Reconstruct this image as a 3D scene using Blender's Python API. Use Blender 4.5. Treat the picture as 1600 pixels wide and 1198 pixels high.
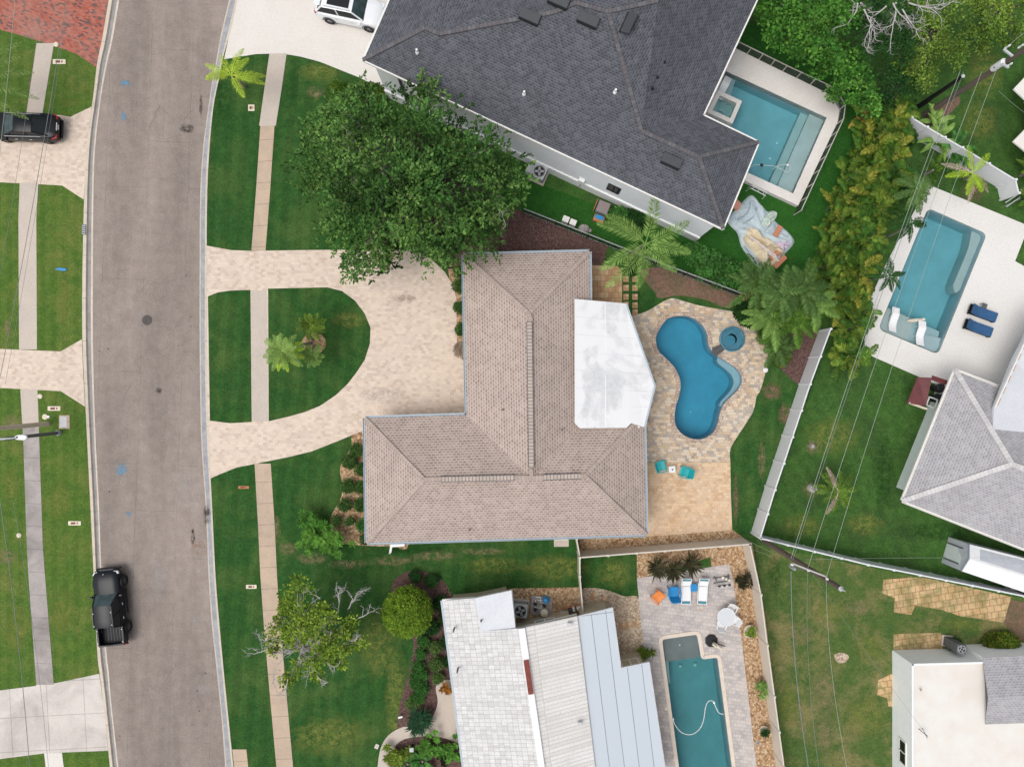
import bpy, math, random
import numpy as np
from mathutils import Vector, Matrix
from mathutils.geometry import tessellate_polygon

for o in list(bpy.data.objects): bpy.data.objects.remove(o)
SC = bpy.context.scene
COL = SC.collection
R = math.radians
S = 22.2222          # photo pixels per metre on the ground
H = 48.0             # camera height

# ------------------------------------------------------------ camera, sky, sun
cam = bpy.data.cameras.new('camera'); co = bpy.data.objects.new('camera', cam); COL.objects.link(co)
co.location = (0, 0, H); cam.lens = 24; cam.sensor_width = 36; cam.clip_end = 2000
SC.camera = co
w = bpy.data.worlds.new('World'); SC.world = w; w.use_nodes = True
nt = w.node_tree; bg = nt.nodes['Background']
sky = nt.nodes.new('ShaderNodeTexSky'); sky.sky_type = 'NISHITA'; sky.sun_disc = False
sky.sun_elevation = R(64); sky.sun_rotation = R(245); sky.air_density = 1.0; sky.dust_density = 4.0
hs = nt.nodes.new('ShaderNodeHueSaturation'); hs.inputs['Saturation'].default_value = 0.30
nt.links.new(sky.outputs[0], hs.inputs['Color']); nt.links.new(hs.outputs[0], bg.inputs[0])
bg.inputs[1].default_value = 0.15
sl = bpy.data.lights.new('sun', 'SUN'); sl.energy = .85; sl.angle = R(35); sl.color = (1, .965, .91)
so = bpy.data.objects.new('sun', sl); COL.objects.link(so)
_az = R(245); _el = R(64)
_d = Vector((math.sin(_az)*math.cos(_el), math.cos(_az)*math.cos(_el), math.sin(_el)))
so.rotation_euler = _d.to_track_quat('Z', 'Y').to_euler(); so.location = (20, 20, 60)
SC.view_settings.view_transform = 'Standard'; SC.view_settings.look = 'None'
SC.view_settings.exposure = 0.14; SC.view_settings.gamma = 1
SC.render.resolution_x = 1024; SC.render.resolution_y = 766
SC.cycles.transparent_max_bounces = 16

# ------------------------------------------------------------ helpers
def W(px, py, z=0.0):
    k = (H-z)/H
    return Vector(((px-800)/S*k, (599-py)/S*k, z))
def G(px, py, z=0.0):           # ground point under a photo pixel, lifted to z
    return Vector(((px-800)/S, (599-py)/S, z))
def WL(pts, z=0.0): return [W(x, y, z) for x, y in pts]

def tag(o, label=None, cat=None, group=None, kind=None):
    if label: o['label'] = label
    if cat: o['category'] = cat
    if group: o['group'] = group
    if kind: o['kind'] = kind
    return o
def T(name, label, cat, loc=(0, 0, 0), rz=0, group=None):
    o = bpy.data.objects.new(name, None); COL.objects.link(o)
    o.location = loc; o.rotation_euler = (0, 0, rz); o.empty_display_size = .3
    return tag(o, label, cat, group)

class MB:
    def __init__(s): s.v = []; s.f = []; s.uv = []
    def add(s, vs, fs, uvs=None):
        b = len(s.v); s.v += [tuple(v) for v in vs]
        for i, f in enumerate(fs):
            s.f.append([b+j for j in f])
            s.uv.append(uvs[i] if uvs else [(0, 0)]*len(f))
        return s
    def box(s, c, d, rz=0, ry=0, rx=0):
        m = Matrix.Translation(Vector(c)) @ Matrix.Rotation(rz, 4, 'Z') @ Matrix.Rotation(ry, 4, 'Y') @ Matrix.Rotation(rx, 4, 'X')
        vs = [m @ Vector((x*d[0]/2, y*d[1]/2, z*d[2]/2)) for x in (-1, 1) for y in (-1, 1) for z in (-1, 1)]
        return s.add(vs, [(0, 1, 3, 2), (4, 6, 7, 5), (0, 4, 5, 1), (2, 3, 7, 6), (0, 2, 6, 4), (1, 5, 7, 3)])
    def bar(s, a, b, wd, hg):       # box from a to b
        a = Vector(a); b = Vector(b); d = b-a; L = d.length
        if L < 1e-5: return s
        x = d/L; up = Vector((0, 0, 1)) if abs(x.z) < .95 else Vector((1, 0, 0))
        y = up.cross(x).normalized(); z = x.cross(y)
        vs = [p+y*i*wd/2+z*j*hg/2 for p in (a, b) for i in (-1, 1) for j in (-1, 1)]
        uv = [[(0, 0), (0, 1), (1, 1), (1, 0)]]*2
        uvl = [[(0, 0), (L, 0), (L, wd), (0, wd)]]*4
        return s.add(vs, [(0, 1, 3, 2), (4, 6, 7, 5), (0, 4, 5, 1), (2, 3, 7, 6), (0, 2, 6, 4), (1, 5, 7, 3)], uv+uvl)
    def tube(s, path, rad, seg=6, cap=True):
        path = [Vector(p) for p in path]; n = len(path)
        if not hasattr(rad, '__len__'): rad = [rad]*n
        vs = []
        for i, p in enumerate(path):
            t = (path[min(i+1, n-1)]-path[max(i-1, 0)]).normalized()
            up = Vector((0, 0, 1)) if abs(t.z) < .9 else Vector((1, 0, 0))
            a = t.cross(up).normalized(); b = t.cross(a)
            for k in range(seg):
                an = 2*math.pi*k/seg
                vs.append(p+(a*math.cos(an)+b*math.sin(an))*rad[i])
        fs = [(i*seg+k, i*seg+(k+1) % seg, (i+1)*seg+(k+1) % seg, (i+1)*seg+k) for i in range(n-1) for k in range(seg)]
        if cap: fs += [tuple(range(seg)), tuple(reversed(range((n-1)*seg, n*seg)))]
        return s.add(vs, fs)
    def lathe(s, prof, c=(0, 0, 0), seg=24, sx=1, sy=1):
        c = Vector(c); vs = []; n = len(prof)
        for r, z in prof:
            for k in range(seg):
                an = 2*math.pi*k/seg; vs.append(c+Vector((r*sx*math.cos(an), r*sy*math.sin(an), z)))
        fs = [(i*seg+k, i*seg+(k+1) % seg, (i+1)*seg+(k+1) % seg, (i+1)*seg+k) for i in range(n-1) for k in range(seg)]
        fs += [tuple(reversed(range(seg))), tuple(range((n-1)*seg, n*seg))]
        return s.add(vs, fs)
    def sheet(s, pts, holes=()):     # triangulated flat polygon, facing up
        loops = [[Vector(p) for p in pts]]+[[Vector(p) for p in h] for h in holes]
        flat = [p for l in loops for p in l]; tris = tessellate_polygon(loops)
        fs = []
        for t in tris:
            a, b, c = (flat[i] for i in t)
            fs.append(tuple(t) if (b-a).cross(c-a).z > 0 else (t[0], t[2], t[1]))
        return s.add(flat, fs)
    def prism(s, pts, z0, z1, holes=()):
        up = lambda l, z: [Vector((p[0], p[1], z)) for p in l]
        s.sheet(up(pts, z1), [up(h, z1) for h in holes])
        b = MB().sheet(up(pts, z0), [up(h, z0) for h in holes]); s.add(b.v, [tuple(reversed(f)) for f in b.f])
        for l in [pts]+list(holes):
            n = len(l); vs = up(l, z0)+up(l, z1)
            s.add(vs, [(i, (i+1) % n, n+(i+1) % n, n+i) for i in range(n)])
        return s
    def loft(s, secs, cap=True):
        n = len(secs[0]); vs = [p for sec in secs for p in sec]
        fs = [(i*n+k, i*n+(k+1) % n, (i+1)*n+(k+1) % n, (i+1)*n+k) for i in range(len(secs)-1) for k in range(n)]
        if cap: fs += [tuple(reversed(range(n))), tuple(range((len(secs)-1)*n, len(secs)*n))]
        return s.add(vs, fs)
    def build(s, name, mat, parent=None, org=None, bev=0, smooth=0, label=None, kind=None, fixn=True):
        me = bpy.data.meshes.new(name)
        o0 = Vector(org) if org is not None else Vector((0, 0, 0))
        me.from_pydata([tuple(Vector(v)-o0) for v in s.v], [], s.f)
        ul = me.uv_layers.new(name='UVMap')
        flat = [c for u in s.uv for p in u for c in p]
        if len(flat) == 2*len(me.loops): ul.data.foreach_set('uv', flat)
        me.materials.append(mat)
        if fixn:
            import bmesh
            bm = bmesh.new(); bm.from_mesh(me); bmesh.ops.remove_doubles(bm, verts=bm.verts[:], dist=1e-5); bmesh.ops.recalc_face_normals(bm, faces=bm.faces[:]); bm.to_mesh(me); bm.free()
        me.update()
        if smooth:
            me.polygons.foreach_set('use_smooth', [True]*len(me.polygons)); me.set_sharp_from_angle(angle=R(smooth))
        o = bpy.data.objects.new(name, me); COL.objects.link(o)
        if parent: o.parent = parent
        elif org is not None: o.location = org
        if bev:
            b = o.modifiers.new('bevel', 'BEVEL'); b.width = bev; b.segments = 2; b.limit_method = 'ANGLE'
        if label: o['label'] = label
        if kind: o['kind'] = kind
        return o

def ccw(p):
    a = sum(p[i-1][0]*p[i][1]-p[i][0]*p[i-1][1] for i in range(len(p)))
    return list(p) if a > 0 else list(reversed(p))
def sm(pts, closed=True, n=5):
    N = len(pts); out = []
    rng = range(N) if closed else range(N-1)
    g = (lambda i: pts[i % N]) if closed else (lambda i: pts[max(0, min(N-1, i))])
    for i in rng:
        a, b, c, d = g(i-1), g(i), g(i+1), g(i+2)
        for k in range(n):
            t = k/n
            out.append(tuple(.5*(2*b[j]+(c[j]-a[j])*t+(2*a[j]-5*b[j]+4*c[j]-d[j])*t*t+(3*b[j]-a[j]-3*c[j]+d[j])*t**3) for j in range(len(b))))
    if not closed: out.append(tuple(pts[-1]))
    return out
def offset(p, d):          # outward offset for a polygon in metres
    p = ccw([Vector((q[0], q[1])) for q in p]); n = len(p); out = []
    for i in range(n):
        a = (p[i]-p[i-1]); b = (p[(i+1) % n]-p[i])
        if a.length < 1e-6 or b.length < 1e-6: out.append(p[i].copy()); continue
        a.normalize(); b.normalize()
        na = Vector((a.y, -a.x)); nb = Vector((b.y, -b.x)); m = na+nb
        if m.length < 1e-4: m = na
        m.normalize(); c = max(.35, m.dot(na)); out.append(p[i]+m*(d/c))
    return [Vector((q.x, q.y, 0)) for q in out]
def struct(name, mb, mat, kind='structure', **k):
    o = mb.build(name, mat, **k); o['kind'] = kind; return o
def flat(name, pts, z, mat, holes=(), kind='structure'):
    return struct(name, MB().sheet([G(x, y, z) for x, y in pts], [[Vector((p[0], p[1], z)) for p in h] for h in holes]), mat, kind, fixn=False)

# ------------------------------------------------------------ materials
class Nd:
    def __init__(s, name):
        s.m = bpy.data.materials.new(name); s.m.use_nodes = True; s.t = s.m.node_tree
        s.b = s.t.nodes['Principled BSDF']; s.out = s.t.nodes['Material Output']; s._c = {}
    def n(s, typ, ins=None, **kw):
        nd = s.t.nodes.new('ShaderNode'+typ)
        for k, v in kw.items(): setattr(nd, k, v)
        for k, v in (ins or {}).items():
            if isinstance(v, bpy.types.NodeSocket): s.t.links.new(v, nd.inputs[k])
            else: nd.inputs[k].default_value = v
        return nd
    def l(s, a, b): s.t.links.new(a, b)
    def co(s, kind='Object'):
        if 'c' not in s._c: s._c['c'] = s.n('TexCoord')
        return s._c['c'].outputs[kind]
    def mapd(s, v, rot=0, sc=(1, 1, 1)):
        return s.n('Mapping', {'Vector': v, 'Rotation': (0, 0, rot), 'Scale': sc}).outputs[0]
    def noise(s, v, scale, detail=4, rough=.6, dist=0):
        return s.n('TexNoise', {'Vector': v, 'Scale': scale, 'Detail': detail, 'Roughness': rough, 'Distortion': dist}).outputs[0]
    def ramp(s, fac, stops):
        r = s.n('ValToRGB', {'Fac': fac}); e = r.color_ramp.elements
        while len(e) < len(stops): e.new(.5)
        for x, (p, c) in zip(e, stops): x.position = p; x.color = (*c, 1) if len(c) == 3 else c
        return r.outputs[0]
    def mix(s, fac, a, b, mode='MIX'):
        q = lambda c: (*c, 1) if isinstance(c, tuple) and len(c) == 3 else c
        return s.n('MixRGB', {'Fac': fac, 'Color1': q(a), 'Color2': q(b)}, blend_type=mode).outputs[0]
    def math(s, op, a, b=0.0, cl=False):
        return s.n('Math', {0: a, 1: b}, operation=op, use_clamp=cl).outputs[0]
    def bump(s, h, st=.3, dist=.02):
        s.l(s.n('Bump', {'Height': h, 'Strength': st, 'Distance': dist}).outputs[0], s.b.inputs['Normal'])
    def done(s, col, rough=.85, spec=.3, metal=0):
        if isinstance(col, bpy.types.NodeSocket): s.l(col, s.b.inputs['Base Color'])
        else: s.b.inputs['Base Color'].default_value = (*col, 1)
        if isinstance(rough, bpy.types.NodeSocket): s.l(rough, s.b.inputs['Roughness'])
        else: s.b.inputs['Roughness'].default_value = rough
        s.b.inputs['Specular IOR Level'].default_value = spec; s.b.inputs['Metallic'].default_value = metal
        return s.m
def g(v): return (v, v, v)
def plain(name, c, rough=.6, spec=.4, metal=0, var=.12, scale=3, bump=0):
    d = Nd(name); v = d.co()
    n = d.noise(v, scale, 5)
    col = d.mix(1, c, d.ramp(n, [(.3, g(1-var)), (.7, g(1+var*.4))]), 'MULTIPLY')
    if bump: d.bump(d.noise(v, scale*8, 3), bump)
    return d.done(col, rough, spec, metal)
def grass(name, a, b, c, stripe=0, rot=0, sw=.55, patch=.5, pscale=.28):
    d = Nd(name); v = d.co()
    big = d.noise(v, pscale, 6, .72, .3); mid = d.noise(v, 1.6, 7, .8); fine = d.noise(v, 16, 2, .8); mf = d.noise(v, 6, 3, .75)
    col = d.mix(d.ramp(mid, [(.35, g(0)), (.68, g(1))]), a, b)
    col = d.mix(d.math('MULTIPLY', d.ramp(big, [(.46, g(0)), (.66, g(1))]), patch), col, c)
    if stripe:
        wv = d.n('TexWave', {'Vector': d.mapd(v, rot), 'Scale': sw, 'Distortion': 1.2, 'Detail': 1.0, 'Detail Scale': .4}).outputs['Fac']
        col = d.mix(stripe, col, d.mix(1, col, d.ramp(wv, [(.3, g(.62)), (.7, g(1.35))]), 'MULTIPLY'))
    col = d.mix(.75, col, d.mix(1, col, d.ramp(fine, [(.3, g(.55)), (.7, g(1.45))]), 'MULTIPLY'))
    col = d.mix(.6, col, d.mix(1, col, d.ramp(mf, [(.35, g(.68)), (.65, g(1.32))]), 'MULTIPLY'))
    d.bump(fine, .8, .06)
    return d.done(col, .95, .15)
def cell(d, v, bw, bh):
    sp = d.n('SeparateXYZ', {0: v})
    r = d.math('FLOOR', d.math('DIVIDE', sp.outputs[1], bh))
    u = d.math('FLOOR', d.math('ADD', d.math('DIVIDE', sp.outputs[0], bw), d.math('MULTIPLY', d.math('FLOORED_MODULO', r, 2.0), .5)))
    wn = d.n('TexWhiteNoise', {'Vector': d.n('CombineXYZ', {0: u, 1: r}).outputs[0]}, noise_dimensions='2D')
    return wn.outputs['Value']
def tiles(name, cols, bw, bh, mort=.012, mcol=.6, rot=0, coord='Object', patch=None, pfac=.4, rough=.85, off=.5, fine=.25, pscale=.4, bump=.25, spec=.25):
    d = Nd(name); v = d.mapd(d.co(coord), rot)
    r = cell(d, v, bw, bh); n = len(cols)
    ramp = d.n('ValToRGB', {'Fac': r}); ramp.color_ramp.interpolation = 'CONSTANT'; e = ramp.color_ramp.elements
    while len(e) < n: e.new(.5)
    for i in range(n): e[i].position = i/n; e[i].color = (*cols[i], 1)
    col = ramp.outputs[0]
    br = d.n('TexBrick', {'Vector': v, 'Scale': 1.0, 'Mortar Size': mort, 'Mortar Smooth': .3, 'Brick Width': bw, 'Row Height': bh}, offset=off).outputs['Fac']
    col = d.mix(br, col, d.mix(1, col, g(mcol), 'MULTIPLY'))
    if patch: col = d.mix(d.math('MULTIPLY', d.ramp(d.noise(v, pscale, 6, .65, .5), [(.42, g(0)), (.68, g(1))]), pfac), col, patch)
    fn = d.noise(v, 9, 4, .7)
    col = d.mix(fine, col, d.mix(1, col, d.ramp(fn, [(.3, g(.6)), (.7, g(1.35))]), 'MULTIPLY'))
    d.bump(d.math('SUBTRACT', fn, br), bump, .02)
    return d.done(col, rough, spec)
def dashroof(name, base, alt, dark, bw, bh):
    d = Nd(name); v = d.co('UV'); sp = d.n('SeparateXYZ', {0: v}); X = d.math('DIVIDE', sp.outputs[0], bw); Y = d.math('DIVIDE', sp.outputs[1], bh)
    row = d.math('FLOOR', Y); xs = d.math('ADD', X, d.math('MULTIPLY', d.math('FLOORED_MODULO', row, 2.0), .5))
    wn = d.n('TexWhiteNoise', {'Vector': d.n('CombineXYZ', {0: d.math('FLOOR', xs), 1: row}).outputs[0]}, noise_dimensions='2D').outputs['Value']
    fx = d.math('ABSOLUTE', d.math('SUBTRACT', d.math('FRACT', xs), .5)); fy = d.math('FRACT', Y)
    dash = d.math('MULTIPLY', d.math('LESS_THAN', fx, .34), d.math('LESS_THAN', fy, .42))
    col = d.mix(wn, base, alt)
    col = d.mix(d.math('MULTIPLY', dash, d.math('ADD', d.math('MULTIPLY', wn, .45), .42)), col, dark)
    pt = d.noise(d.co(), .5, 6, .65, .5); col = d.mix(.5, col, d.mix(1, col, d.ramp(pt, [(.35, g(.84)), (.65, g(1.1))]), 'MULTIPLY'))
    fn = d.noise(d.co(), 8, 4, .7); col = d.mix(.3, col, d.mix(1, col, d.ramp(fn, [(.3, g(.7)), (.7, g(1.25))]), 'MULTIPLY'))
    d.bump(d.math('SUBTRACT', fn, dash), .25, .02)
    return d.done(col, .88, .2)
def mottle(name, cols, scale, rough=.9, big=None, bfac=.4, bscale=.3, bump=.3, vor=False, spec=.2):
    d = Nd(name); v = d.co()
    if vor:
        n = d.n('TexVoronoi', {'Vector': v, 'Scale': scale}); sp = d.n('SeparateColor', {0: n.outputs['Color']}).outputs[0]; hgt = n.outputs['Distance']
    else: sp = d.noise(v, scale, 6, .7); hgt = sp
    k = len(cols)
    st = [((i/(k-1))*(.9 if vor else .5)+(.05 if vor else .25), c) for i, c in enumerate(cols)]
    col = d.ramp(sp, st)
    if vor: col = d.mix(.6, col, d.mix(1, col, d.ramp(hgt, [(.0, g(1.25)), (.6, g(.45))]), 'MULTIPLY'))
    if big: col = d.mix(d.math('MULTIPLY', d.ramp(d.noise(v, bscale, 5, .65, .6), [(.42, g(0)), (.66, g(1))]), bfac), col, big)
    d.bump(hgt, bump, .03)
    return d.done(col, rough, spec)
def concrete(name, base, stain, sfac=.5, sc=.35, joints=None):
    d = Nd(name); v = d.co()
    col = d.mix(d.math('MULTIPLY', d.ramp(d.noise(v, sc, 7, .65, .8), [(.4, g(0)), (.7, g(1))]), sfac), base, stain)
    f = d.noise(v, 7, 5, .75)
    col = d.mix(.5, col, d.mix(1, col, d.ramp(f, [(.3, g(.8)), (.7, g(1.12))]), 'MULTIPLY'))
    if joints:
        br = d.n('TexBrick', {'Vector': d.mapd(v, joints[2]), 'Scale': 1.0, 'Mortar Size': .02, 'Brick Width': joints[0], 'Row Height': joints[1]}, offset=0.0).outputs['Fac']
        col = d.mix(br, col, d.mix(1, col, g(.62), 'MULTIPLY'))
    d.bump(f, .2)
    return d.done(col, .85, .25)
def leaf(name, a, b, c, nscale=.9, rough=.55, dark=.55):
    d = Nd(name); geo = d.n('NewGeometry'); rp = geo.outputs['Random Per Island']
    ti = d.n('Attribute', attribute_name='tint').outputs['Fac']
    col = d.ramp(d.math('ADD', d.math('MULTIPLY', rp, .45), d.math('MULTIPLY', ti, .55)), [(.05, a), (.5, b), (.95, c)])
    n = d.noise(d.co(), nscale, 3)
    col = d.mix(1, col, d.ramp(n, [(.35, g(dark)), (.62, g(1.2))]), 'MULTIPLY')
    d.done(col, max(rough, .62), .15)
    tr = d.n('BsdfTranslucent', {'Color': d.mix(1, col, (1.1, 1.3, .5), 'MULTIPLY')}); mx = d.n('MixShader', {0: .12})
    d.l(d.b.outputs[0], mx.inputs[1]); d.l(tr.outputs[0], mx.inputs[2]); d.l(mx.outputs[0], d.out.inputs[0])
    return d.m
def water(name, absorb, dens, ripple=.15):
    d = Nd(name); v = d.co()
    tr = d.n('BsdfTransparent'); gl = d.n('BsdfGlossy', {'Roughness': .03}); fr = d.n('Fresnel', {'IOR': 1.33})
    bp = d.n('Bump', {'Height': d.noise(v, 2.2, 4, .6, .8), 'Strength': ripple, 'Distance': .06})
    d.l(bp.outputs[0], gl.inputs['Normal']); d.l(bp.outputs[0], fr.inputs['Normal'])
    mx = d.n('MixShader', {0: fr.outputs[0]}); d.l(tr.outputs[0], mx.inputs[1]); d.l(gl.outputs[0], mx.inputs[2])
    d.l(mx.outputs[0], d.out.inputs[0])
    va = d.n('VolumeAbsorption', {'Color': (*absorb, 1), 'Density': dens}); d.l(va.outputs[0], d.out.inputs['Volume'])
    return d.m
def asphalt():
    d = Nd('asphalt'); v = d.co()
    f = d.noise(v, 30, 3, .8); m = d.noise(v, 1.2, 6, .7); b = d.noise(d.mapd(v, 0, (1, .12, 1)), .5, 5, .6)
    col = d.mix(d.ramp(m, [(.3, g(0)), (.7, g(1))]), (.25, .208, .183), (.325, .275, .243))
    col = d.mix(.6, col, d.mix(1, col, d.ramp(b, [(.35, g(.72)), (.65, g(1.18))]), 'MULTIPLY'))
    col = d.mix(.8, col, d.mix(1, col, d.ramp(f, [(.35, g(.6)), (.65, g(1.42))]), 'MULTIPLY'))
    wv = d.mix(.18, v, d.n('TexNoise', {'Vector': v, 'Scale': .9, 'Detail': 5.0}).outputs['Color'], 'ADD')
    br = d.n('TexBrick', {'Vector': d.mapd(wv, R(-88)), 'Scale': 1.0, 'Mortar Size': .018, 'Mortar Smooth': .4, 'Brick Width': 6.5, 'Row Height': 2.9}).outputs['Fac']
    vo = d.n('TexVoronoi', {'Vector': wv, 'Scale': .45}, feature='DISTANCE_TO_EDGE').outputs['Distance']
    ck = d.math('ADD', d.math('MULTIPLY', br, d.ramp(d.noise(v, .5, 3), [(.40, g(.15)), (.6, g(1))])), d.math('MULTIPLY', d.ramp(vo, [(.0, g(.7)), (.012, g(0))]), d.ramp(d.noise(v, .35, 3), [(.5, g(0)), (.6, g(1))])), True)
    col = d.mix(d.math('MULTIPLY', ck, .42), col, (.07, .06, .055))
    d.bump(f, .4, .01)
    return d.done(col, .9, .2)

M = {}
M['asphalt'] = asphalt()
M['g_main'] = grass('lawn_grass_deep', (.019, .070, .016), (.040, .118, .024), (.10, .155, .04), .2, R(4), .30, .55, .3)
M['g_low'] = M['g_main']
M['g_left'] = grass('lawn_grass_yellowish', (.06, .13, .022), (.11, .185, .032), (.21, .21, .06), .15, 0, .4, .5, .4)
M['g_turf'] = grass('turf_vivid', (.020, .095, .014), (.036, .135, .020), (.022, .085, .015), 0, 0, .5, .5)
M['g_right'] = grass('lawn_grass_mid', (.035, .095, .020), (.075, .165, .034), (.04, .075, .024), .1, R(-25), .35, .7, .35)
M['g_dry'] = grass('lawn_grass_dry', (.055, .11, .028), (.11, .16, .04), (.28, .22, .10), 0, 0, .3, .75, .4)
M['pave'] = tiles('pavers_peach_tan', [(.68, .56, .46), (.63, .51, .42), (.72, .60, .50), (.65, .54, .455), (.58, .465, .38), (.69, .57, .46)], .28, .19, .008, .88, R(2), patch=(.76, .64, .52), pfac=.4, fine=.18)
M['pave_patio'] = tiles('pavers_patio_mixed', [(.60, .46, .32), (.50, .38, .27), (.66, .56, .44), (.36, .31, .27), (.55, .40, .26), (.68, .54, .38), (.44, .36, .30)], .27, .2, .012, .75, R(3), patch=(.62, .56, .48), pfac=.4)
M['pave_gold'] = tiles('pavers_patio_golden', [(.66, .46, .29), (.60, .41, .26), (.71, .53, .35), (.63, .46, .32), (.57, .38, .24), (.69, .49, .31)], .25, .2, .01, .82, R(1), patch=(.72, .56, .41), pfac=.45)
M['flag'] = tiles('flagstone_rust', [(.52, .33, .18), (.45, .27, .15), (.58, .40, .24)], .5, .4, .02, .6, 0)
M['flag_tan'] = tiles('slabs_tan', [(.55, .36, .18), (.60, .41, .22), (.50, .33, .17), (.63, .44, .24)], .5, .45, .03, .55, R(-9), patch=(.12, .15, .04), pfac=.85, pscale=.9)
M['brick_red'] = tiles('pavers_red_brick', [(.42, .13, .085), (.34, .10, .07), (.46, .17, .12), (.13, .09, .09), (.42, .15, .11), (.38, .12, .09)], .22, .11, .008, .7, R(20), patch=(.40, .24, .20), pfac=.5)
M['conc'] = concrete('concrete_walk', (.58, .50, .43), (.45, .40, .36), .5, .5)
M['conc_tan'] = concrete('concrete_walk_tan', (.56, .43, .32), (.36, .29, .23), .6, .6, (40, 1.5, R(-3)))
M['conc_grey'] = concrete('concrete_walk_grey', (.42, .38, .36), (.17, .15, .14), .7, .5, (40, 1.6, R(2)))
M['conc_white'] = concrete('concrete_white', (.74, .70, .65), (.65, .60, .54), .5, .3)
M['conc_drive'] = concrete('concrete_drive_stained', (.66, .61, .56), (.36, .32, .29), .65, .35, (2.6, 2.4, R(-3)))
M['deck_white'] = concrete('pool_deck_white', (.75, .73, .70), (.65, .61, .57), .4, .2)
M['deck_u'] = concrete('pool_deck_cream', (.76, .72, .68), (.62, .56, .50), .5, .4)
M['stamp'] = tiles('stamped_concrete_grey', [(.50, .46, .44), (.42, .39, .38), (.56, .51, .48), (.47, .43, .41)], .4, .25, .02, .75, R(7), patch=(.62, .54, .49), pfac=.5)
M['kerb'] = concrete('kerb_concrete', (.66, .57, .47), (.42, .38, .34), .55, 1.2, (50, 3.0, 0))
M['gutter_c'] = concrete('gutter_concrete_dirty', (.36, .35, .34), (.22, .2, .19), .7, .9)
M['gutter_b'] = concrete('gutter_concrete_bluish', (.30, .31, .33), (.46, .47, .49), .8, 1.3)
M['mulch'] = mottle('mulch_red_brown', [(.09, .05, .045), (.16, .09, .08), (.24, .15, .13)], 14, vor=True, big=(.12, .07, .06), bump=.8)
M['soil'] = mottle('soil_brown', [(.10, .065, .045), (.20, .12, .085), (.28, .18, .13)], 5, big=(.05, .09, .025), bfac=.5, bscale=.7)
M['gravel'] = mottle('river_gravel_orange', [(.32, .18, .09), (.55, .36, .20), (.70, .52, .34), (.45, .26, .13)], 8, vor=True, bump=.9)
M['gravel_pale'] = mottle('river_gravel_pale', [(.40, .29, .20), (.58, .44, .31), (.72, .60, .46)], 9, vor=True, bump=.9)
M['shingle_main'] = dashroof('roof_tiles_warm_tan_brown', (.50, .41, .36), (.44, .36, .315), (.19, .125, .105), .27, .175)
M['cap_main0'] = tiles('ridge_tiles_pinkish_brown', [(0.581, 0.462, 0.409), (0.528, 0.409, 0.363)], .22, 2, .03, .45, coord='UV', off=0)
M['cap_main'] = tiles('ridge_tiles_warm_tan', [(.46, .375, .33), (.42, .34, .295)], .22, 2, .02, .68, coord='UV', off=0)
M['vent_main'] = tiles('ridge_vent_rungs', [(.50, .42, .37), (.46, .39, .34)], .22, 2, .035, .5, coord='UV', off=0)
M['shingle_dark'] = dashroof('roof_shingles_charcoal', (.128, .134, .152), (.088, .092, .106), (.040, .042, .048), .25, .145)
M['cap_dark'] = tiles('ridge_shingles_charcoal', [(.145, .143, .152), (.115, .11, .118), (.13, .12, .125)], .25, 2, .03, .75, coord='UV', off=0)
M['shingle_grey'] = dashroof('roof_shingles_light_grey', (.45, .44, .45), (.38, .37, .385), (.25, .24, .25), .26, .16)
M['cap_grey'] = tiles('ridge_shingles_pale', [(.60, .58, .57), (.54, .52, .52)], .25, 2, .02, .8, coord='UV', off=0)
M['tile_white'] = tiles('roof_tiles_white_grid', [(.66, .65, .64), (.62, .61, .60), (.69, .68, .67), (.58, .57, .56)], .27, .38, .018, .68, coord='UV', off=0, patch=(.55, .54, .54), pfac=.4, fine=.4)
M['tile_white2'] = tiles('roof_tiles_white_rows', [(.77, .745, .71), (.73, .70, .66), (.80, .78, .75)], .25, 3.0, .03, .78, coord='UV', off=0, patch=(.60, .56, .52), pfac=.45, fine=.35)
M['metal_roof'] = tiles('roof_panels_pale_blue', [(.52, .57, .62), (.53, .58, .63)], 60, .98, .025, .35, coord='UV', off=0, patch=(.50, .55, .61), pfac=.3, rough=.5, fine=.08, bump=.05)
M['flat_white'] = mottle('roof_membrane_cream', [(.72, .67, .61), (.75, .72, .67), (.77, .75, .71)], 1.2, .7, big=(.68, .57, .47), bfac=.35, bscale=.3, bump=.05)
def lanai_mat():
    d = Nd('roof_membrane_white_stained'); v = d.co()
    n = d.noise(v, .3, 8, .6, .6); m = d.ramp(n, [(.46, g(0)), (.54, g(.8)), (.70, g(1))])
    s = d.noise(v, 4, 6, .75)
    col = d.mix(d.math('MULTIPLY', m, d.ramp(s, [(.3, g(.35)), (.7, g(1))])), (.76, .76, .76), (.50, .51, .52))
    return d.done(col, .6, .3)
M['lanai'] = lanai_mat()
M['panel_white'] = concrete('roof_panels_white', (.68, .70, .73), (.58, .60, .63), .5, .3)
M['vent_dk'] = plain('roof_vent_metal', (.05, .053, .062), .6)
M['wall_main'] = plain('stucco_beige', (.62, .55, .46), .9, bump=.2)
M['wall_blue'] = plain('stucco_pale_blue_white', (.80, .83, .86), .85, var=.05, bump=.1)
M['wall_tan'] = plain('stucco_tan', (.50, .43, .31), .9, bump=.2)
M['wall_white'] = plain('stucco_white', (.84, .86, .86), .85, var=.05)
M['wall_sage'] = plain('siding_pale_green_grey', (.74, .80, .77), .8, var=.05)
M['trim'] = plain('trim_white', (.80, .78, .74), .5, var=.06)
M['gut_blue'] = plain('gutter_blue_grey', (.42, .49, .54), .4, var=.1)
M['vinyl'] = plain('vinyl_white', (.74, .74, .76), .4, var=.04)
M['vinyl_tan'] = plain('vinyl_tan', (.64, .58, .50), .45, var=.06)
M['black'] = plain('metal_black', (.012, .012, .014), .4, var=.1)
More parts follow.
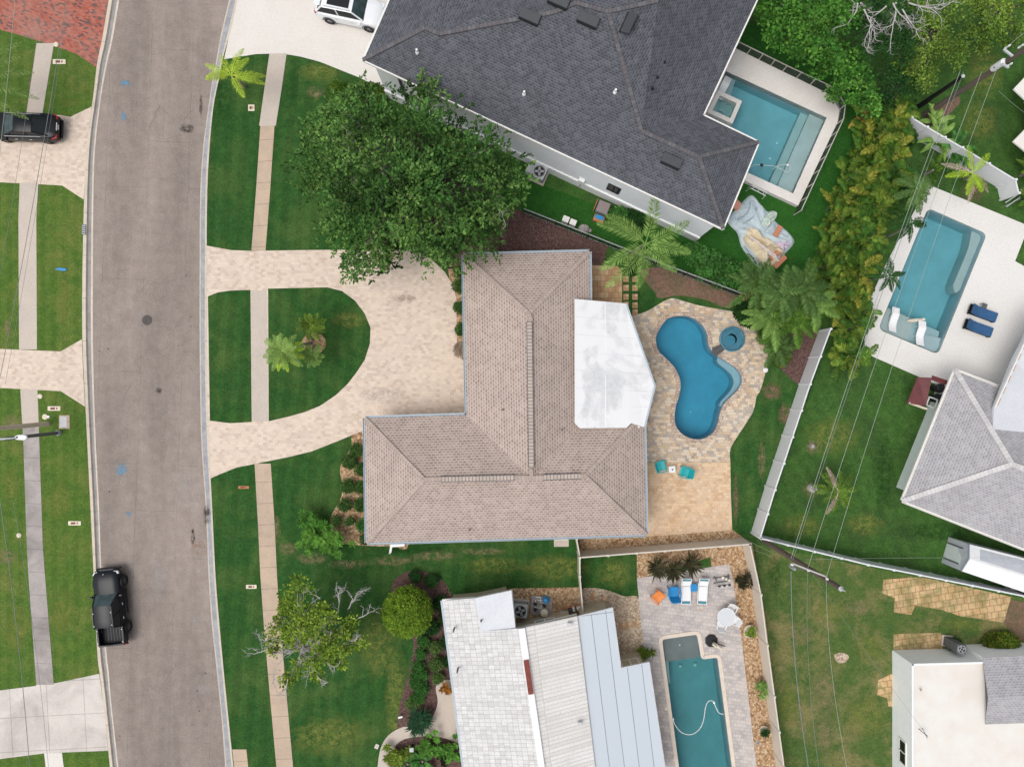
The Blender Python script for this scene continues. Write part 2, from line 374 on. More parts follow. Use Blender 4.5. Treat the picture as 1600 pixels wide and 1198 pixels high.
M['black_mat'] = plain('plastic_black', (.02, .02, .022), .7)
M['grey'] = plain('plastic_grey', (.30, .31, .32), .5)
M['dgrey'] = plain('metal_dark_grey', (.10, .105, .11), .5)
M['lgrey'] = plain('metal_light_grey', (.55, .56, .57), .45)
M['white'] = plain('paint_white', (.82, .82, .82), .4, var=.04)
M['cream'] = plain('plastic_cream', (.72, .64, .50), .6)
M['glass'] = plain('glass_dark', (.012, .016, .018), .1, .35, var=.05)
M['glass_teal'] = plain('windscreen_glass', (.045, .085, .09), .08, .5, var=.7, scale=1.2)
M['rubber'] = plain('tyre_rubber', (.02, .02, .02), .85)
M['rim'] = plain('wheel_rim', (.28, .28, .29), .3, metal=.8)
M['car_black'] = plain('car_paint_black', (.006, .008, .012), .28, .25, var=.1)
M['car_white'] = plain('car_paint_white', (.80, .82, .84), .12, .6, var=.02)
M['red'] = plain('lamp_red', (.45, .02, .02), .2)
M['lamp'] = plain('lamp_clear', (.75, .78, .80), .1)
M['teal'] = plain('plastic_teal', (.02, .40, .42), .4, var=.15)
M['blue'] = plain('plastic_blue', (.02, .26, .58), .4, var=.15)
M['orange'] = plain('plastic_orange', (.85, .28, .06), .45, var=.15)
M['navy'] = plain('fabric_navy', (.035, .11, .24), .9, var=.25, bump=.2)
M['teal_dk'] = plain('fabric_teal_stripe', (.06, .25, .30), .8)
M['wood'] = plain('timber_orange_brown', (.46, .20, .09), .7, var=.3)
M['pole_wood'] = plain('pole_timber', (.13, .10, .08), .9, var=.3, scale=8)
M['pole_conc'] = plain('pole_concrete', (.60, .50, .40), .8, var=.1)
M['wire'] = plain('cable_grey', (.20, .23, .22), .6)
M['wire_lt'] = plain('cable_pale', (.36, .42, .35), .5)
M['burg'] = plain('metal_burgundy', (.13, .028, .03), .5, var=.25)
M['rust'] = plain('vent_rust_red', (.22, .05, .035), .7, var=.3)
M['iron'] = plain('manhole_iron', (.10, .085, .08), .8, var=.4, scale=12)
M['plaster_b'] = plain('pool_plaster_blue', (.36, .47, .52), .7, var=.12, scale=1)
M['plaster_g'] = plain('pool_plaster_grey', (.42, .47, .47), .7, var=.12, scale=1)
M['plaster_l'] = plain('pool_plaster_light', (.38, .47, .50), .7, var=.10, scale=1)
M['plaster_dk'] = plain('pool_plaster_dark_grey', (.21, .215, .215), .7, var=.2, scale=1)
M['coping_tan'] = tiles('coping_brick', [(.52, .40, .31), (.42, .32, .26), (.58, .48, .39)], .22, .22, .02, .6)
M['coping_cream'] = plain('coping_cream', (.72, .62, .52), .7, var=.12)
M['water_k'] = water('pool_water_deep_blue', (.20, .80, .92), .9, .5)
M['water_r'] = water('pool_water_turquoise', (.40, .86, .89), .62, .4)
M['water_b'] = water('pool_water_green_teal', (.36, .76, .76), .85, .4)
M['bark'] = plain('bark_grey', (.20, .17, .15), .9, var=.3, scale=8)
M['bark_pale'] = plain('dead_wood_pale', (.50, .47, .46), .9, var=.25, scale=6)
M['palm_bark'] = plain('palm_trunk_bark', (.27, .23, .20), .9, var=.3, scale=8)
M['l_oak'] = leaf('leaf_oak', (.022, .075, .016), (.08, .19, .04), (.22, .36, .09), .55, dark=.42)
M['l_lime'] = leaf('leaf_lime_shrub', (.08, .16, .015), (.18, .28, .03), (.34, .44, .06), 1.4, dark=.6)
M['l_ficus'] = leaf('leaf_ficus', (.03, .11, .015), (.07, .22, .03), (.18, .38, .06), .9)
M['l_ball'] = leaf('leaf_clipped_ball', (.08, .17, .015), (.16, .28, .025), (.32, .44, .04), 1.4, dark=.7)
M['l_shrub'] = leaf('leaf_round_shrub', (.03, .08, .018), (.06, .14, .03), (.12, .22, .05), 1)
M['l_wild'] = leaf('leaf_wild_shrub', (.07, .15, .02), (.16, .27, .04), (.32, .42, .07), .7)
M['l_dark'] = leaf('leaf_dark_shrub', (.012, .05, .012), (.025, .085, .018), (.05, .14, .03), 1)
M['l_hedge'] = leaf('leaf_hedge', (.02, .09, .015), (.05, .17, .03), (.12, .30, .07), 1)
M['l_palm'] = leaf('leaf_palm_green', (.08, .16, .035), (.16, .28, .06), (.30, .43, .12), .6, dark=.8)
M['l_palm_y'] = leaf('leaf_palm_lime', (.14, .28, .02), (.28, .42, .03), (.45, .55, .07), .6, dark=.85)
M['l_palm_d'] = leaf('leaf_palm_dull', (.03, .085, .018), (.075, .15, .035), (.22, .30, .09), .6, dark=.8)
M['l_areca'] = leaf('leaf_areca', (.025, .08, .01), (.11, .20, .02), (.42, .38, .06), .6, dark=.45)
M['l_areca_b'] = leaf('leaf_areca_bronze', (.12, .10, .02), (.26, .22, .03), (.50, .36, .08), .5, dark=.6)
M['l_areca_g'] = leaf('leaf_areca_green', (.025, .09, .012), (.08, .18, .022), (.28, .36, .05), .6, dark=.5)
M['l_tan'] = leaf('leaf_dead_frond', (.38, .26, .18), (.50, .38, .30), (.60, .50, .42), .6)
M['l_orange'] = leaf('palm_fruit_orange', (.40, .12, .03), (.50, .18, .05), (.58, .28, .08), 2)
M['l_darkti'] = leaf('leaf_dark_bronze', (.02, .02, .012), (.04, .04, .018), (.07, .065, .03), 2)
M['l_croton'] = leaf('leaf_croton', (.30, .06, .02), (.45, .20, .03), (.10, .06, .03), 2)
M['l_agave'] = leaf('leaf_agave', (.02, .075, .035), (.05, .13, .06), (.15, .25, .14), 1)

# ------------------------------------------------------------ ground, road, paths
def xy(lst): return lst
RL_out = [(170, 0), (160, 60), (152, 100), (146, 150), (136, 225), (132, 300), (129, 430), (129, 530), (133, 620), (137, 700), (142, 800), (146, 885), (152, 1015), (156, 1052), (162, 1100), (172, 1198)]
RL_in = [(185, 0), (175, 60), (166, 100), (157, 150), (148, 225), (145, 300), (144, 430), (144, 530), (146, 620), (149, 700), (154, 800), (157, 885), (165, 1015), (169, 1052), (173, 1100), (184, 1198)]
RR_in = [(357, 0), (345, 50), (336, 100), (330, 130), (325, 165), (317, 225), (312, 300), (311, 430), (311, 530), (312, 620), (314, 700), (321, 800), (325, 900), (330, 975), (338, 1050), (346, 1130), (351, 1198)]
RR_out = [(371, 0), (360, 50), (348, 93), (342, 125), (334, 165), (328, 225), (324, 300), (323, 430), (323, 530), (324, 620), (327, 700), (332, 800), (337, 900), (343, 975), (350, 1050), (358, 1130), (365, 1198)]
def ext(l):
    l = sm(l, False, 4)
    (x0, y0), (x1, y1) = l[0], l[2]; k = (x0-x1)/(y0-y1)*.8
    a = [(x0-k*600, -600)]
    (x0, y0), (x1, y1) = l[-1], l[-3]; k = (x0-x1)/(y0-y1)*.8
    return a+l+[(x0+k*600, 1798)]
LO, LI, RI, RO = ext(RL_out), ext(RL_in), ext(RR_in), ext(RR_out)

KID = sm([(1026, 522), (1040, 500), (1055, 494.5), (1072, 494), (1087, 499), (1099, 510), (1105, 522), (1107, 537), (1112, 548), (1120, 555), (1135, 565), (1150, 575), (1158, 586), (1158, 600), (1149, 613), (1132, 630), (1125, 645), (1122, 660), (1115, 675), (1100, 685), (1085, 686), (1070, 681), (1059, 671), (1054, 658), (1055, 637), (1061, 617), (1063, 600), (1060, 587), (1052, 572), (1040, 560), (1030, 550), (1025, 537)], True, 3)
def rounded(pts, r, n=5):
    out = []; N = len(pts); P = [Vector(p) for p in pts]
    for i in range(N):
        a = P[i]+(P[i-1]-P[i]).normalized()*r; b = P[i]+(P[(i+1) % N]-P[i]).normalized()*r
        for k in range(n+1):
            t = k/n; out.append(tuple((1-t)**2*a+2*t*(1-t)*P[i]+t*t*b))
    return out
POOL_U = [(1131, 116), (1287, 188), (1235, 305), (1163, 272), (1172, 252), (1088, 213)]
POOL_R = rounded([(1450, 326), (1541, 366), (1465, 553), (1373, 514)], 9)
POOL_B = rounded([(1034, 998), (1089, 990), (1096, 1029), (1121, 1026), (1152, 1260), (1070, 1270)], 5)
gp = lambda l: [G(x, y) for x, y in l]
far = [G(-6000, -6000), G(-6000, 7200), G(7600, 7200), G(7600, -6000)]
gm = MB()
gm.sheet([G(LO[0][0], -6000), G(-6000, -6000), G(-6000, 7200), G(LO[-1][0], 7200)]+[G(x, y) for x, y in reversed(LO)])
gm.sheet([G(x, y) for x, y in RO]+[G(RO[-1][0], 7200), G(7600, 7200), G(7600, -6000), G(RO[0][0], -6000)],
         [gp(KID), gp(POOL_U), gp(POOL_R), gp(POOL_B)])
struct('ground', gm, M['g_right'], fixn=False)
def strip(name, a, b, za, zb, mat):
    m = MB(); n = len(a)
    m.add([G(x, y, za) for x, y in a]+[G(x, y, zb) for x, y in b], [(i, i+1, n+i+1, n+i) for i in range(n-1)])
    return m
lerp = lambda a, b, t: [(p[0]+(q[0]-p[0])*t, p[1]+(q[1]-p[1])*t) for p, q in zip(a, b)]
road = strip('', LI, [(x, y) for x, y in RI], 0, 0, None)
rm = MB(); rm.sheet([G(x, y, -.09) for x, y in LI]+[G(x, y, -.09) for x, y in reversed(RI)])
struct('road', rm, M['asphalt'], fixn=False)
for O_, I_, nm in ((LO, LI, 'left'), (RO, RI, 'right')):
    a, b, c, d = (O_, lerp(O_, I_, .36), lerp(O_, I_, .40), lerp(O_, I_, .78)) if nm == 'left' else (O_, lerp(O_, I_, .22), lerp(O_, I_, .26), lerp(O_, I_, .86))
    k = MB(); n = len(a)
    for (p, zp, q, zq) in ((a, .02, b, .02), (b, .02, c, -.10), (a, -.2, a, .02)):
        k.add([G(x, y, zp) for x, y in p]+[G(x, y, zq) for x, y in q], [(i, i+1, n+i+1, n+i) for i in range(n-1)])
    struct('kerb', k, M['kerb'], fixn=False)
    k = MB()
    k.add([G(x, y, -.10) for x, y in c]+[G(x, y, -.105) for x, y in d], [(i, i+1, n+i+1, n+i) for i in range(n-1)])
    struct('gutter', k, M['gutter_c'] if nm == 'left' else M['gutter_b'], fixn=False)
    k = MB(); k.add([G(x, y, -.105) for x, y in d]+[G(x, y, -.085) for x, y in I_], [(i, i+1, n+i+1, n+i) for i in range(n-1)])
    struct('kerb_lip', k, M['kerb'], fixn=False)

# lawns (z .004)
def seg(l, y0, y1):
    return [p for p in l if y0 <= p[1] <= y1]
def atx(l, y):
    for a, b in zip(l, l[1:]):
        if a[1] <= y <= b[1]: return a[0]+(b[0]-a[0])*(y-a[1])/(b[1]-a[1])
    return l[0][0] if y < l[0][1] else l[-1][0]
def along(l, y0, y1, dx=0): return [(atx(l, y0)+dx, y0)]+[(x+dx, y) for x, y in l if y0 < y < y1]+[(atx(l, y1)+dx, y1)]
SWR_L = [(421, 84), (413, 140), (405, 197), (398, 300), (391, 392), (392, 455), (394, 659), (398, 726), (403, 815), (407, 900), (413, 985), (420, 1065), (432, 1198), (470, 1500)]
SWR_R = [(448, 84), (440, 140), (431, 197), (424, 300), (417, 392), (417, 455), (419, 659), (423, 722), (429, 815), (433, 900), (439, 985), (446, 1065), (458, 1198), (498, 1500)]
flat('lawn', along(RO, 60, 392)+[(700, 392), (830, 290), (600, 60)], .004, M['g_main'])
flat('lawn', along(RO, 440, 680)+[(600, 680), (600, 440)], .004, M['g_main'])
flat('lawn', along(RO, 720, 870)+[(905, 870), (905, 800), (570, 800), (570, 670)], .004, M['g_main'])
flat('lawn', along(RO, 870.1, 1400)+[(1000, 1400), (800, 930), (905, 925), (905, 870.1)], .004, M['g_low'])
flat('lawn', [(905, 860), (1000, 860), (1000, 935), (905, 935)], .004, M['g_low'])
lo = [(x, y) for x, y in reversed(along(LO, -200, 1500))]
flat('lawn', [(-500, -200), (-500, 1500)]+lo, .004, M['g_left'])
flat('lawn', [(810, 275), (1000, 345), (1060, 370), (1050, 40), (1190, 40), (1345, 150), (1330, 250), (1290, 380), (1235, 440), (1160, 455), (1025, 412), (815, 334)], .006, M['g_turf'], holes=[offset(gp(POOL_U), .02)])
flat('lawn', [(1000, 460), (1060, 430), (1160, 460), (1260, 520), (1300, 515), (1190, 835), (1140, 835), (980, 700), (975, 400)], .004, M['g_main'], holes=[offset(gp(KID), .02)])
flat('lawn', [(1180, 850), (1600, 935), (1900, 990), (1900, 1500), (1240, 1500), (1225, 1198)], .004, M['g_dry'])
# beds (z .008)
flat('mulch_bed', [(700, 395), (760, 330), (800, 325), (850, 342), (920, 372), (950, 385), (940, 420), (700, 420)], .008, M['mulch'], kind='stuff')
flat('soil_bed', sm([(1000, 425), (1030, 418), (1075, 430), (1130, 452), (1165, 470), (1140, 482), (1100, 468), (1060, 462), (1030, 466), (1022, 455)]), .008, M['soil'], kind='stuff')
flat('mulch_bed', sm([(1230, 520), (1270, 515), (1285, 520), (1262, 580), (1248, 600), (1215, 570), (1205, 545)]), .008, M['mulch'], kind='stuff')
flat('gravel_bed', sm([(590, 670), (568, 672), (550, 681), (549, 697), (537, 717), (531, 735), (535, 757), (532, 780), (516, 810), (522, 838), (545, 850), (612, 853), (640, 845), (640, 700)], True, 4), .008, M['gravel'], kind='stuff')
flat('gravel_bed', [(700, 418), (740, 418), (740, 575), (722, 570), (712, 545), (704, 450)], .008, M['gravel'], kind='stuff')
flat('gravel_bed', sm([(472, 536), (478, 524), (492, 520), (506, 526), (509, 540), (500, 551), (486, 552)]), .008, M['gravel'], kind='stuff')
flat('gravel_bed', [(905, 838), (1146, 828), (1175, 850), (1175, 862), (905, 862)], .008, M['gravel'], kind='stuff')
flat('gravel_bed', [(995, 862), (1175, 848), (1195, 960), (1225, 1198), (1265, 1500), (1185, 1500), (1110, 870), (995, 905)], .009, M['gravel'], kind='stuff')
flat('gravel_bed', [(790, 919), (908, 917), (912, 962), (790, 985)], .009, M['gravel'], kind='stuff')
flat('gravel_bed', sm([(905, 925), (925, 918), (950, 922), (975, 931), (1000, 937), (1012, 1010), (1012, 1060), (940, 1060), (905, 970)], True, 4), .010, M['gravel_pale'], kind='stuff')
flat('mulch_bed', sm([(614, 910), (626, 898), (645, 891), (675, 896), (696, 911), (705, 928), (740, 1000), (730, 1065), (706, 1061), (688, 1066), (684, 1098), (679, 1120), (665, 1148), (630, 1140), (621, 1135), (624, 1105), (632, 1073), (641, 1038), (646, 1005), (640, 985), (620, 965), (610, 940)], True, 4), .008, M['mulch'], kind='stuff')
flat('mulch_bed', [(730, 1140), (730, 1230), (606, 1230), (604, 1180), (620, 1150), (680, 1142)], .008, M['mulch'], kind='stuff')
# driveways, walks, patios (z .012+)
flat('driveway', along(RO, 384, 747)[0:1]+[(345, 388), (362, 391), (391, 392), (510, 390.5), (640, 390), (662, 397), (677, 408), (695, 425), (707, 445), (713, 465), (714, 540), (717, 556), (735, 575), (740, 700), (568, 690), (566, 673), (547, 681), (525, 690), (487, 705), (450, 714), (425, 719), (396, 725), (370, 730), (345, 740)]+list(reversed(along(RO, 384, 747))), .012, M['pave'],
     holes=[ccw(gp([(419, 451), (512, 449), (535, 455), (555, 470), (570, 490), (579, 512), (578, 537), (570, 562), (557, 582), (543, 600), (525, 617), (500, 634), (475, 644), (450, 651), (420, 658)])),
            ccw(gp([(325, 463), (340, 457), (360, 454), (391.5, 453), (393.5, 659), (360, 661), (328, 657)]))])
flat('driveway', [(371, 0), (385, -120), (700, -120), (720, 150), (604, 142), (560, 121), (500, 97), (470, 89), (440, 84), (400, 85), (350, 93)], .012, M['conc_white'])
flat('driveway', [(-400, -200), (200, -200), (169, 0), (160, 60), (151, 106), (140, 98), (120, 85), (84, 72), (56, 63), (20, 52), (0, 47), (-400, 20)], .012, M['brick_red'])
flat('driveway', [(-400, 175), (0, 178), (95, 180), (110, 183), (143, 167), (135, 240), (131, 312), (97, 290), (0, 285), (-400, 283)], .012, M['pave'])
flat('driveway', [(-400, 545), (0, 545), (95, 549), (128, 530), (130, 580), (133, 635), (95, 611), (0, 606), (-400, 604)], .012, M['pave'])
flat('driveway', [(-400, 1090), (0, 1078), (85, 1067), (155, 1052), (162, 1100), (169, 1172), (70, 1176), (0, 1185), (-400, 1200)], .012, M['conc_drive'])
flat('driveway', [(363, 1170), (385, 1170), (388, 1198), (420, 1500), (400, 1500)], .012, M['conc_tan'])
def walk(l, r, y0, y1, mat, z=.016):
    return flat('sidewalk', along(l, y0, y1)+list(reversed(along(r, y0, y1))), z, mat)
walk(SWR_L, SWR_R, 84, 197, M['conc'])
walk([(x+2, y) for x, y in SWR_L], [(x-2, y) for x, y in SWR_R], 197, 391.5, M['conc_tan'])
walk(SWR_L, SWR_R, 454, 658, M['conc'])
walk(SWR_L, SWR_R, 724, 1500, M['conc_tan'])
SWL_L = [(58, 63), (42, 175), (31, 285), (29, 340), (30, 545), (32, 608), (37, 700), (42, 850), (45, 905), (57, 1070), (69, 1175), (95, 1400)]
SWL_R = [(84, 72), (67, 175), (60, 288), (57, 340), (58, 548), (59, 611), (62, 700), (67, 850), (71, 905), (84, 1066), (97, 1175), (125, 1400)]
walk(SWL_L, SWL_R, 68, 178, M['conc']); walk(SWL_L, SWL_R, 286, 546, M['conc']); walk(SWL_L, SWL_R, 608, 668, M['conc'])
walk(SWL_L, SWL_R, 668, 1070, M['conc_grey']); walk(SWL_L, SWL_R, 1176, 1400, M['conc_white'])
walk(SWL_L, SWL_R, 1069, 1176, M['conc_drive'], .0165)
PAT = [(960, 500), (997, 491), (1015, 484), (1035, 472), (1050, 466), (1070, 471), (1087, 476), (1112, 481), (1150, 488), (1185, 500), (1200, 530), (1198, 570), (1189, 607), (1182, 620), (1177, 642), (1165, 662), (1150, 685), (1141, 702), (1141, 722)]
flat('patio', [(960, 722)]+sm(PAT, False, 4), .014, M['pave_patio'], holes=[offset(gp(KID), .03)])
flat('patio', [(960, 722.3), (1141, 722.3), (1142, 775), (1144, 828), (1010, 838), (960, 838)], .014, M['pave_gold'])
flat('patio', [(915, 414), (965, 416), (972, 425), (972, 480), (915, 480)], .014, M['flag'])
flat('patio', [(995, 903), (1139, 881), (1145, 905), (1160, 1010), (1182, 1198), (1225, 1500), (1060, 1500), (1012, 1090), (1003, 985)], .014, M['stamp'], holes=[offset(gp(POOL_B), .03)])
flat('pool_deck', [(1451, 289), (1600, 350), (1900, 470), (1900, 700), (1480, 608), (1352, 552), (1350, 520), (1356, 475), (1383, 415), (1420, 345), (1440, 310)], .014, M['deck_white'], holes=[offset(gp(POOL_R), .03)])
flat('lawn', [(1600, 372), (1586, 408), (1600, 416), (1700, 450), (1700, 380)], .018, M['g_right'])
flat('garden_path', sm([(590, 1230), (590, 1198), (595, 1168), (607, 1148), (630, 1135), (650, 1137), (668, 1132), (679, 1113), (684, 1095), (681, 1073), (690, 1063), (706, 1061)], False, 4)+[(760, 1061), (760, 1175)]+sm([(720, 1163), (700, 1154), (672, 1149), (632, 1154), (615, 1170), (610, 1198), (612, 1230)], False, 4), .014, M['conc'])
for poly in ([(1380, 905), (1440, 901), (1580, 932), (1568, 972), (1500, 962), (1470, 952), (1430, 945), (1424, 960), (1396, 956), (1398, 934), (1378, 926)], [(1396, 990), (1470, 988), (1474, 1020), (1396, 1022)], [(1372, 1062), (1397, 1050), (1398, 1104), (1388, 1103), (1386, 1090), (1370, 1085)]):
    flat('stone_path', poly, .012, M['flag_tan'])
flat('soil_bed', [(1572, 935), (1660, 950), (1660, 1000), (1590, 1000), (1568, 972)], .008, M['soil'], kind='stuff')
flat('soil_bed', sm([(1303, 1023), (1315, 1019), (1326, 1024), (1322, 1033), (1310, 1035)]), .009, M['gravel_pale'], kind='stuff')
flat('soil_bed', sm([(1460, 165), (1490, 150), (1500, 160), (1470, 190), (1445, 195)]), .009, M['soil'], kind='stuff')
# stains and paint marks on the road
def blob(name, c, r, mat, z, seed=0, sx=1, sy=1, kind='structure'):
    rr = random.Random(seed); pts = []
    for k in range(18):
        a = 2*math.pi*k/18; q = r*(.7+.5*rr.random()); pts.append((c[0]+math.cos(a)*q*sx, c[1]+math.sin(a)*q*sy))
    return flat(name, sm(pts, True, 2), z, mat, kind=kind)
def spray(name, col, a):
    d = Nd(name); v = d.co('Generated'); n = d.noise(d.co(), 2.6, 9, .85, .4)
    gr = d.n('TexGradient', {'Vector': d.n('Mapping', {'Vector': v, 'Location': (-1, -1, 0), 'Scale': (2, 2, 0)}).outputs[0]}, gradient_type='SPHERICAL').outputs['Fac']
    d.done(col, .9, .1); al = d.math('MULTIPLY', d.ramp(gr, [(0, g(0)), (.6, g(1))]), d.math('MULTIPLY', d.ramp(n, [(.42, g(0)), (.60, g(1))]), a))
    d.l(al, d.b.inputs['Alpha']); return d.m
M['sp_blue'] = spray('spray_paint_blue', (.14, .38, .58), .9)
M['sp_white'] = spray('road_chalk_pale', (.50, .47, .45), .4)
M['sp_brown'] = spray('road_dirt_orange', (.36, .20, .11), .5)
M['sp_dark'] = spray('road_tar_dark', (.05, .035, .03), .95)
for i, (c, r, m, sx, sy) in enumerate([((194, 131), 8, 'sp_blue', 1, 1), ((192, 180), 8, 'sp_blue', .6, 1.3), ((188, 734), 9, 'sp_blue', 1, 1.2), ((200, 803), 5, 'sp_blue', 1, 1), ((305, 970), 12, 'sp_white', .7, 1.4),
        ((310, 855), 14, 'sp_brown', .9, 1.1), ((322, 805), 13, 'sp_dark', .5, 1.5), ((290, 201), 14, 'sp_dark', 1, .7), ((245, 905), 26, 'sp_white', .6, 1.6), ((290, 760), 24, 'sp_white', .5, 1.6), ((300, 838), 8, 'sp_dark', .5, 1.8),
        ((247, 610), 6, 'sp_dark', 1, 1), ((318, 1078), 16, 'sp_white', 1, .6), ((313, 165), 9, 'sp_dark', .4, 2)]):
    blob('road_mark', c, r, M[m], -.086+.0003*i, i, sx, sy)
for i, (x, y) in enumerate([(290, 430), (297, 495), (274, 504), (297, 509), (277, 540), (320, 1052), (307, 1079), (309, 1105), (311, 1111), (299, 1133), (322, 1133), (308, 1154), (320, 1161), (168, 545), (154, 548), (170, 768), (157, 819), (186, 1150), (300, 830), (303, 842)]):
    blob('road_mark', (x, y), 1.6, M['sp_dark'], -.0815, 50+i)

M['sp_yellow'] = spray('grass_thin_yellow', (.22, .25, .06), .75)
M['sp_tan'] = spray('grass_worn_tan', (.30, .25, .13), .7)
M['sp_soil'] = spray('bare_soil', (.26, .16, .11), .85)
M['sp_dgreen'] = spray('grass_dark_and_shade', (.02, .07, .015), .6)  # dark green, with south eave and grey house shade painted into the lawn
zz_ = 0
for c, r_, mm, sx, sy in [((870, 888), 46, 'sp_yellow', 1.3, .5), ((770, 884), 40, 'sp_yellow', 1.2, .5), ((960, 895), 30, 'sp_yellow', 1, .9), ((620, 1090), 70, 'sp_yellow', .3, 1.6), ((590, 1010), 50, 'sp_yellow', .6, 1.2), ((520, 1150), 60, 'sp_yellow', 1.2, .6),
        ((432, 828), 16, 'sp_tan', .5, 1.4), ((450, 856), 18, 'sp_tan', 1, .7), ((490, 872), 24, 'sp_tan', 1.2, .45), ((545, 880), 30, 'sp_tan', 1.3, .3), ((610, 876), 34, 'sp_tan', 1.3, .25), ((680, 868), 34, 'sp_tan', 1.3, .25), ((750, 861), 34, 'sp_tan', 1.3, .22),
        ((500, 112), 34, 'sp_yellow', 1.3, .6), ((545, 145), 28, 'sp_tan', 1.2, .6), ((492, 145), 14, 'sp_tan', 1.3, .8), ((545, 500), 30, 'sp_yellow', 1.2, .5),
        ((1226, 648), 18, 'sp_soil', .7, 1), ((1205, 612), 20, 'sp_soil', .9, .8), ((1190, 720), 26, 'sp_tan', .3, 1.4), ((1150, 780), 26, 'sp_soil', .22, 1.5), ((1050, 452), 26, 'sp_soil', 1.3, .4), ((1175, 600), 16, 'sp_tan', 1, 1),
        ((1250, 990), 26, 'sp_tan', 1, .7), ((1300, 955), 24, 'sp_yellow', 1.2, .8), ((1290, 1080), 34, 'sp_tan', .7, 1.2), ((1285, 1140), 36, 'sp_tan', .6, 1.2), ((1360, 1010), 26, 'sp_yellow', 1, 1), ((1350, 1120), 40, 'sp_yellow', 1, 1), ((1230, 1100), 30, 'sp_yellow', .6, 1.4), ((1340, 950), 22, 'sp_tan', 1.2, .6), ((1500, 975), 26, 'sp_yellow', 1.5, .4),
        ((1300, 680), 40, 'sp_yellow', 1.2, 1), ((1250, 820), 30, 'sp_yellow', 1.2, .8), ((1350, 820), 34, 'sp_yellow', 1.2, .6), ((1270, 697), 14, 'sp_tan', 1, 1), ((1268, 765), 16, 'sp_tan', 1, 1), ((1540, 110), 40, 'sp_yellow', .9, 1.2), ((1530, 190), 34, 'sp_yellow', 1, 1), ((1520, 300), 24, 'sp_soil', 1, .8), ((1450, 590), 16, 'sp_yellow', 1, 1),
        ((95, 780), 30, 'sp_yellow', .7, 1.2), ((15, 760), 24, 'sp_yellow', .7, 1.5), ((100, 950), 34, 'sp_yellow', .7, 1.2), ((25, 980), 26, 'sp_yellow', .8, 1.6), ((100, 450), 20, 'sp_yellow', .4, 3), ((12, 510), 14, 'sp_tan', .6, 1.2), ((110, 160), 18, 'sp_yellow', 1, .5), ((20, 660), 20, 'sp_tan', 1, .8), ((48, 130), 10, 'sp_tan', .4, 2), ((10, 870), 18, 'sp_tan', 1, .8),
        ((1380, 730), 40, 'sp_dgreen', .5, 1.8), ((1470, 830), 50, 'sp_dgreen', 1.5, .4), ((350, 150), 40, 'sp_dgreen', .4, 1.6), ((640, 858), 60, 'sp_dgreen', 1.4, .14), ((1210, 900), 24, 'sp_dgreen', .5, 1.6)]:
    zz_ += 1; blob('lawn_patch', c, r_, M[mm], .0072+.00001*zz_, 300+zz_, sx, sy)
for c, r_, mm, sx, sy in [((630, 465), 22, 'sp_dark', 1.2, .4), ((600, 620), 30, 'sp_white', 1.4, .6)]:
    zz_ += 1; blob('driveway_stain', c, r_, M[mm] if mm != 'sp_dark' else spray('driveway_oil_stain', (.30, .22, .18), .5), .0135+.00001*zz_, 300+zz_, sx, sy)
def tinyring(label, px, py, r, z0, mat, name, cat, group=None):
    t = T(name, label, cat, G(px, py, z0), 0, group)
    MB().lathe([(r, 0), (r, .012), (r*.93, .016), (r*.93, .012), (0.01, .012)], seg=28).build('cover_plate', mat, t)
    MB().lathe([(r*1.12, 0), (r*1.12, .008), (r, .010), (r, 0)], seg=28).build('cover_frame', M['dgrey'], t)
tinyring('round dark iron manhole cover set in the asphalt road', 229, 500, .33, -.088, M['iron'], 'manhole_cover', 'manhole cover')
def plate(px, py, w_, d_, label, mat=None, rz=0):
    t = T('utility_cover', label, 'utility cover', G(px, py, .006), rz)
    MB().box((0, 0, .02), (w_, d_, .04)).build('cover_lid', mat or M['cream'], t, bev=.01)
    MB().box((-w_*.1, 0, .042), (w_*.35, d_*.45, .008)).box((w_*.22, 0, .042), (w_*.1, d_*.4, .008)).build('cover_mark', M['rust'], t)
plate(93, 97, .9, .34, 'cream utility cover in the grass just below the red brick driveway')
plate(85, 638, .9, .32, 'cream utility cover with red marks just above the street pole bases')
plate(117, 817, .9, .3, 'pale rectangular utility cover in the grass verge between the street pole and the pickup truck', M['cream'])
plate(393, 916, .75, .28, 'timber coloured plate in the verge left of the tan sidewalk at the half dead tree')
plate(381, 761, .75, .2, 'orange brown plate lying in the verge just south of the curved driveway', M['wood'])
plate(393, 169, .45, .45, 'small square tan cover in the verge south of the lime green palm')
t = T('utility_box_pad', 'large rectangular meter box lid framed in tan concrete beside the street light base', 'utility cover', G(101, 659, .006))
MB().box((0, 0, .02), (.75, .95, .04)).build('pad_frame', M['conc_tan'], t, bev=.01); MB().box((-.05, 0, .045), (.5, .75, .03)).build('box_lid', M['lgrey'], t, bev=.01)
t = T('valve_box', 'small round valve lid with a pale cap between the concrete pole and the driveway', 'utility cover', G(71, 651, .006))
MB().lathe([(.2, 0), (.2, .05), (.16, .07), (.01, .07)], seg=16).build('valve_lid', M['cream'], t); MB().lathe([(.09, 0), (.09, .09), (.01, .1)], (.25, 0, 0), seg=12).build('valve_cap', M['white'], t)
for (px, py, lb) in ((63, 619, 'small round cream cap in the grass just below the third left driveway'), (30, 836, 'small round cream sprinkler cap in the grass left of the grey sidewalk'), (88, 70, 'small white cap at the corner of the red brick driveway'), (1196, 578, 'round white skimmer lid at the right end of the kidney pool patio')):
    t = T('sprinkler_lid', lb, 'lid', G(px, py, .014)); MB().lathe([(.17, 0), (.17, .03), (.13, .05), (.01, .055)], seg=18).build('lid_plate', M['cream'] if px < 1000 else M['white'], t)
t = T('drain_grate', 'small slotted green drain inlet on the left kerb', 'drain', G(131.5, 359, .021))
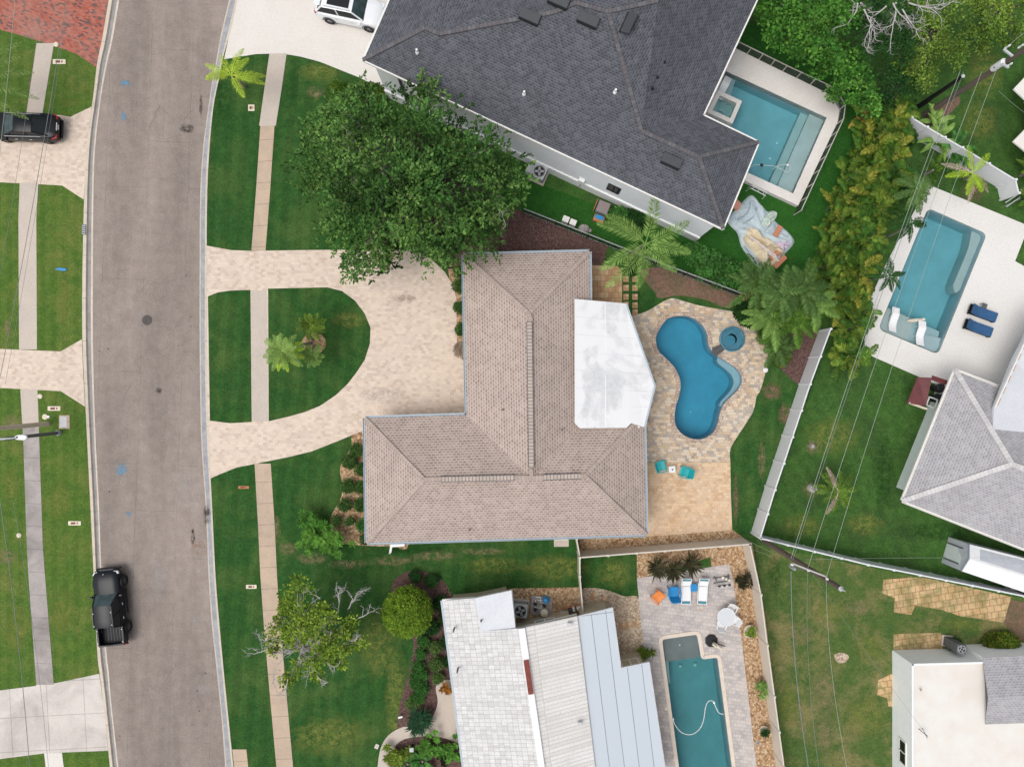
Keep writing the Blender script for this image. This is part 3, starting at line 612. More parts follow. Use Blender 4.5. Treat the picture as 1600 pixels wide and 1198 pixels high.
MB().box((0, 0, .01), (.3, .72, .02)).build('grate_frame', M['dgrey'], t)
for k in range(5): MB().box((0, -.28+.14*k, .025), (.24, .05, .02)).build('grate_bar', M['lgrey'], t)
t = T('pool_noodle', 'small bright blue toy board lying in the left verge', 'toy', G(96, 421, .03), R(-3))
MB().loft([[Vector((x, y*wd, z)) for y, z in ((-1, 0), (1, 0), (1, .04), (-1, .04))] for x, wd in ((-.42, .01), (-.3, .06), (0, .1), (.25, .09), (.42, .03))]).build('board', M['blue'], t, bev=.01)
# stepping stones
for i, (x, y) in enumerate([(978, 436), (978, 450), (978, 464), (992, 436), (992, 450), (992, 464), (992, 477), (992, 488), (978, 476)]):
    s = MB().box((0, 0, .02), (.38, .42, .04)).build('stepping_stone', M['flag'], None, bev=.02); s.location = G(x, y, .006)
    tag(s, ['top', 'second', 'third', 'top', 'second', 'third', 'fourth', 'bottom', 'bottom'][i]+' rust coloured stepping stone of the '+('left' if x < 985 else 'right')+' row beside the house', 'stepping stone', 'stepping stones beside the house')
for i, (x, y) in enumerate([(927, 931), (942, 937), (972, 977), (981, 976), (994, 973)]):
    s = MB().box((0, 0, .02), (.32, .5, .04)).build('stepping_stone', M['flag'], None, bev=.02); s.location = G(x, y, .012); s.rotation_euler.z = R(-20)
    tag(s, 'brown stepping stone in the pale gravel, '+['left one of the upper pair', 'right one of the upper pair', 'left one of the lower three', 'middle one of the lower three', 'right one of the lower three'][i], 'stepping stone', 'stepping stones in the pale gravel')
# ------------------------------------------------------------ pools
def smooth_ring(mb, inner, outer, z0, z1):
    n = len(inner); vs = [Vector((p[0], p[1], z)) for l, z in ((inner, z0), (inner, z1), (outer, z1), (outer, z0)) for p in l]
    return mb.add(vs, [(i+a*n, (i+1) % n+a*n, (i+1) % n+b*n, i+b*n) for i in range(n) for a, b in ((0, 1), (1, 2), (2, 3), (3, 0))])
def pool(label, outline, zr, depth, plaster, wat, copmat, copw, zw, shelves=(), lift=0):
    P = ccw([Vector((p[0], p[1], 0)) for p in outline]); c = sum(P, Vector())/len(P); c.z = 0
    t = T('swimming_pool', label, 'swimming pool', c)
    b = MB(); n = len(P)
    b.add([Vector((p.x, p.y, zr)) for p in P]+[Vector((p.x, p.y, -depth)) for p in P], [(i, n+i, n+(i+1) % n, (i+1) % n) for i in range(n)])
    b.sheet([Vector((p.x, p.y, -depth)) for p in P])
    b.build('basin', M[plaster], t, c, fixn=False)
    for nm, pl, z, mt in shelves:
        MB().prism(ccw([G(x, y) for x, y in pl]), -depth+.01, z).build(nm, M[mt], t, c)
    wp = offset(P, .015)
    wm = MB().prism([Vector((p.x, p.y, 0)) for p in wp], -depth-.02, zw); wm.build('water', M[wat], t, c, fixn=False)
    if copmat: smooth_ring(MB(), offset(P, -.01), offset(P, copw), zr-.05, zr+.035).build('coping', M[copmat], t, c)
    return t, c
pool('curvy kidney shaped blue pool behind the pink brown tiled house', gp(KID), .02, 1.5, 'plaster_b', 'water_k', 'coping_tan', .28, -.12,
     [('curved_bench', sm([(1126, 556), (1140, 560), (1160, 578), (1164, 600), (1155, 615), (1131, 635), (1128, 629), (1143, 612), (1149, 600), (1147, 588), (1137, 577), (1124, 566)]), -.42, 'plaster_l')])
MBd = None
pu = [(1131, 116), (1287, 188), (1235, 305), (1163, 272), (1172, 252), (1088, 213)]
DECK_U = [(1146, 80), (1290, 151), (1303, 160), (1309, 176), (1304, 195), (1243, 324), (1160, 285), (1110, 260), (1075, 215), (1075, 180)]
dk = MB().prism(ccw([G(x, y) for x, y in DECK_U]), -.02, .45, [ccw(gp(pu))]); dk.build('pool_deck', M['deck_u'], kind='structure')
pool('rectangular blue pool with a side ledge beside the charcoal roofed house', gp(pu), .46, .9, 'plaster_b', 'water_r', None, 0, .33,
     [('ledge', [(1265, 178), (1287, 188), (1235, 305), (1213, 295)], -.02, 'plaster_g'), ('ledge_step', [(1254, 173), (1265, 178), (1213, 295), (1202, 290)], -.35, 'plaster_g'),
      ('sun_shelf', [(1131, 116), (1150, 125), (1142, 150), (1116, 143)], -.1, 'plaster_l')])
t = T('raised_spa', 'square white rimmed spa raised against the charcoal roofed house', 'spa', G(1130, 178, .3))
sq = ccw([G(x, y)-G(1130, 178) for x, y in [(1117, 148), (1154, 165), (1139, 200), (1100, 182)]])
isq = offset(sq, -.28)
m = MB(); smooth_ring(m, isq, [Vector((p.x, p.y, 0)) for p in sq], -.9, .45); m.build('spa_wall', M['deck_u'], t)
MB().prism(isq, -.6, -.3).build('spa_floor', M['plaster_g'], t); MB().prism(offset(isq, -.45), -.28, -.15).build('spa_seat', M['plaster_l'], t)
MB().prism([p*1.002 for p in isq], -.9, .33).build('water', M['water_r'], t)
pool('long rounded turquoise pool with white loungers in its shallow end', gp(POOL_R), .02, 1.4, 'plaster_b', 'water_r', None, 0, -.12,
     [('sun_shelf', [(1391, 480), (1432, 499), (1422, 535), (1367, 520)], -.32, 'plaster_g'), ('shelf_step', [(1432, 499), (1474, 517), (1466, 556), (1422, 535)], -.45, 'plaster_l'),
      ('upper_step', [(1447, 521), (1474, 528), (1466, 556), (1440, 545)], -.28, 'plaster_l'),
      ('bench', sm([(1528, 352), (1548, 368), (1506, 452), (1496, 446), (1501, 432), (1520, 385)], True, 3), -.45, 'plaster_g')])
pool('green teal pool with a stepped corner and cream coping beside the blue panel roof', gp(POOL_B), .03, 1.5, 'plaster_b', 'water_b', 'coping_cream', .25, -.12,
     [('shallow_shelf', [(1030, 995), (1092, 985), (1094, 1030), (1046, 1036), (1038, 1034)], -.35, 'plaster_dk'), ('side_bench', [(1036, 1034), (1046, 1033), (1050, 1072), (1044, 1072)], -.5, 'plaster_l')])
# raised round spa
t = T('round_spa', 'small round blue spa raised beside the kidney pool', 'spa', G(1143, 530, .014))
MB().lathe([(.88, 0), (.88, .22), (.81, .24), (.80, .18), (.78, .02), (.5, .01), (.38, -.0), (.01, -.0)], seg=40).build('spa_shell', plain('spa_tile_blue', (.07, .22, .31)), t, smooth=40)
MB().lathe([(.775, .1), (.775, .17)], seg=40).build('water', M['water_k'], t)
MB().lathe([(.36, .004), (.36, .035), (.01, .04)], (-.1, -.08, 0), seg=24).build('spa_drain_well', plain('tile_deep_blue', (.04, .22, .32)), t)
t = T('spa_spillway', 'dark tiled spillway slab between the round spa and the kidney pool', 'spillway', G(1121, 547, .014))
m = MB(); m.prism(ccw([G(x, y)-G(1121, 547) for x, y in [(1112, 543), (1126, 538), (1131, 547), (1119, 557), (1112, 553)]]), 0, .1).build('spillway_slab', M['dgrey'], t, bev=.01)
m = MB(); m.bar((-.35, -.05, .12), (.25, .3, .16), .12, .03).bar((-.3, -.3, .12), (.35, .0, .16), .1, .03).build('spillway_lip', M['iron'], t)

# ------------------------------------------------------------ houses
def zplane(px, py, e0, e1, z0, sl):
    """height at which the ray of pixel (px,py) meets the roof plane rising from eave e0-e1"""
    z = z0+1
    a = W(*e0, z0); b = W(*e1, z0); dv = (b-a).normalized(); nrm = Vector((-dv.y, dv.x, 0))
    for _ in range(12):
        p = W(px, py, z); z = z0+sl*abs((p-a).dot(nrm))
    return z
def face(mb, pts, e0, e1):
    pts = [Vector(p) for p in pts]; a = Vector(e0); u = (Vector(e1)-a).normalized()
    nr = Vector((0, 0, 0))
    for i in range(len(pts)): nr += (pts[i]-pts[0]).cross(pts[(i+1) % len(pts)]-pts[0])
    nr.normalize()
    if nr.z < 0: nr = -nr
    v = nr.cross(u)
    tri = tessellate_polygon([pts])
    uv = [((p-a).dot(u), (p-a).dot(v)) for p in pts]; fs = []
    for t3 in tri:
        A, B, C = (pts[i] for i in t3)
        fs.append(t3 if (B-A).cross(C-A).z > 0 else (t3[0], t3[2], t3[1]))
    mb.add(pts, [tuple(f) for f in fs], [[uv[i] for i in f] for f in fs])
def walls(t, org, eave, z1, inset, mat, z0=0, name='wall'):
    p = offset(eave, -inset); MB().prism(p, z0, z1).build(name, mat, t, org)
    return p
def roofbase(t, org, eave, z, mat, th=.22, gut=None, gw=.12):
    """soffit slab under the roof planes and gutters along the eave"""
    MB().prism(ccw(eave), z-th, z-.015).build('soffit', mat, t, org)
    if gut:
        n = len(eave)
        for i in range(n):
            a, b = eave[i], eave[(i+1) % n]
            if i in (gut.get('skip') or ()): continue
            mid = (a+b)/2; d = (b-a).normalized(); o = Vector((d.y, -d.x, 0))
            if gut.get('flip'): o = -o
            m = MB(); A = a+o*gw/2; B = b+o*gw/2
            z_ = z-.05
            m.bar(A+Vector((0, 0, z_-.05-A.z)), B+Vector((0, 0, z_-.05-B.z)), gw, .03)
            m.bar(A+o*gw*.45+Vector((0, 0, z_-A.z)), B+o*gw*.45+Vector((0, 0, z_-B.z)), .025, .12)
            m.bar(A-o*gw*.45+Vector((0, 0, z_-A.z)), B-o*gw*.45+Vector((0, 0, z_-B.z)), .02, .12)
            m.build('gutter', gut['mat'], t, org)
def caps(t, org, segs, mat, wd=.28, hg=.07, name='ridge_cap'):
    for i, (a, b) in enumerate(segs): MB().bar(a+Vector((0, 0, .02+.002*i)), b+Vector((0, 0, .02+.002*i)), wd, hg).build(name, mat, t, org)
def window(t, org, a, b, z0, z1, frame=None, glass=None, name='window'):
    """a-b: ground line on the wall face (ccw wall order), window of that width"""
    a = Vector(a); b = Vector(b); d = (b-a).normalized(); o = Vector((d.y, -d.x, 0))
    f = MB()
    for p, q in ((a, b),):
        for z in (z0, z1): f.bar(Vector((p.x, p.y, z))+o*.02, Vector((q.x, q.y, z))+o*.02, .08, .07)
    for p in (a, b, (a+b)/2): f.bar(Vector((p.x, p.y, z0))+o*.02, Vector((p.x, p.y, z1))+o*.02, .07, .08)
    w_ = f.build(name, frame or M['trim'], t, org)
    gl = MB(); gl.add([Vector((p.x, p.y, z))+o*.012 for p, z in ((a, z0), (b, z0), (b, z1), (a, z1))], [(0, 1, 2, 3)]); gl.build('pane', glass or M['glass'], w_)
    bpy.data.objects[-1] if False else None
    pane = w_.children[0] if w_.children else None
    if pane:
        me = pane.data
        for v in me.vertices: v.co -= Vector(org)
    return w_
def wwin(t, org, P, i, f0, f1, z0, z1, **k):
    a = P[i]; b = P[(i+1) % len(P)]
    return window(t, org, a.lerp(b, f0), a.lerp(b, f1), z0, z1, **k)

# --- main house
ZE = 2.75; ZR = 4.3
E = [W(x, y, ZE) for x, y in [(724, 398), (921, 393), (924, 648), (1006, 646), (1010, 835), (573, 848), (570, 653), (729, 648)]]
a, b, c, d, e, f, g_, h = E
r1, r2, r3, r4 = W(826, 490, ZR), W(831, 748, ZR), W(663, 749, ZR), W(914, 743, ZR)
org = Vector((0, -3, 0)); org = G(790, 640)
house = T('main_house', 'single storey house with a pinkish brown tiled roof beside the kidney pool', 'house', org)
m = MB()
face(m, [b, a, r1], b, a); face(m, [a, h, r2, r1], a, h); face(m, [r1, r2, c, b], c, b)
face(m, [h, g_, r3, r2], h, g_); face(m, [g_, f, r3], g_, f); face(m, [f, e, r4, r2, r3], f, e); face(m, [e, d, r4], e, d); face(m, [d, c, r2, r4], d, c)
roof = m.build('roof', M['shingle_main'], house, org, fixn=False)
eav = [a, h, g_, f, e, d, c, b]
roofbase(house, org, eav, ZE, M['trim'], gut={'mat': M['gut_blue'], 'skip': (5, )}, gw=.14)
caps(roof, org, [(a, r1), (b, r1), (g_, r3), (f, r3), (d, r4), (e, r4), (r1, W(830, 502, ZR)), (W(829, 732, ZR), r2), (r3, W(690, 748, ZR)), (W(804, 746, ZR), W(850, 746, ZR)), (W(906, 744, ZR), r4)], M['cap_main'], .26, .05)
for p, q in (((827, 503), (830, 730)), ((690, 748.5), (804, 746)), ((849, 745.5), (907, 743.5))):
    pa, qa = W(*p, ZR+.04), W(*q, ZR+.04)
    v = MB().bar(pa, qa, .34, .12).build('ridge_vent', M['vent_main'], roof, org)
    dd = (qa-pa).normalized(); oo = Vector((-dd.y, dd.x, 0))*.17
    MB().bar(pa+oo, qa+oo, .035, .14).bar(pa-oo, qa-oo, .035, .14).build('vent_edge', M['dgrey'], roof, org)
P = walls(house, org, eav, ZE-.2, .55, M['wall_main'])
for i in range(len(P)):
    L = (P[(i+1) % len(P)]-P[i]).length; k = max(1, int(L/3.6))
    for j in range(k): wwin(house, org, P, i, (j+.3)/k, (j+.3)/k+1.4/L, .9, 2.1)
for (px, py) in ((878, 671), (785, 640), (733, 828)):
    z = 3.5 if py < 700 else 3.0
    m = MB().tube([W(px, py, z-.3), W(px, py, z+.35)], .06, 8); m.build('vent_pipe', M['dgrey'], house, org)
m = MB(); m.bar(W(612, 849, 2.6), W(610, 862, 2.2), .14, .1).bar(W(610, 862, 2.2), W(609, 864, .1), .12, .1).bar(W(611, 851, 2.6), W(632, 849, 2.6), .3, .1).build('downspout', M['white'], house, org)
# covered lanai roof
LP = [((898, 467), 3.42), ((977, 474), 3.1), ((1022, 603), 3.02), ((1006, 667), 3.05), ((986, 661), 3.16), ((979, 668), 3.18), ((906, 669), 3.42), ((898, 661), 3.45)]
pts = [W(*p, z+.12) for p, z in LP]
m = MB(); m.sheet(pts); n = len(pts); lo_ = [p-Vector((0, 0, .16)) for p in pts]; tmp = MB().sheet(lo_); m.add(tmp.v, [tuple(reversed(f_)) for f_ in tmp.f]); m.add(pts+lo_, [(i, (i+1) % n, n+(i+1) % n, n+i) for i in range(n)])
lan = m.build('lanai_roof', M['lanai'], house, org)
m = MB()
for i in (1, 2): m.bar(pts[i]+Vector((.06, 0, -.08)), pts[i+1]+Vector((.06, 0, -.08)), .12, .16)
m.build('lanai_gutter', M['gut_blue'], lan, org)
for k in range(1, 7):
    u_ = k/7; MB().bar(pts[0].lerp(pts[7], u_)+Vector((.05, 0, .004)), (pts[1].lerp(pts[2], min(1, u_*1.5)) if u_ < .66 else pts[2].lerp(pts[3], (u_-.66)*2.6))+Vector((-.08, 0, .004)), .035, .016).build('panel_seam', M['panel_white'], lan, org)
m = MB(); m.bar(pts[0].lerp(pts[1], .6)+Vector((0, 0, .005)), pts[5].lerp(pts[6], .45)+Vector((0, 0, .005)), .05, .02).build('roof_seam', M['white'], lan, org)
for q in (1, 2, 3): 
    b_ = pts[q]+Vector((-.3, 0, 0)); MB().bar((b_.x, b_.y, 0.014), (b_.x, b_.y, b_.z-.14), .12, .12).build('lanai_post', M['trim'], lan, org)
t = T('step_slab', 'pale concrete step slab on the grass below the south eave of the pink brown roof', 'step', G(877, 845, .006))
MB().box((0, 0, .05), (1.05, .75, .1)).build('slab', M['conc'], t, bev=.02); MB().box((0, .2, .11), (.9, .2, .02)).build('slab_edge', M['conc_white'], t)

# --- charcoal roofed house (top)
Z0 = 5.6; SLP = .42
e0, e1 = (567, 94), (1130, 358)
org = G(880, 150)
up = T('charcoal_roof_house', 'large house with a charcoal shingle roof and pale walls along the top of the view', 'house', org)
A, B, C, D, Ee = W(567, 94, Z0), W(1130, 358, Z0), W(1186, 222, Z0), W(1099, 180, Z0), W(1183, 0, Z0)
E2 = Ee+(Ee-D).normalized()*6; F = A+(W(608, 0, Z0)-A).normalized()*9
zp = lambda x, y: W(x, y, zplane(x, y, e0, e1, Z0, SLP))
L_, K_, J_ = zp(1092, 246), zp(1002, 205), zp(950, 19)
V_, PK = zp(865, 20), zp(900, 5)
R1, R2, Q = zp(664, 44), zp(687, 54), zp(775, 12)
N1 = W(1028, 2, J_.z); N2 = W(1090, -110, J_.z)
m = MB()
face(m, [A, B, L_, K_, J_, PK, V_, Q, R2, R1], A, B)
face(m, [B, C, L_], B, C); face(m, [C, D, K_, L_], C, D); face(m, [D, Ee, E2, N2, N1, J_, K_], D, E2)
lowz = 6.0
top = [F, W(700, -90, lowz), W(760, -90, lowz+1), W(870, -90, lowz+1), W(960, -90, lowz+1), W(1090, -111, lowz+2)]
face(m, [A, R1, top[1], F], A, F)
face(m, [R1, R2, top[2], top[1]], R1, top[1]); face(m, [R2, Q, V_, top[3], top[2]], R2, top[2])
face(m, [V_, PK, top[4], top[3]], V_, top[3]); face(m, [PK, J_, N1, N2, top[4]], PK, J_)
roof = m.build('roof', M['shingle_dark'], up, org, fixn=False)
eav = ccw([A, B, C, D, E2, F+(Vector((4, 3, 0)))])
roofbase(up, org, [Vector((p.x, p.y, 0)) for p in eav], Z0, M['trim'], .2)
for p, q in ((A, B), (B, C), (C, D), (D, E2), (A, F)): MB().bar(p+Vector((0, 0, -.06)), q+Vector((0, 0, -.06)), .13, .14).build('fascia', M['trim'], up, org)
caps(roof, org, [(A, R1), (R1, R2), (V_, PK), (PK, J_), (J_, K_), (K_, L_), (L_, B), (L_, C), (J_, N1), (R2, V_)], M['cap_dark'], .24, .05)
ov_ = None
P = walls(up, org, [Vector((p.x, p.y, 0)) for p in eav], Z0-.15, .35, M['wall_blue'])
iAB = min(range(len(P)), key=lambda i: (P[i]-Vector((A.x, A.y, 0))).length+(P[(i+1) % len(P)]-Vector((B.x, B.y, 0))).length)
pw = P[iAB]; qw = P[(iAB+1) % len(P)]; Lw = (qw-pw).length
def fw(px, py, z):            # fraction along the south west wall for a pixel at height z
    v = W(px, py, z); return (Vector((v.x, v.y, 0))-pw).dot(qw-pw)/Lw**2
fr = fw(957, 299, 2.6); wwin(up, org, P, iAB, fr-.42/Lw, fr+.42/Lw, 2.0, 3.2, frame=M['black'])
dd = (qw-pw).normalized(); on = Vector((dd.y, -dd.x, 0))
m = MB(); m.bar(pw+on*.05+Vector((0, 0, .55)), qw+on*.05+Vector((0, 0, .55)), .14, 1.1).build('base_course', M['white'], up, org)
f1, f2 = fw(813, 222, 4.5), fw(917, 270, 4.5)
m = MB(); m.bar(pw.lerp(qw, f1)+on*.03+Vector((0, 0, 4.6)), pw.lerp(qw, f2)+on*.03+Vector((0, 0, 4.6)), .08, .1).build('wall_groove', M['black_mat'], up, org)
f3 = fw(612, 128, 4)
MB().bar(pw.lerp(qw, f3+.02)+on*.06, pw.lerp(qw, f3+.02)+on*.06+Vector((0, 0, 5.4)), .14, .12).build('downspout', M['dgrey'], up, org)
fm = fw(907, 286, 1.5); c_ = pw.lerp(qw, fm)+on*.12
MB().box((c_.x, c_.y, 1.5), (.42, .24, .6), math.atan2(dd.y, dd.x)).build('electric_meter', M['white'], up, org, bev=.02)
MB().bar(c_+Vector((0, 0, 0)), c_+Vector((0, 0, 1.3)), .08, .08).build('conduit', M['lgrey'], up, org)
for (px, py, rz) in ((828, 27, -24), (919, 32, -24), (983, 37, 65), (1049, 252, -24), (873, 2, -24)):
    p = zp(px, py) if px != 983 else zp(px, py)+Vector((0, 0, -.1))
    a_ = R(rz)
    v = MB().box((p.x, p.y, p.z+.16), (1.25, .55, .14), a_, 0, R(20) if rz < 0 else R(-18)).build('roof_vent', M['vent_dk'], roof, org, bev=.02)
    o2 = Vector((math.sin(a_), -math.cos(a_), 0))*.3*(1 if rz < 0 else -1)
    MB().box((p.x+o2.x, p.y+o2.y, p.z+.02), (1.2, .1, .16), a_).build('vent_louver', M['black'], roof, org)
for (px, py, mm) in ((1037, 101, 'black'), (1026, 124, 'black'), (1018, 141, 'black'), (652, 82, 'white'), (819, 147, 'white'), (961, 144, 'white'), (1000, 18, 'white')):
    p = zp(px, py) if px < 1000 else W(px, py, zplane(px, py, (1099, 180), (1183, 0), Z0, SLP))
    MB().tube([p-Vector((0, 0, .2)), p+Vector((0, 0, .35))], .07, 10).lathe([(.13, -.05), (.1, .06), (.01, .06)], p, 12).build('vent_pipe', M[mm], roof, org)

# --- white tiled house (bottom)
ZL = 2.7
org = G(830, 1120)
wh = T('white_tile_house', 'house with white gridded roof tiles and pale blue roof panels beside the green teal pool', 'house', org)
a1, a2 = W(691, 938, ZL), W(729, 1235, ZL); rt, rb = W(815, 981, 4.1), W(853, 1245, 4.1)
c1, c2 = W(902, 962, 3.0), W(936, 1245, 3.0)
n1, n2 = W(742, 933, 2.95), W(800, 922, 2.95); n3 = W(806, 984, 3.2); n4 = W(750, 990, 3.2)
m = MB(); zq = lambda x, y: W(x, y, zplane(x, y, (691, 938), (729, 1235), ZL, .27))
face(m, [a1, a2, rb, rt, zq(752, 986), zq(742, 934)], a2, a1)
roof = m.build('roof', M['tile_white'], wh, org, fixn=False)
m = MB(); face(m, [rt, rb, c2, c1], c2, c1); m.build('rear_roof_slope', M['tile_white2'], wh, org, fixn=False)
m = MB(); pp = [zq(742, 934)+Vector((0, 0, .03)), W(799, 922, 3.35), W(806, 986, 3.9), zq(752, 990)+Vector((0, 0, .03))]
m.sheet(pp); lo_ = [p-Vector((0, 0, .12)) for p in pp]; m.add(pp+lo_, [(i, (i+1) % 4, 4+(i+1) % 4, 4+i) for i in range(4)]); m.build('smooth_roof_panel', M['panel_white'], wh, org)
base = ccw([Vector((p.x, p.y, 0)) for p in (a1, a2, c2, c1, W(806, 982, ZL), W(800, 922, ZL), W(742, 934, ZL))])
MB().prism(base, 2.45, ZL-.02).build('soffit', M['trim'], wh, org)
# under-roof body between soffit and slopes
m = MB(); m.loft([[W(698, 990, 2.68), W(815, 986, 2.68), W(815, 986, 4.0)], [a2, W(853, 1245, 2.7), W(853, 1245, 4.05)]]); m.loft([[W(815, 982, 2.7), c1-Vector((0, 0, .3)), c1-Vector((0, 0, .03)), W(815, 982, 4.05)], [W(853, 1245, 2.7), c2-Vector((0, 0, .3)), c2-Vector((0, 0, .03)), W(853, 1245, 4.05)]])
m.build('gable', M['wall_tan'], wh, org)
P = walls(wh, org, base, 2.5, .45, M['wall_tan'])
m = MB(); gx = offset([W(790, 988, 2.5), W(905, 970, 2.5), W(935, 1245, 2.5), W(800, 1245, 2.5)], -.35); 
MB().prism([Vector((p.x, p.y, 0)) for p in gx], 0, 2.49).build('rear_wall', M['wall_tan'], wh, org)
MB().bar(rt+Vector((0, 0, .03)), rb+Vector((0, 0, .03)), .42, .07).build('ridge_cap', M['white'], wh, org)
MB().bar(rt.lerp(rb, .185)+Vector((0, 0, .1)), rt.lerp(rb, .385)+Vector((0, 0, .1)), .34, .12).build('ridge_vent', M['rust'], wh, org)
MB().bar(a1+Vector((-.06, 0, -.06)), a2+Vector((-.06, 0, -.06)), .13, .13).build('gutter', M['gut_blue'], wh, org)
MB().bar(a1+Vector((0, .05, -.05)), W(742, 933, ZL), .08, .16).build('fascia', M['trim'], wh, org); MB().bar(W(800, 922, ZL), W(806, 982, ZL), .08, .2).build('fascia', M['trim'], wh, org)
bp = [W(901, 963, 2.85), W(957, 949, 2.8), W(970, 1043, 2.75), W(1014, 1034, 2.7), W(1046, 1245, 2.7), W(935, 1245, 2.9)]
bd = (bp[5]-bp[0]).normalized()
m = MB(); face(m, bp, bp[0], bp[0]+bd); lo_ = [p-Vector((0, 0, .15)) for p in bp]
m.add(bp+lo_, [(i, (i+1) % 6, 6+(i+1) % 6, 6+i) for i in range(6)]); m.build('panel_roof', M['metal_roof'], wh, org)
m = MB(); [m.bar(bp[i]+Vector((0, 0, -.02)), bp[i+1]+Vector((0, 0, -.02)), .07, .14) for i in range(4)]; m.build('panel_roof_edge', M['lgrey'], wh, org)
pl = offset([Vector((p.x, p.y, 0)) for p in bp], -.3); P2 = pl; MB().prism(pl, 0, 2.6).build('patio_wall', M['wall_tan'], wh, org)
window(wh, org, *[Vector((p.x, p.y, 0)) for p in (W(836, 973, 1.4), W(866, 967, 1.4))], 1.0, 2.0, glass=plain('window_blue_grey', (.20, .26, .30), .1, .6))
window(wh, org, *[Vector((p.x, p.y, 0)) for p in (W(972, 1038, 1.6), W(998, 1033, 1.6))], 1.0, 2.0)
bl = MB().bar(W(820, 978, 0), W(821, 978, 2.6), .22, .08).build('downspout', M['gut_blue'], wh, org)
for px, py in ((752, 968), (715, 1047), (709, 984)): 
    p = W(px, py, 3.3); MB().tube([p-Vector((0, 0, .4)), p+Vector((0, 0, .3))], .06, 8).build('vent_pipe', M['dgrey'], wh, org)
for px, py in ((906, 1130), (879, 1144), (890, 975)):
    p = W(px, py, 3.4); MB().box((p.x, p.y, p.z), (.3, .25, .2)).build('roof_vent', M['lgrey'], wh, org, bev=.02)

# --- grey shingled house (right)
ZG = 2.8
org = G(1560, 720)
gh = T('grey_shingle_house', 'house with a light grey shingle roof and pale ridges at the right edge', 'house', org)
q1, q2 = W(1493, 579, ZG), W(1411, 782, ZG); q3 = W(1700, 896, ZG); q4 = W(1568, 606, ZG)
rr_ = W(1581, 725, 4.7); rx = W(1720, 780, 4.7)
m = MB(); face(m, [q1, q2, rr_], q1, q2); face(m, [q2, q3, rx, rr_], q2, q3); face(m, [q4, q1, rr_, rx, W(1760, 690, ZG)], q1, q4)
roof = m.build('roof', M['shingle_grey'], gh, org, fixn=False)
eav = ccw([Vector((p.x, p.y, 0)) for p in (q1, q2, q3, W(1780, 690, ZG))])
roofbase(gh, org, eav, ZG, M['trim'], .2, gut={'mat': M['trim']}, gw=.15)
caps(roof, org, [(q1, rr_), (q2, rr_), (rr_, rx)], M['cap_grey'], .34, .06)
walls(gh, org, eav, ZG-.15, .85, M['wall_sage'])
lp = [(1583, 562, 3.0), (1625, 480, 3.0), (1800, 560, 3.0), (1800, 780, 3.2), (1551, 672, 3.9), (1553, 637, 3.6)]
pts = [W(x, y, z+.1) for x, y, z in lp]; n = 6
m = MB(); m.sheet(pts); lo_ = [p-Vector((0, 0, .2)) for p in pts]; m.add(pts+lo_, [(i, (i+1) % n, n+(i+1) % n, n+i) for i in range(n)]); lr = m.build('flat_roof', M['panel_white'], gh, org)
MB().bar(pts[5]+Vector((0, 0, .03)), pts[1]+Vector((0, 0, .03)), .1, .16).build('flat_roof_edge', M['trim'], lr, org)
mb_ = MB()
for k in range(9): mb_.bar(pts[5].lerp(pts[1], k/9+.02)+Vector((.11, .05, .05)), pts[5].lerp(pts[1], k/9+.085)+Vector((.11, .05, .05)), .05, .1)
mb_.build('roof_drain_slots', M['wood'], lr, org)
t = T('burgundy_lean_to', 'burgundy metal lean to roof over stored things beside the grey shingled house', 'shed', G(1432, 616))
m = MB(); pp = [W(1434, 589, 2.0), W(1456, 590, 2.3), W(1447, 634, 2.3), W(1417, 630, 2.0)]
face(m, pp, pp[3], pp[0]); lo_ = [p-Vector((0, 0, .06)) for p in pp]; m.add(pp+lo_, [(i, (i+1) % 4, 4+(i+1) % 4, 4+i) for i in range(4)])
m.build('lean_to_roof', M['burg'], t, G(1432, 616))
MB().bar(W(1456, 590, 2.2), W(1480, 598, 2.2), .3, .1).build('roof_return', M['burg'], t, G(1432, 616))
m = MB(); [m.bar(W(x, y, 0), W(x, y, 1.95), .08, .08) for x, y in ((1432, 592), (1419, 627), (1444, 632))]; m.build('post', M['burg'], t, G(1432, 616))
MB().bar(W(1419, 629, 1.9), W(1447, 639, 1.9), .1, .3).build('front_board', M['cream'], t, G(1432, 616))
for i, (px, py, nm, lb) in enumerate([(1457, 606, 'barbecue_grill', 'black barbecue under the burgundy lean to roof'), (1453, 622, 'storage_tub', 'black tub beside the white frame under the burgundy lean to')]):
    t = T(nm, lb, nm.replace('_', ' '), G(px, py, .014))
    MB().lathe([(.22, 0), (.3, .7), (.34, .8), (.3, .95), (.1, 1.02), (.01, 1.03)], seg=14).build('body', M['black'], t); MB().bar((-.4, 0, .8), (.4, .1, .85), .1, .06).bar((.1, -.3, .5), (.2, .3, 1.0), .08, .06).build('handle', M['black_mat'], t)
t = T('folding_frame', 'white metal frame leaning at the end of the burgundy lean to', 'frame', G(1441, 628, .014), R(-20))
m = MB(); [m.bar(p, q, .06, .06) for p, q in (((-.3, -.3, 0), (-.3, -.3, 1.1)), ((.3, -.3, 0), (.3, -.3, 1.1)), ((-.3, .3, 0), (-.3, .3, 1.1)), ((.3, .3, 0), (.3, .3, 1.1)))]; m.build('leg', M['white'], t)
m = MB(); [m.bar(p, q, .08, .05) for p, q in (((-.3, -.3, 1.1), (.3, -.3, 1.1)), ((.3, -.3, 1.1), (.3, .3, 1.1)), ((-.3, .3, 1.1), (.3, .3, 1.1)), ((-.3, .3, 1.1), (-.3, -.3, 1.1)))]; m.build('top_frame', M['white'], t)

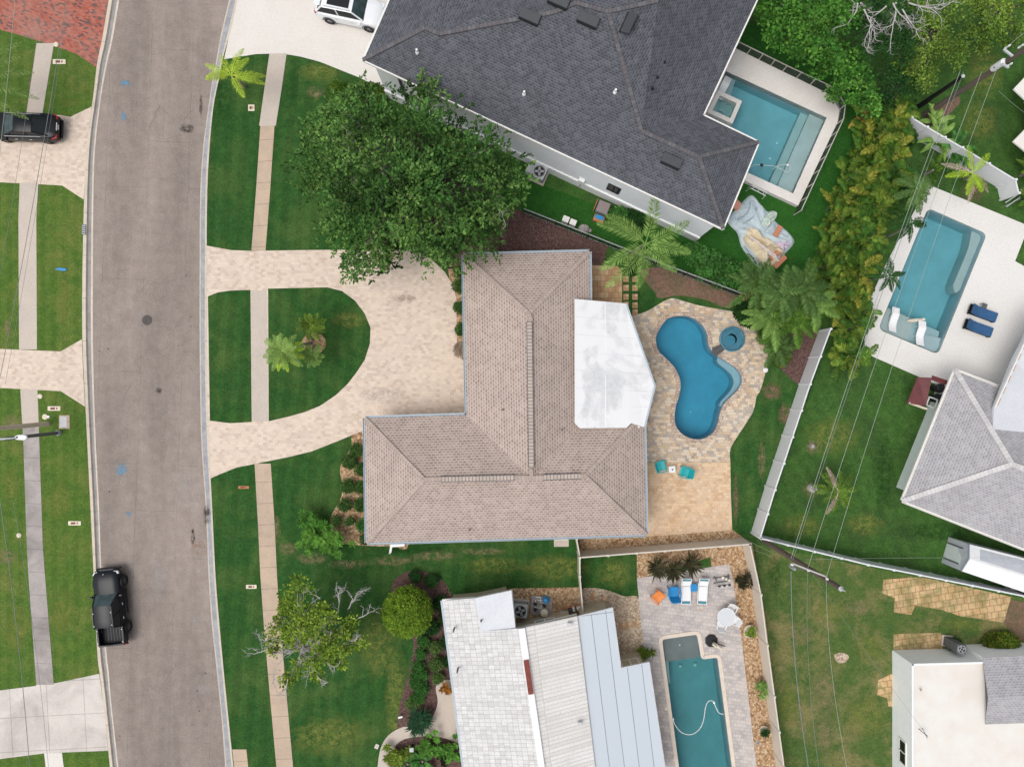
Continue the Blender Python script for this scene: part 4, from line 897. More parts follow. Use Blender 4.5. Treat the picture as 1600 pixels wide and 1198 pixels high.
# --- white garden shed / long store
t = T('white_shed', 'long white gabled shed with pale double doors beside the white fence', 'shed', G(1540, 880)); org = G(1540, 880)
s1, s2, s3, s4 = W(1515, 850, 2.2), W(1503, 892, 2.2), W(1680, 952, 2.2), W(1680, 892, 2.2)
ra, rb2 = W(1515, 873, 2.65), W(1680, 925, 2.65)
m = MB(); face(m, [s1, s4, rb2, ra], s1, s4); face(m, [s2, s3, rb2, ra], s2, s3); m.build('roof', M['white'], t, org)
dn = lambda p, dx=0: Vector((p.x+dx, p.y, 0))
m = MB(); m.loft([[dn(s1), dn(s2), s2-Vector((0, 0, .02)), ra-Vector((0, 0, .02)), s1-Vector((0, 0, .02))], [dn(s4), dn(s3), s3-Vector((0, 0, .02)), rb2-Vector((0, 0, .02)), s4-Vector((0, 0, .02))]]); m.build('wall', plain('shed_wall_pale_grey', (.50, .52, .56)), t, org)
a_, b_ = dn(s1), dn(s2); out = (b_-a_).normalized(); o = Vector((out.y, -out.x, 0)); o = o if o.x < 0 else -o
m = MB(); A1, B1 = a_.lerp(b_, .22), a_.lerp(b_, .8); m.add([p+o*.02+Vector((0, 0, z)) for p, z in ((A1, .05), (B1, .05), (B1, 1.85), (A1, 1.85))], [(0, 1, 2, 3)]); m.build('door', plain('shed_door_pale', (.66, .72, .70)), t, org)
m = MB(); [m.bar(p+o*.03+Vector((0, 0, .1)), p+o*.03+Vector((0, 0, 1.75)), .09, .05) for p in (A1, B1)]; m.build('door_track', M['dgrey'], t, org)
m = MB(); m.bar(s1+o*.05, ra+o*.05, .06, .08).bar(ra+o*.05, s2+o*.05, .06, .08).build('gable_trim', plain('shed_trim_grey', (.30, .33, .38)), t, org)

# --- cream flat roofed house (bottom right)
org = G(1500, 1120); ZC = 2.3
fh = T('flat_roof_house', 'white walled house with a cream flat roof at the bottom right corner', 'house', org)
fo = [W(1424, 1036, ZC), W(1536, 1033, ZC), W(1538, 1027, ZC), W(1760, 1020, ZC), W(1760, 1300, ZC), W(1424, 1300, ZC)]
wl = [Vector((p.x, p.y, 0)) for p in fo]; MB().prism(wl, 0, ZC-.05).build('wall', M['wall_white'], fh, org)
MB().prism(wl, ZC-.04, ZC).build('roof', M['flat_white'], fh, org)
m = MB(); m.bar(fo[0]+Vector((.05, 0, .03)), fo[5]+Vector((.05, 0, .03)), .12, .1).bar(fo[0]+Vector((0, -.05, .03)), fo[1]+Vector((0, -.05, .03)), .12, .1).build('parapet', M['wall_white'], fh, org)
g1, g2, g3, g4 = W(1535, 1027, ZC+.02), W(1539, 1131, ZC+.02), W(1760, 1124, ZC+.02), W(1760, 1018, ZC+.02); gr1, gr2 = W(1544, 1090, 3.1), W(1760, 1086, 3.1)
m = MB(); face(m, [g1, g4, gr2, gr1], g1, g4); face(m, [g2, g3, gr2, gr1], g2, g3); gb = m.build('gable_roof', M['shingle_grey'], fh, org)
m = MB(); m.add([g1+Vector((.1, 0, 0)), g2+Vector((.1, 0, 0)), gr1+Vector((.1, 0, -.02))], [(0, 1, 2)]); m.build('gable_end', M['dgrey'], fh, org)
p0 = Vector((fo[0].x, fo[0].y, 0)); p5 = Vector((fo[5].x, fo[5].y, 0)); window(fh, org, p0.lerp(p5, .50), p0.lerp(p5, .64), .9, 1.7)
MB().tube([W(1439, 1078, 2.3), W(1439, 1078, 2.6)], .05, 8).build('vent_pipe', M['grey'], fh, org)
m = MB(); m.bar(W(1435, 1138, 2.3), W(1450, 1150, 2.9), .04, .04).bar(W(1441, 1137, 2.9), W(1449, 1153, 2.9), .03, .03); m.build('antenna', M['dgrey'], fh, org)

# --- corner of the top right house
org = G(1640, 170)
th = T('cream_roof_house', 'corner of a house with a cream flat roof at the top right edge', 'house', org)
co_ = [W(x, y, 2.4) for x, y in ((1584, 139), (1625, 96), (1760, 90), (1760, 320), (1680, 300), (1583, 221), (1625, 178))]
fl = ccw([Vector((p.x, p.y, 0)) for p in co_]); MB().prism(fl, 2.28, 2.4).build('roof', M['flat_white'], th, org)
walls(th, org, fl, 2.28, 1.7, M['wall_tan'])
MB().bar(co_[0]+Vector((0, 0, .0)), co_[6]+Vector((0, 0, 0)), .1, .12).build('gutter', M['trim'], th, org)

# ------------------------------------------------------------ fences
def fence(label, tops, h, mat, step, kind='vinyl', group=None, postmat=None, name=None):
    """tops: photo pixels of the top line, straight runs"""
    P = [W(x, y, h) for x, y in tops]; org = Vector((P[0].x, P[0].y, 0))
    t = T(name or ('vinyl_fence' if kind == 'vinyl' else 'picket_fence' if kind == 'picket' else 'mesh_fence'), label, 'fence', org, 0, group)
    for si, (a, b) in enumerate(zip(P, P[1:])):
        a = Vector((a.x, a.y, 0)); b = Vector((b.x, b.y, 0)); L = (b-a).length; n = max(1, round(L/step))
        for k in range(n):
            p = a.lerp(b, k/n); q = a.lerp(b, (k+1)/n)
            if kind == 'vinyl':
                pn = MB().bar(p+Vector((0, 0, h*.5)), q+Vector((0, 0, h*.5)), .04, h-.1).build('panel', mat, t, org)
                MB().bar(p+Vector((0, 0, h-.05)), q+Vector((0, 0, h-.05)), .09, .09).build('top_rail', mat, t, org)
            elif kind == 'picket':
                m = MB(); c = int((q-p).length/.17)
                for j in range(c): s_ = p.lerp(q, (j+.5)/c); m.bar(s_, s_+Vector((0, 0, h)), .05, .05)
                m.build('pickets', mat, t, org)
                MB().bar(p+Vector((0, 0, h)), q+Vector((0, 0, h)), .07, .05).bar(p+Vector((0, 0, .15)), q+Vector((0, 0, .15)), .04, .04).build('rail', M['grey'], t, org)
            else:
                MB().bar(p+Vector((0, 0, h)), q+Vector((0, 0, h)), .05, .04).build('rail', postmat, t, org)
                m = MB(); m.add([p, q, q+Vector((0, 0, h)), p+Vector((0, 0, h))], [(0, 1, 2, 3)]); m.build('mesh_panel', mat, t, org)
        for k in range(n+1 if si == len(P)-2 else n):
            p = a.lerp(b, k/n); w_ = .12 if kind == 'vinyl' else .05
            pm = MB().bar(p, p+Vector((0, 0, h+.04)), w_, w_)
            if kind == 'vinyl': pm.bar(p+Vector((0, 0, h+.04)), p+Vector((0, 0, h+.08)), .15, .15)
            pm.build('post', postmat or mat, t, org)
fence('white vinyl fence running down the right side of the kidney pool yard', [(1298, 514), (1266, 600), (1211, 765), (1188, 840)], 1.8, M['vinyl'], 1.8)
fence('white vinyl fence between the dry lawn and the grey shingled house', [(1189, 841), (1356, 882), (1437, 898), (1600, 931), (1760, 962)], 1.8, M['vinyl'], 1.85)
fence('tan vinyl fence between the golden patio and the grey stamped patio', [(906, 871), (1172, 850)], 1.8, M['vinyl_tan'], 1.8)
fence('pale vinyl fence along the gravel strip right of the green teal pool', [(1172, 851), (1189, 929), (1199, 1008), (1210, 1088), (1225, 1198), (1245, 1330)], 1.8, M['vinyl_tan'], 3)
fence('narrow tan fence return joining the tiled house and the blue panel roof', [(901, 842), (906, 870), (906, 900), (911, 958)], 1.5, M['vinyl_tan'], 2)
fence('white vinyl fence behind the banana plants at the upper right', [(1425, 184), (1449, 199), (1504, 231), (1587, 281), (1592, 302)], 1.8, M['vinyl'], 1.8)
fence('black metal picket fence between the turf yard and the mulch', [(818, 326), (920, 366), (1028, 409), (1166, 461)], 1.2, M['black'], 2.4, 'picket')
d_ = Nd('screen_mesh_dark'); d_.done((.05, .05, .055), .7); d_.b.inputs['Alpha'].default_value = .55; M['mesh'] = d_.m
fence('grey mesh pool fence with pale rails around the rectangular pool deck', [(1155, 66), (1230, 103), (1297, 134), (1311, 148), (1321, 164), (1318, 186), (1291, 244), (1252, 329)], 1.3, M['mesh'], 1.0, 'mesh', postmat=plain('fence_rail_cream', (.55, .52, .45)))
# ------------------------------------------------------------ vehicles
def wheel(t, x, y, r, w_, side):
    wv = MB()
    prof = [(r*.62, -w_/2), (r*.95, -w_/2), (r, -w_*.35), (r, w_*.35), (r*.95, w_/2), (r*.62, w_/2)]
    n = 24; vs = [Vector((x+math.cos(2*math.pi*k/n)*q, y+z, r+math.sin(2*math.pi*k/n)*q)) for q, z in prof for k in range(n)]
    wv.add(vs, [(i*n+k, i*n+(k+1) % n, (i+1)*n+(k+1) % n, (i+1)*n+k) for i in range(5) for k in range(n)])
    tt = T('wheel', None, None, (0, 0, 0)); tt.parent = t
    wv.build('tyre', M['rubber'], tt, smooth=40)
    m = MB(); yy = y+side*w_*.38
    m.add([Vector((x+math.cos(2*math.pi*k/n)*r*.63, yy-side*.04, r+math.sin(2*math.pi*k/n)*r*.63)) for k in range(n)], [tuple(range(n))])
    for k in range(5):
        an = 2*math.pi*k/5; m.bar((x, yy, r), (x+math.cos(an)*r*.62, yy, r+math.sin(an)*r*.62), .06, .03)
    vs = [Vector((x+math.cos(2*math.pi*k/n)*q, yy, r+math.sin(2*math.pi*k/n)*q)) for q in (r*.56, r*.66) for k in range(n)]
    m.add(vs, [(k, (k+1) % n, n+(k+1) % n, n+k) for k in range(n)])
    m.build('rim', M['rim'], tt)
def sect(x, w_, zb, zt, cr=.04, sh=.12):
    """body cross section: half width w_, shoulder rounding sh"""
    half = [(w_*.86, zb), (w_, zb+.12), (w_*1.0, zb+(zt-zb)*.6), (w_-sh*.35, zt-.06), (w_-sh, zt), (w_*.45, zt+cr*.8), (0, zt+cr)]
    return [Vector((x, y, z)) for y, z in half]+[Vector((x, -y, z)) for y, z in reversed(half[:-1])]
def cabin(t, org_, paint, glass, b, r_, zb, zr, taper=.16, roofdrop=.02, sun=False):
    """b=(rear,front) at belt, r_=(rear,front) at roof, half widths b[2], r_[2]"""
    def q(x0, x1, w0, w1, z): return [Vector((x0, -w0, z)), Vector((x1, -w1, z)), Vector((x1, w1, z)), Vector((x0, w0, z))]
    lo_ = q(b[0], b[1], b[2], b[3], zb); hi = q(r_[0], r_[1], r_[2], r_[3], zr)
    names = [('side_window', (0, 1)), ('windscreen', (1, 2)), ('side_window', (2, 3)), ('rear_window', (3, 0))]
    for nm, (i, j) in names:
        m = MB(); m.add([lo_[i], lo_[j], hi[j], hi[i]], [(0, 1, 2, 3)])
        m.build(nm, glass if nm != 'windscreen' else M['glass_teal'], t)
    for i in range(4): MB().bar(lo_[i], hi[i]-Vector((0, 0, .01)), .09, .06).build('pillar', paint, t)
    for s in (0, 3):
        o_ = 1 if s == 0 else 2
        a_ = lo_[s].lerp(lo_[o_], .48); c_ = hi[s].lerp(hi[o_], .45); MB().bar(a_, c_, .09, .05).build('pillar', paint, t)
        MB().bar(lo_[s], lo_[o_], .06, .06).build('belt_trim', paint, t)
    m = MB(); n = 6; secs = []
    for k in range(n+1):
        u = k/n; x = r_[0]+(r_[1]-r_[0])*u; ww = r_[2]+(r_[3]-r_[2])*u; e_ = .03 if k in (0, n) else 0
        secs.append([Vector((x, y*(ww+.03), z-e_)) for y, z in ((-1, zr-.03), (1, zr-.03), (1, zr+.01), (.85, zr+.05), (0, zr+.07), (-.85, zr+.05), (-1, zr+.01))])
    m.loft(secs); rf = m.build('roof', paint, t, smooth=35)
    return rf
def mirrors(t, x, w_, z, paint):
    for s in (-1, 1): MB().box((x, s*(w_+.12), z), (.14, .22, .17)).bar((x, s*w_, z-.03), (x, s*(w_+.1), z), .05, .05).build('mirror', paint, t, bev=.03)

# pickup truck
t = T('pickup_truck', 'black pickup truck parked against the left kerb with its nose up the road', 'pickup truck', G(181, 943, -.09), R(95.5))
pb = M['car_black']
secs = [sect(-1.3, .91, .42, 1.02), sect(.3, .92, .40, 1.02), sect(.95, .92, .40, 1.04, .05), sect(1.2, .93, .40, 1.05, .06), sect(1.8, .93, .42, 1.05, .06), sect(2.3, .90, .46, 1.0, .05), sect(2.5, .83, .50, .92, .03), sect(2.6, .72, .52, .80, .01)]
MB().loft(secs).build('body', pb, t, smooth=35, bev=0)
m = MB(); m.prism([Vector((x, y, 0)) for x, y in ((-2.62, .1), (-2.62, .8), (-2.5, .91), (-1.32, .92), (-1.32, .80), (-2.5, .79), (-2.52, .1))], .5, 1.08)
m.prism([Vector((x, -y, 0)) for x, y in ((-2.62, .1), (-2.62, .8), (-2.5, .91), (-1.32, .92), (-1.32, .80), (-2.5, .79), (-2.52, .1))][::-1], .5, 1.08)
m.build('bed_side', pb, t, bev=.02)
MB().box((-2.57, 0, .8), (.10, 1.5, .55)).build('tailgate', pb, t, bev=.02)
MB().box((-1.92, 0, .58), (1.2, 1.6, .06)).build('bed_floor', M['black_mat'], t)
m = MB(); [m.box((-1.92, y, .615), (1.15, .04, .02)) for y in (-.6, -.4, -.2, 0, .2, .4, .6)]; m.build('bed_liner_ribs', M['black'], t)
rf = cabin(t, None, pb, M['glass'], (-1.28, 1.02, .82, .80), (-1.14, .38, .66, .63), 1.04, 1.68)
for x, y, z in ((-.95, .6, 1.74), (-.1, .6, 1.74), (-.95, -.6, 1.74), (-.1, -.6, 1.74), (-1.5, .85, 1.1), (-2.35, .85, 1.1), (-1.5, -.85, 1.1), (-2.35, -.85, 1.1), (2.35, .1, 1.05)):
    MB().lathe([(.035, 0), (.03, .03), (.005, .035)], (x, y, z), 8).build('tie_down', M['white'], t)
for s in (-1, 1):
    MB().bar((-1.1, s*.66, 1.73), (.3, s*.64, 1.73), .03, .04).build('roof_rail', M['dgrey'], t)
    MB().loft([[Vector((2.28, s*.72, .82)), Vector((2.30, s*.92, .82)), Vector((2.30, s*.92, .95)), Vector((2.28, s*.72, .99))], [Vector((2.56, s*.55, .78)), Vector((2.5, s*.82, .78)), Vector((2.48, s*.82, .93)), Vector((2.52, s*.55, .93))]]).build('headlight', M['lamp'], t, bev=.02)
    MB().box((-2.6, s*.82, .85), (.08, .14, .36)).build('taillight', M['red'], t, bev=.02)
    for x in (-1.55, 1.65):
        wheel(t, x, s*.86, .39, .26, s)
        m = MB(); pts = [(x+math.cos(math.pi*k/10)*.47, .40+math.sin(math.pi*k/10)*.47) for k in range(11)]
        for p, q in zip(pts, pts[1:]): m.bar((p[0], s*.93, p[1]), (q[0], s*.93, q[1]), .14, .06)
        m.build('wheel_arch', M['black_mat'], t)
    MB().bar((-.6, s*.97, .38), (1.1, s*.97, .38), .14, .05).build('side_step', M['black_mat'], t)
    m = MB(); [m.bar((x, s*.925, .5), (x, s*.925, 1.0), .02, .02) for x in (-1.1, -.15, .95)]; m.build('door_seam', M['black_mat'], t)
    m = MB(); [m.bar((x, s*.94, .88), (x+.16, s*.94, .88), .04, .03) for x in (-.85, .1)]; m.build('door_handle', M['lgrey'], t)
mirrors(t, .85, .9, 1.12, pb)
MB().box((2.62, 0, .52), (.14, 1.7, .22)).build('front_bumper', M['black_mat'], t, bev=.05)
MB().box((2.6, 0, .76), (.06, 1.0, .2)).build('grille', M['dgrey'], t, bev=.02)
MB().box((-2.68, 0, .5), (.14, 1.7, .18)).build('rear_bumper', M['black_mat'], t, bev=.05)

# sedan
t = T('sedan_car', 'black sedan with its tail to the road on the upper left paver driveway', 'car', G(49, 204, .014), R(178))
secs = [sect(-2.42, .62, .42, .86, .0, .1), sect(-2.36, .78, .34, .98, .02), sect(-2.1, .88, .28, 1.04, .03), sect(-1.5, .92, .24, 1.05, .04), sect(0, .93, .22, .98, .0), sect(1.0, .92, .24, .98, .02), sect(1.7, .90, .26, .93, .05), sect(2.2, .82, .30, .80, .04), sect(2.42, .60, .36, .66, .02)]
MB().loft(secs).build('body', pb, t, smooth=40)
cabin(t, None, pb, M['glass'], (-1.9, 1.15, .70, .74), (-1.0, .25, .58, .58), 1.02, 1.42)
for s in (-1, 1):
    MB().loft([[Vector((-2.1, s*.62, 1.0)), Vector((-2.1, s*.89, .96)), Vector((-2.1, s*.90, .82)), Vector((-2.1, s*.62, .90))], [Vector((-2.40, s*.50, .96)), Vector((-2.40, s*.76, .92)), Vector((-2.41, s*.76, .80)), Vector((-2.42, s*.50, .84))]]).build('taillight', M['red'], t, bev=.02)
    MB().box((2.22, s*.66, .72), (.3, .3, .12), s*R(-25)).build('headlight', M['lamp'], t, bev=.03)
    for x in (-1.45, 1.45): wheel(t, x, s*.83, .33, .22, s)
    MB().bar((-1.75, s*.76, 1.03), (1.1, s*.80, 1.03), .03, .03).build('window_trim', M['lgrey'], t)
    m = MB(); [m.bar((x, s*.94, .84), (x+.18, s*.94, .84), .03, .03) for x in (-.7, .3)]; m.build('door_handle', M['lgrey'], t)
mirrors(t, .95, .88, 1.02, pb)
MB().box((-2.42, 0, .80), (.03, .34, .14)).box((-2.40, 0, .93), (.05, .55, .05)).build('number_plate', M['lgrey'], t)
MB().box((-2.46, 0, .42), (.1, 1.3, .2)).build('rear_bumper', pb, t, bev=.05)
MB().box((-1.05, 0, 1.50), (.12, .05, .06)).build('antenna_fin', pb, t, bev=.01)

# white suv
t = T('suv_car', 'white suv with a dark panoramic roof parked on the white driveway at the top', 'car', G(552, 24, .014), R(-12))
pw_ = M['car_white']
secs = [sect(-2.34, .66, .48, .95, .0, .1), sect(-2.28, .84, .40, 1.08, .02), sect(-1.9, .93, .34, 1.10, .02), sect(-1.4, .95, .30, 1.08), sect(0, .95, .28, 1.05, .0), sect(1.0, .95, .30, 1.04, .03), sect(1.6, .94, .32, 1.03, .06), sect(2.05, .88, .36, .96, .05), sect(2.28, .74, .42, .84, .02), sect(2.36, .5, .48, .74, .01)]
MB().loft(secs).build('body', pw_, t, smooth=40)
rf = cabin(t, None, pw_, M['glass'], (-2.2, 1.12, .80, .80), (-1.75, .38, .66, .64), 1.07, 1.62)
MB().box((-.62, 0, 1.70), (1.5, .92, .02)).build('glass_roof', M['glass'], t, bev=.01)
for s in (-1, 1):
    MB().bar((-1.6, s*.62, 1.72), (.25, s*.60, 1.72), .05, .06).build('roof_rail', M['lgrey'], t)
    for x in (-1.4, 1.4):
        wheel(t, x, s*.86, .37, .25, s)
        m = MB(); pts = [(x+math.cos(math.pi*k/10)*.45, .37+math.sin(math.pi*k/10)*.45) for k in range(11)]
        for p, q in zip(pts, pts[1:]): m.bar((p[0], s*.95, p[1]), (q[0], s*.95, q[1]), .05, .06)
        m.build('wheel_arch', M['dgrey'], t)
    MB().box((2.12, s*.68, .86), (.34, .28, .12), s*R(-25)).build('headlight', M['lamp'], t, bev=.03)
    MB().box((-2.27, s*.70, 1.0), (.12, .35, .12)).build('taillight', M['red'], t, bev=.03)
    m = MB(); [m.bar((x, s*.96, .86), (x+.2, s*.96, .86), .03, .03) for x in (-.9, .2)]; m.build('door_handle', M['lgrey'], t)
mirrors(t, .92, .92, 1.12, pw_)
MB().box((-2.05, 0, 1.60), (.42, 1.2, .05), 0, R(0)).build('rear_spoiler', pw_, t, bev=.02)
MB().box((-2.36, 0, .5), (.12, 1.5, .24)).build('rear_bumper', M['dgrey'], t, bev=.05)

# ------------------------------------------------------------ air conditioners, meters, pool gear
def ac(label, px, py, z, s, rz, h_, mat, top=None):
    t = T('air_conditioner', label, 'air conditioner', G(px, py, z), rz)
    MB().box((0, 0, .05), (s*1.25, s*1.25, .1)).build('base_pad', M['conc'], t, bev=.01)
    MB().box((0, 0, .1+h_/2), (s, s, h_)).build('casing', mat, t, bev=.05)
    m = MB(); [m.box((0, 0, .18+k*(h_-.15)/8), (s+.012, s+.012, .02)) for k in range(9)]; m.build('louvers', M['dgrey'], t)
    MB().lathe([(s*.43, 0), (s*.43, .02), (s*.38, .02), (s*.38, .005)], (0, 0, .1+h_), 28).build('fan_ring', top or M['grey'], t)
    MB().lathe([(s*.38, 0), (s*.37, .006), (.01, .006)], (0, 0, .1+h_+.001), 28).build('fan_well', M['black'], t)
    m = MB()
    for k in range(4):
        a_ = math.pi/2*k+.4; m.bar((math.cos(a_)*.06, math.sin(a_)*.06, .1+h_+.02), (math.cos(a_)*s*.32, math.sin(a_)*s*.32, .1+h_+.012), s*.16, .01)
    m.build('fan_blade', M['lgrey'], t)
    m = MB()
    for q in (.12, .2, .28, .36):
        vs = [(math.cos(2*math.pi*k/24)*s*q, math.sin(2*math.pi*k/24)*s*q, .1+h_+.035) for k in range(25)]; m.tube(vs, .006, 4, False)
    m.build('fan_guard', M['dgrey'], t)
    return t
ac('grey air conditioner on a pale pad beside the charcoal roofed house wall', 842, 274, .01, .95, R(-25), .8, M['lgrey'])
ac('pale air conditioner in the gravel at the white tiled house', 813, 948, .02, .95, R(-6), .75, M['lgrey'])
ac('tall dark air conditioner at the corner of the cream flat roof', 1479, 1000, .02, .62, R(-6), 1.5, M['dgrey'], M['lgrey'])
t = T('duct_box', 'grey electrical cabinet partly under the oak beside the air conditioner', 'cabinet', G(828, 268, .01), R(-25))
MB().box((0, 0, .35), (.5, .6, .7)).build('cabinet_body', M['lgrey'], t, bev=.03); MB().bar((.1, .3, .6), (.6, .3, .5), .06, .06).build('cable_duct', M['black'], t)
t = T('pool_pump', 'pool pump with blue filter cap and white pipes on a concrete pad', 'pool pump', G(846, 943, .02), R(-5))
MB().box((0, -.1, .05), (1.5, 1.3, .1)).build('base_pad', M['conc_grey'], t, bev=.01)
MB().lathe([(.2, 0), (.21, .5), (.15, .62), (.01, .66)], (.25, .45, .1), 18).build('filter_tank', M['blue'], t, smooth=40)
MB().lathe([(.27, 0), (.27, .45), (.12, .55), (.01, .56)], (.22, -.45, .1), 18).build('sand_filter', M['cream'], t, smooth=40)
m = MB(); m.tube([(-.45, .55, .3), (-.1, .55, .3), (-.1, .2, .3), (.4, .2, .3), (.4, .5, .3)], .035, 6).tube([(-.45, .3, .25), (-.45, -.2, .25), (0, -.2, .25), (0, 0, .25)], .035, 6).tube([(-.3, .35, .3), (.1, .35, .3), (.3, .0, .3)], .03, 6); m.build('pipework', M['white'], t)
for (x, y) in ((-.45, .05), (.2, -.02), (-.42, -.35)): MB().lathe([(.1, 0), (.12, .2), (.08, .3), (.01, .32)], (x, y, .1), 12).build('valve', M['black'], t)
t = T('ducting_pile', 'jumble of white boxes and pipes against the tan wall of the tiled house', 'utility boxes', G(890, 953, .02), R(12))
for x, y, sx_, sy_, mm in ((-.5, -.1, .35, .4, 'lgrey'), (0, 0, .2, .35, 'dgrey'), (.3, .12, .16, .3, 'white'), (.65, .1, .3, .22, 'white')): MB().box((x, y, .2), (sx_, sy_, .4)).build('box', M[mm], t, bev=.02)
MB().bar((-.6, .25, .1), (.8, .3, .1), .08, .08).build('pipe', M['wood'], t)

# ------------------------------------------------------------ garden furniture
def shell_chair(name, label, px, py, rz, mat, z=.014, s=1.0, group=None):
    t = T(name, label, 'chair', G(px, py, z), rz, group)
    m = MB(); m.loft([[Vector((x*s, y*s*w_, zz*s)) for y in (-1, 1) for zz in ([z0, z0+.04] if y < 0 else [z0+.04, z0])] for x, w_, z0 in ((-.26, .24, .38), (0, .27, .36), (.22, .27, .39), (.28, .25, .37))]); m.build('seat', mat, t, bev=.01)
    m = MB(); m.loft([[Vector((x*s, -w_*s, zz*s)), Vector((x*s, w_*s, zz*s)), Vector(((x-.04)*s, w_*s, zz*s)), Vector(((x-.04)*s, -w_*s, zz*s))] for x, w_, zz in ((-.25, .25, .40), (-.32, .30, .62), (-.40, .28, .86), (-.43, .20, .95))]); m.build('backrest', mat, t, bev=.015)
    for sd in (-1, 1):
        MB().tube([(-.34*s, sd*.29*s, .62*s), (-.1*s, sd*.34*s, .64*s), (.18*s, sd*.33*s, .62*s), (.26*s, sd*.29*s, .56*s)], .035*s, 6).build('armrest', mat, t)
        for x in (-.26, .24): MB().bar((x*s, sd*.27*s, 0), (x*s, sd*.26*s, .58*s if x > 0 else .5*s), .05*s, .05*s).build('leg', mat, t)
    return t
shell_chair('patio_chair', 'teal round backed patio chair left of the small white side table', 1031, 727, R(15), M['teal'], s=1.15)
shell_chair('patio_chair', 'teal round backed patio chair right of the small white side table', 1067, 736, R(165), M['teal'], s=1.15)
t = T('side_table', 'small square white side table between the two teal chairs', 'table', G(1048, 732, .014), R(4))
MB().box((0, 0, .42), (.46, .46, .03)).build('table_top', M['white'], t, bev=.02); [MB().bar((x, y, 0), (x, y, .41), .04, .04).build('leg', M['white'], t) for x in (-.19, .19) for y in (-.19, .19)]
t = T('drinking_cup', 'small dark cup on the white side table between the teal chairs', 'cup', G(1048, 732, .014+.436)); MB().lathe([(.03, 0), (.045, .1), (.038, .1), (.01, .02)], (0, 0, 0), 14).build('cup_body', M['dgrey'], t); MB().lathe([(.046, .1), (.046, .12), (.01, .125)], (0, 0, 0), 14).build('cup_lid', M['black'], t)
shell_chair('adirondack_chair', 'orange plastic garden chair turned towards the green teal pool', 1026, 929, R(-40), M['orange'], s=1.2)
shell_chair('adirondack_chair', 'bright blue plastic garden chair beside the white sun lounger', 1050, 921, R(95), M['blue'], s=1.25)
t = T('foot_stool', 'small square bright blue stool between the two white loungers', 'stool', G(1082, 915, .014), R(3))
MB().box((0, 0, .4), (.48, .52, .04)).build('stool_top', M['blue'], t, bev=.02); [MB().bar((x, y, 0), (x, y, .39), .05, .05).build('leg', M['blue'], t) for x in (-.18, .18) for y in (-.2, .2)]
def strap_lounger(label, px, py, rz):
    t = T('sun_lounger', label, 'sun lounger', G(px, py, .014), rz, 'white loungers by the green teal pool')
    m = MB(); [m.tube([(sd*.32, -.95, .32), (sd*.32, .3, .32), (sd*.32, .9, .62)], .03, 6) for sd in (-1, 1)]; m.tube([(-.32, .9, .62), (.32, .9, .62)], .03, 6).tube([(-.32, -.95, .32), (.32, -.95, .32)], .03, 6); m.build('frame', M['white'], t)
    for a_, b_, mm, nm in (((0, -.72, .34), (0, .28, .34), 'white', 'seat_sling'), ((0, .32, .35), (0, .72, .55), 'white', 'backrest_sling'), ((0, .74, .56), (0, .86, .62), 'teal_dk', 'head_band'), ((0, -.9, .34), (0, -.75, .34), 'teal_dk', 'foot_band')):
        MB().bar(a_, b_, .56, .025).build(nm, M[mm], t)
    for sd in (-1, 1):
        for y in (-.7, .45): MB().bar((sd*.32, y, 0), (sd*.32, y, .32), .04, .04).build('leg', M['white'], t)
    return t
strap_lounger('white sun lounger with teal end bands between the blue chair and the blue stool', 1070, 920, R(0))
strap_lounger('white sun lounger with teal end bands right of the blue stool', 1096, 920, R(-3))
def cushion_lounger(label, px, py, rz):
    t = T('sun_lounger', label, 'sun lounger', G(px, py, .014), rz, 'navy loungers by the turquoise pool')
    MB().box((0, 0, .24), (2.0, .72, .08)).build('frame', M['black'], t, bev=.02)
    MB().loft([[Vector((x, sd*.34, z+dz)) for sd, dz in ((-1, 0), (1, 0), (1, .1), (-1, .1))] for x, z in ((-.98, .30), (-.3, .28), (.2, .27), (.55, .33), (.98, .56))]).build('cushion', M['navy'], t, bev=.03)
    MB().loft([[Vector((x, sd*.34, z+dz)) for sd, dz in ((-1, 0), (1, 0), (1, .03), (-1, .03))] for x, z in ((.55, .30), (.98, .53))]).build('backrest_frame', M['black'], t)
    for x in (-.9, .85):
        for sd in (-1, 1): MB().bar((x, sd*.32, 0), (x, sd*.32, .22), .06, .06).build('leg', M['black'], t)
cushion_lounger('navy cushioned black lounger nearer the house corner, below its twin', 1524, 513, R(160))
cushion_lounger('navy cushioned black lounger with a small table, the upper one of the pair', 1531, 490, R(160))
t = T('side_table', 'tiny dark side table behind the upper navy lounger', 'table', G(1532, 479, .014), R(-20)); MB().box((0, 0, .4), (.35, .35, .03)).build('table_top', M['dgrey'], t, bev=.01); [MB().bar((x, y, 0), (x, y, .39), .03, .03).build('leg', M['black'], t) for x in (-.14, .14) for y in (-.14, .14)]
def ledge_lounger(name, label, px, py, rz, z):
    t = T(name, label, 'pool lounger', G(px, py, z), rz)
    zz = [(-.85, .28), (-.55, .10), (-.2, .02), (.15, .12), (.4, .22), (.65, .14), (.9, .06)]
    MB().loft([[Vector((x, sd*.27+math.sin(x*2)*.05, q+dz)) for sd, dz in ((-1, .22), (1, .22), (1, .29), (-1, .29))] for x, q in sm(zz, False, 3)]).build('lounger_shell', M['white'], t, bev=.02, smooth=50)
    [MB().bar((x, -.2, 0), (x, .2, 0), .08, .3).build('foot_ridge', M['white'], t) for x in (-.2, .5)]
ledge_lounger('pool_lounger', 'white curved lounger at the left corner of the turquoise pool shelf', 1396, 500, R(75), -.31)
ledge_lounger('pool_lounger', 'white curved lounger right of its twin in the shallow end of the turquoise pool', 1438, 521, R(78), -.31)
ledge_lounger('pool_lounger', 'white curved lounger standing in the shallow corner beside the charcoal roof', 1128, 141, R(60), -.09)
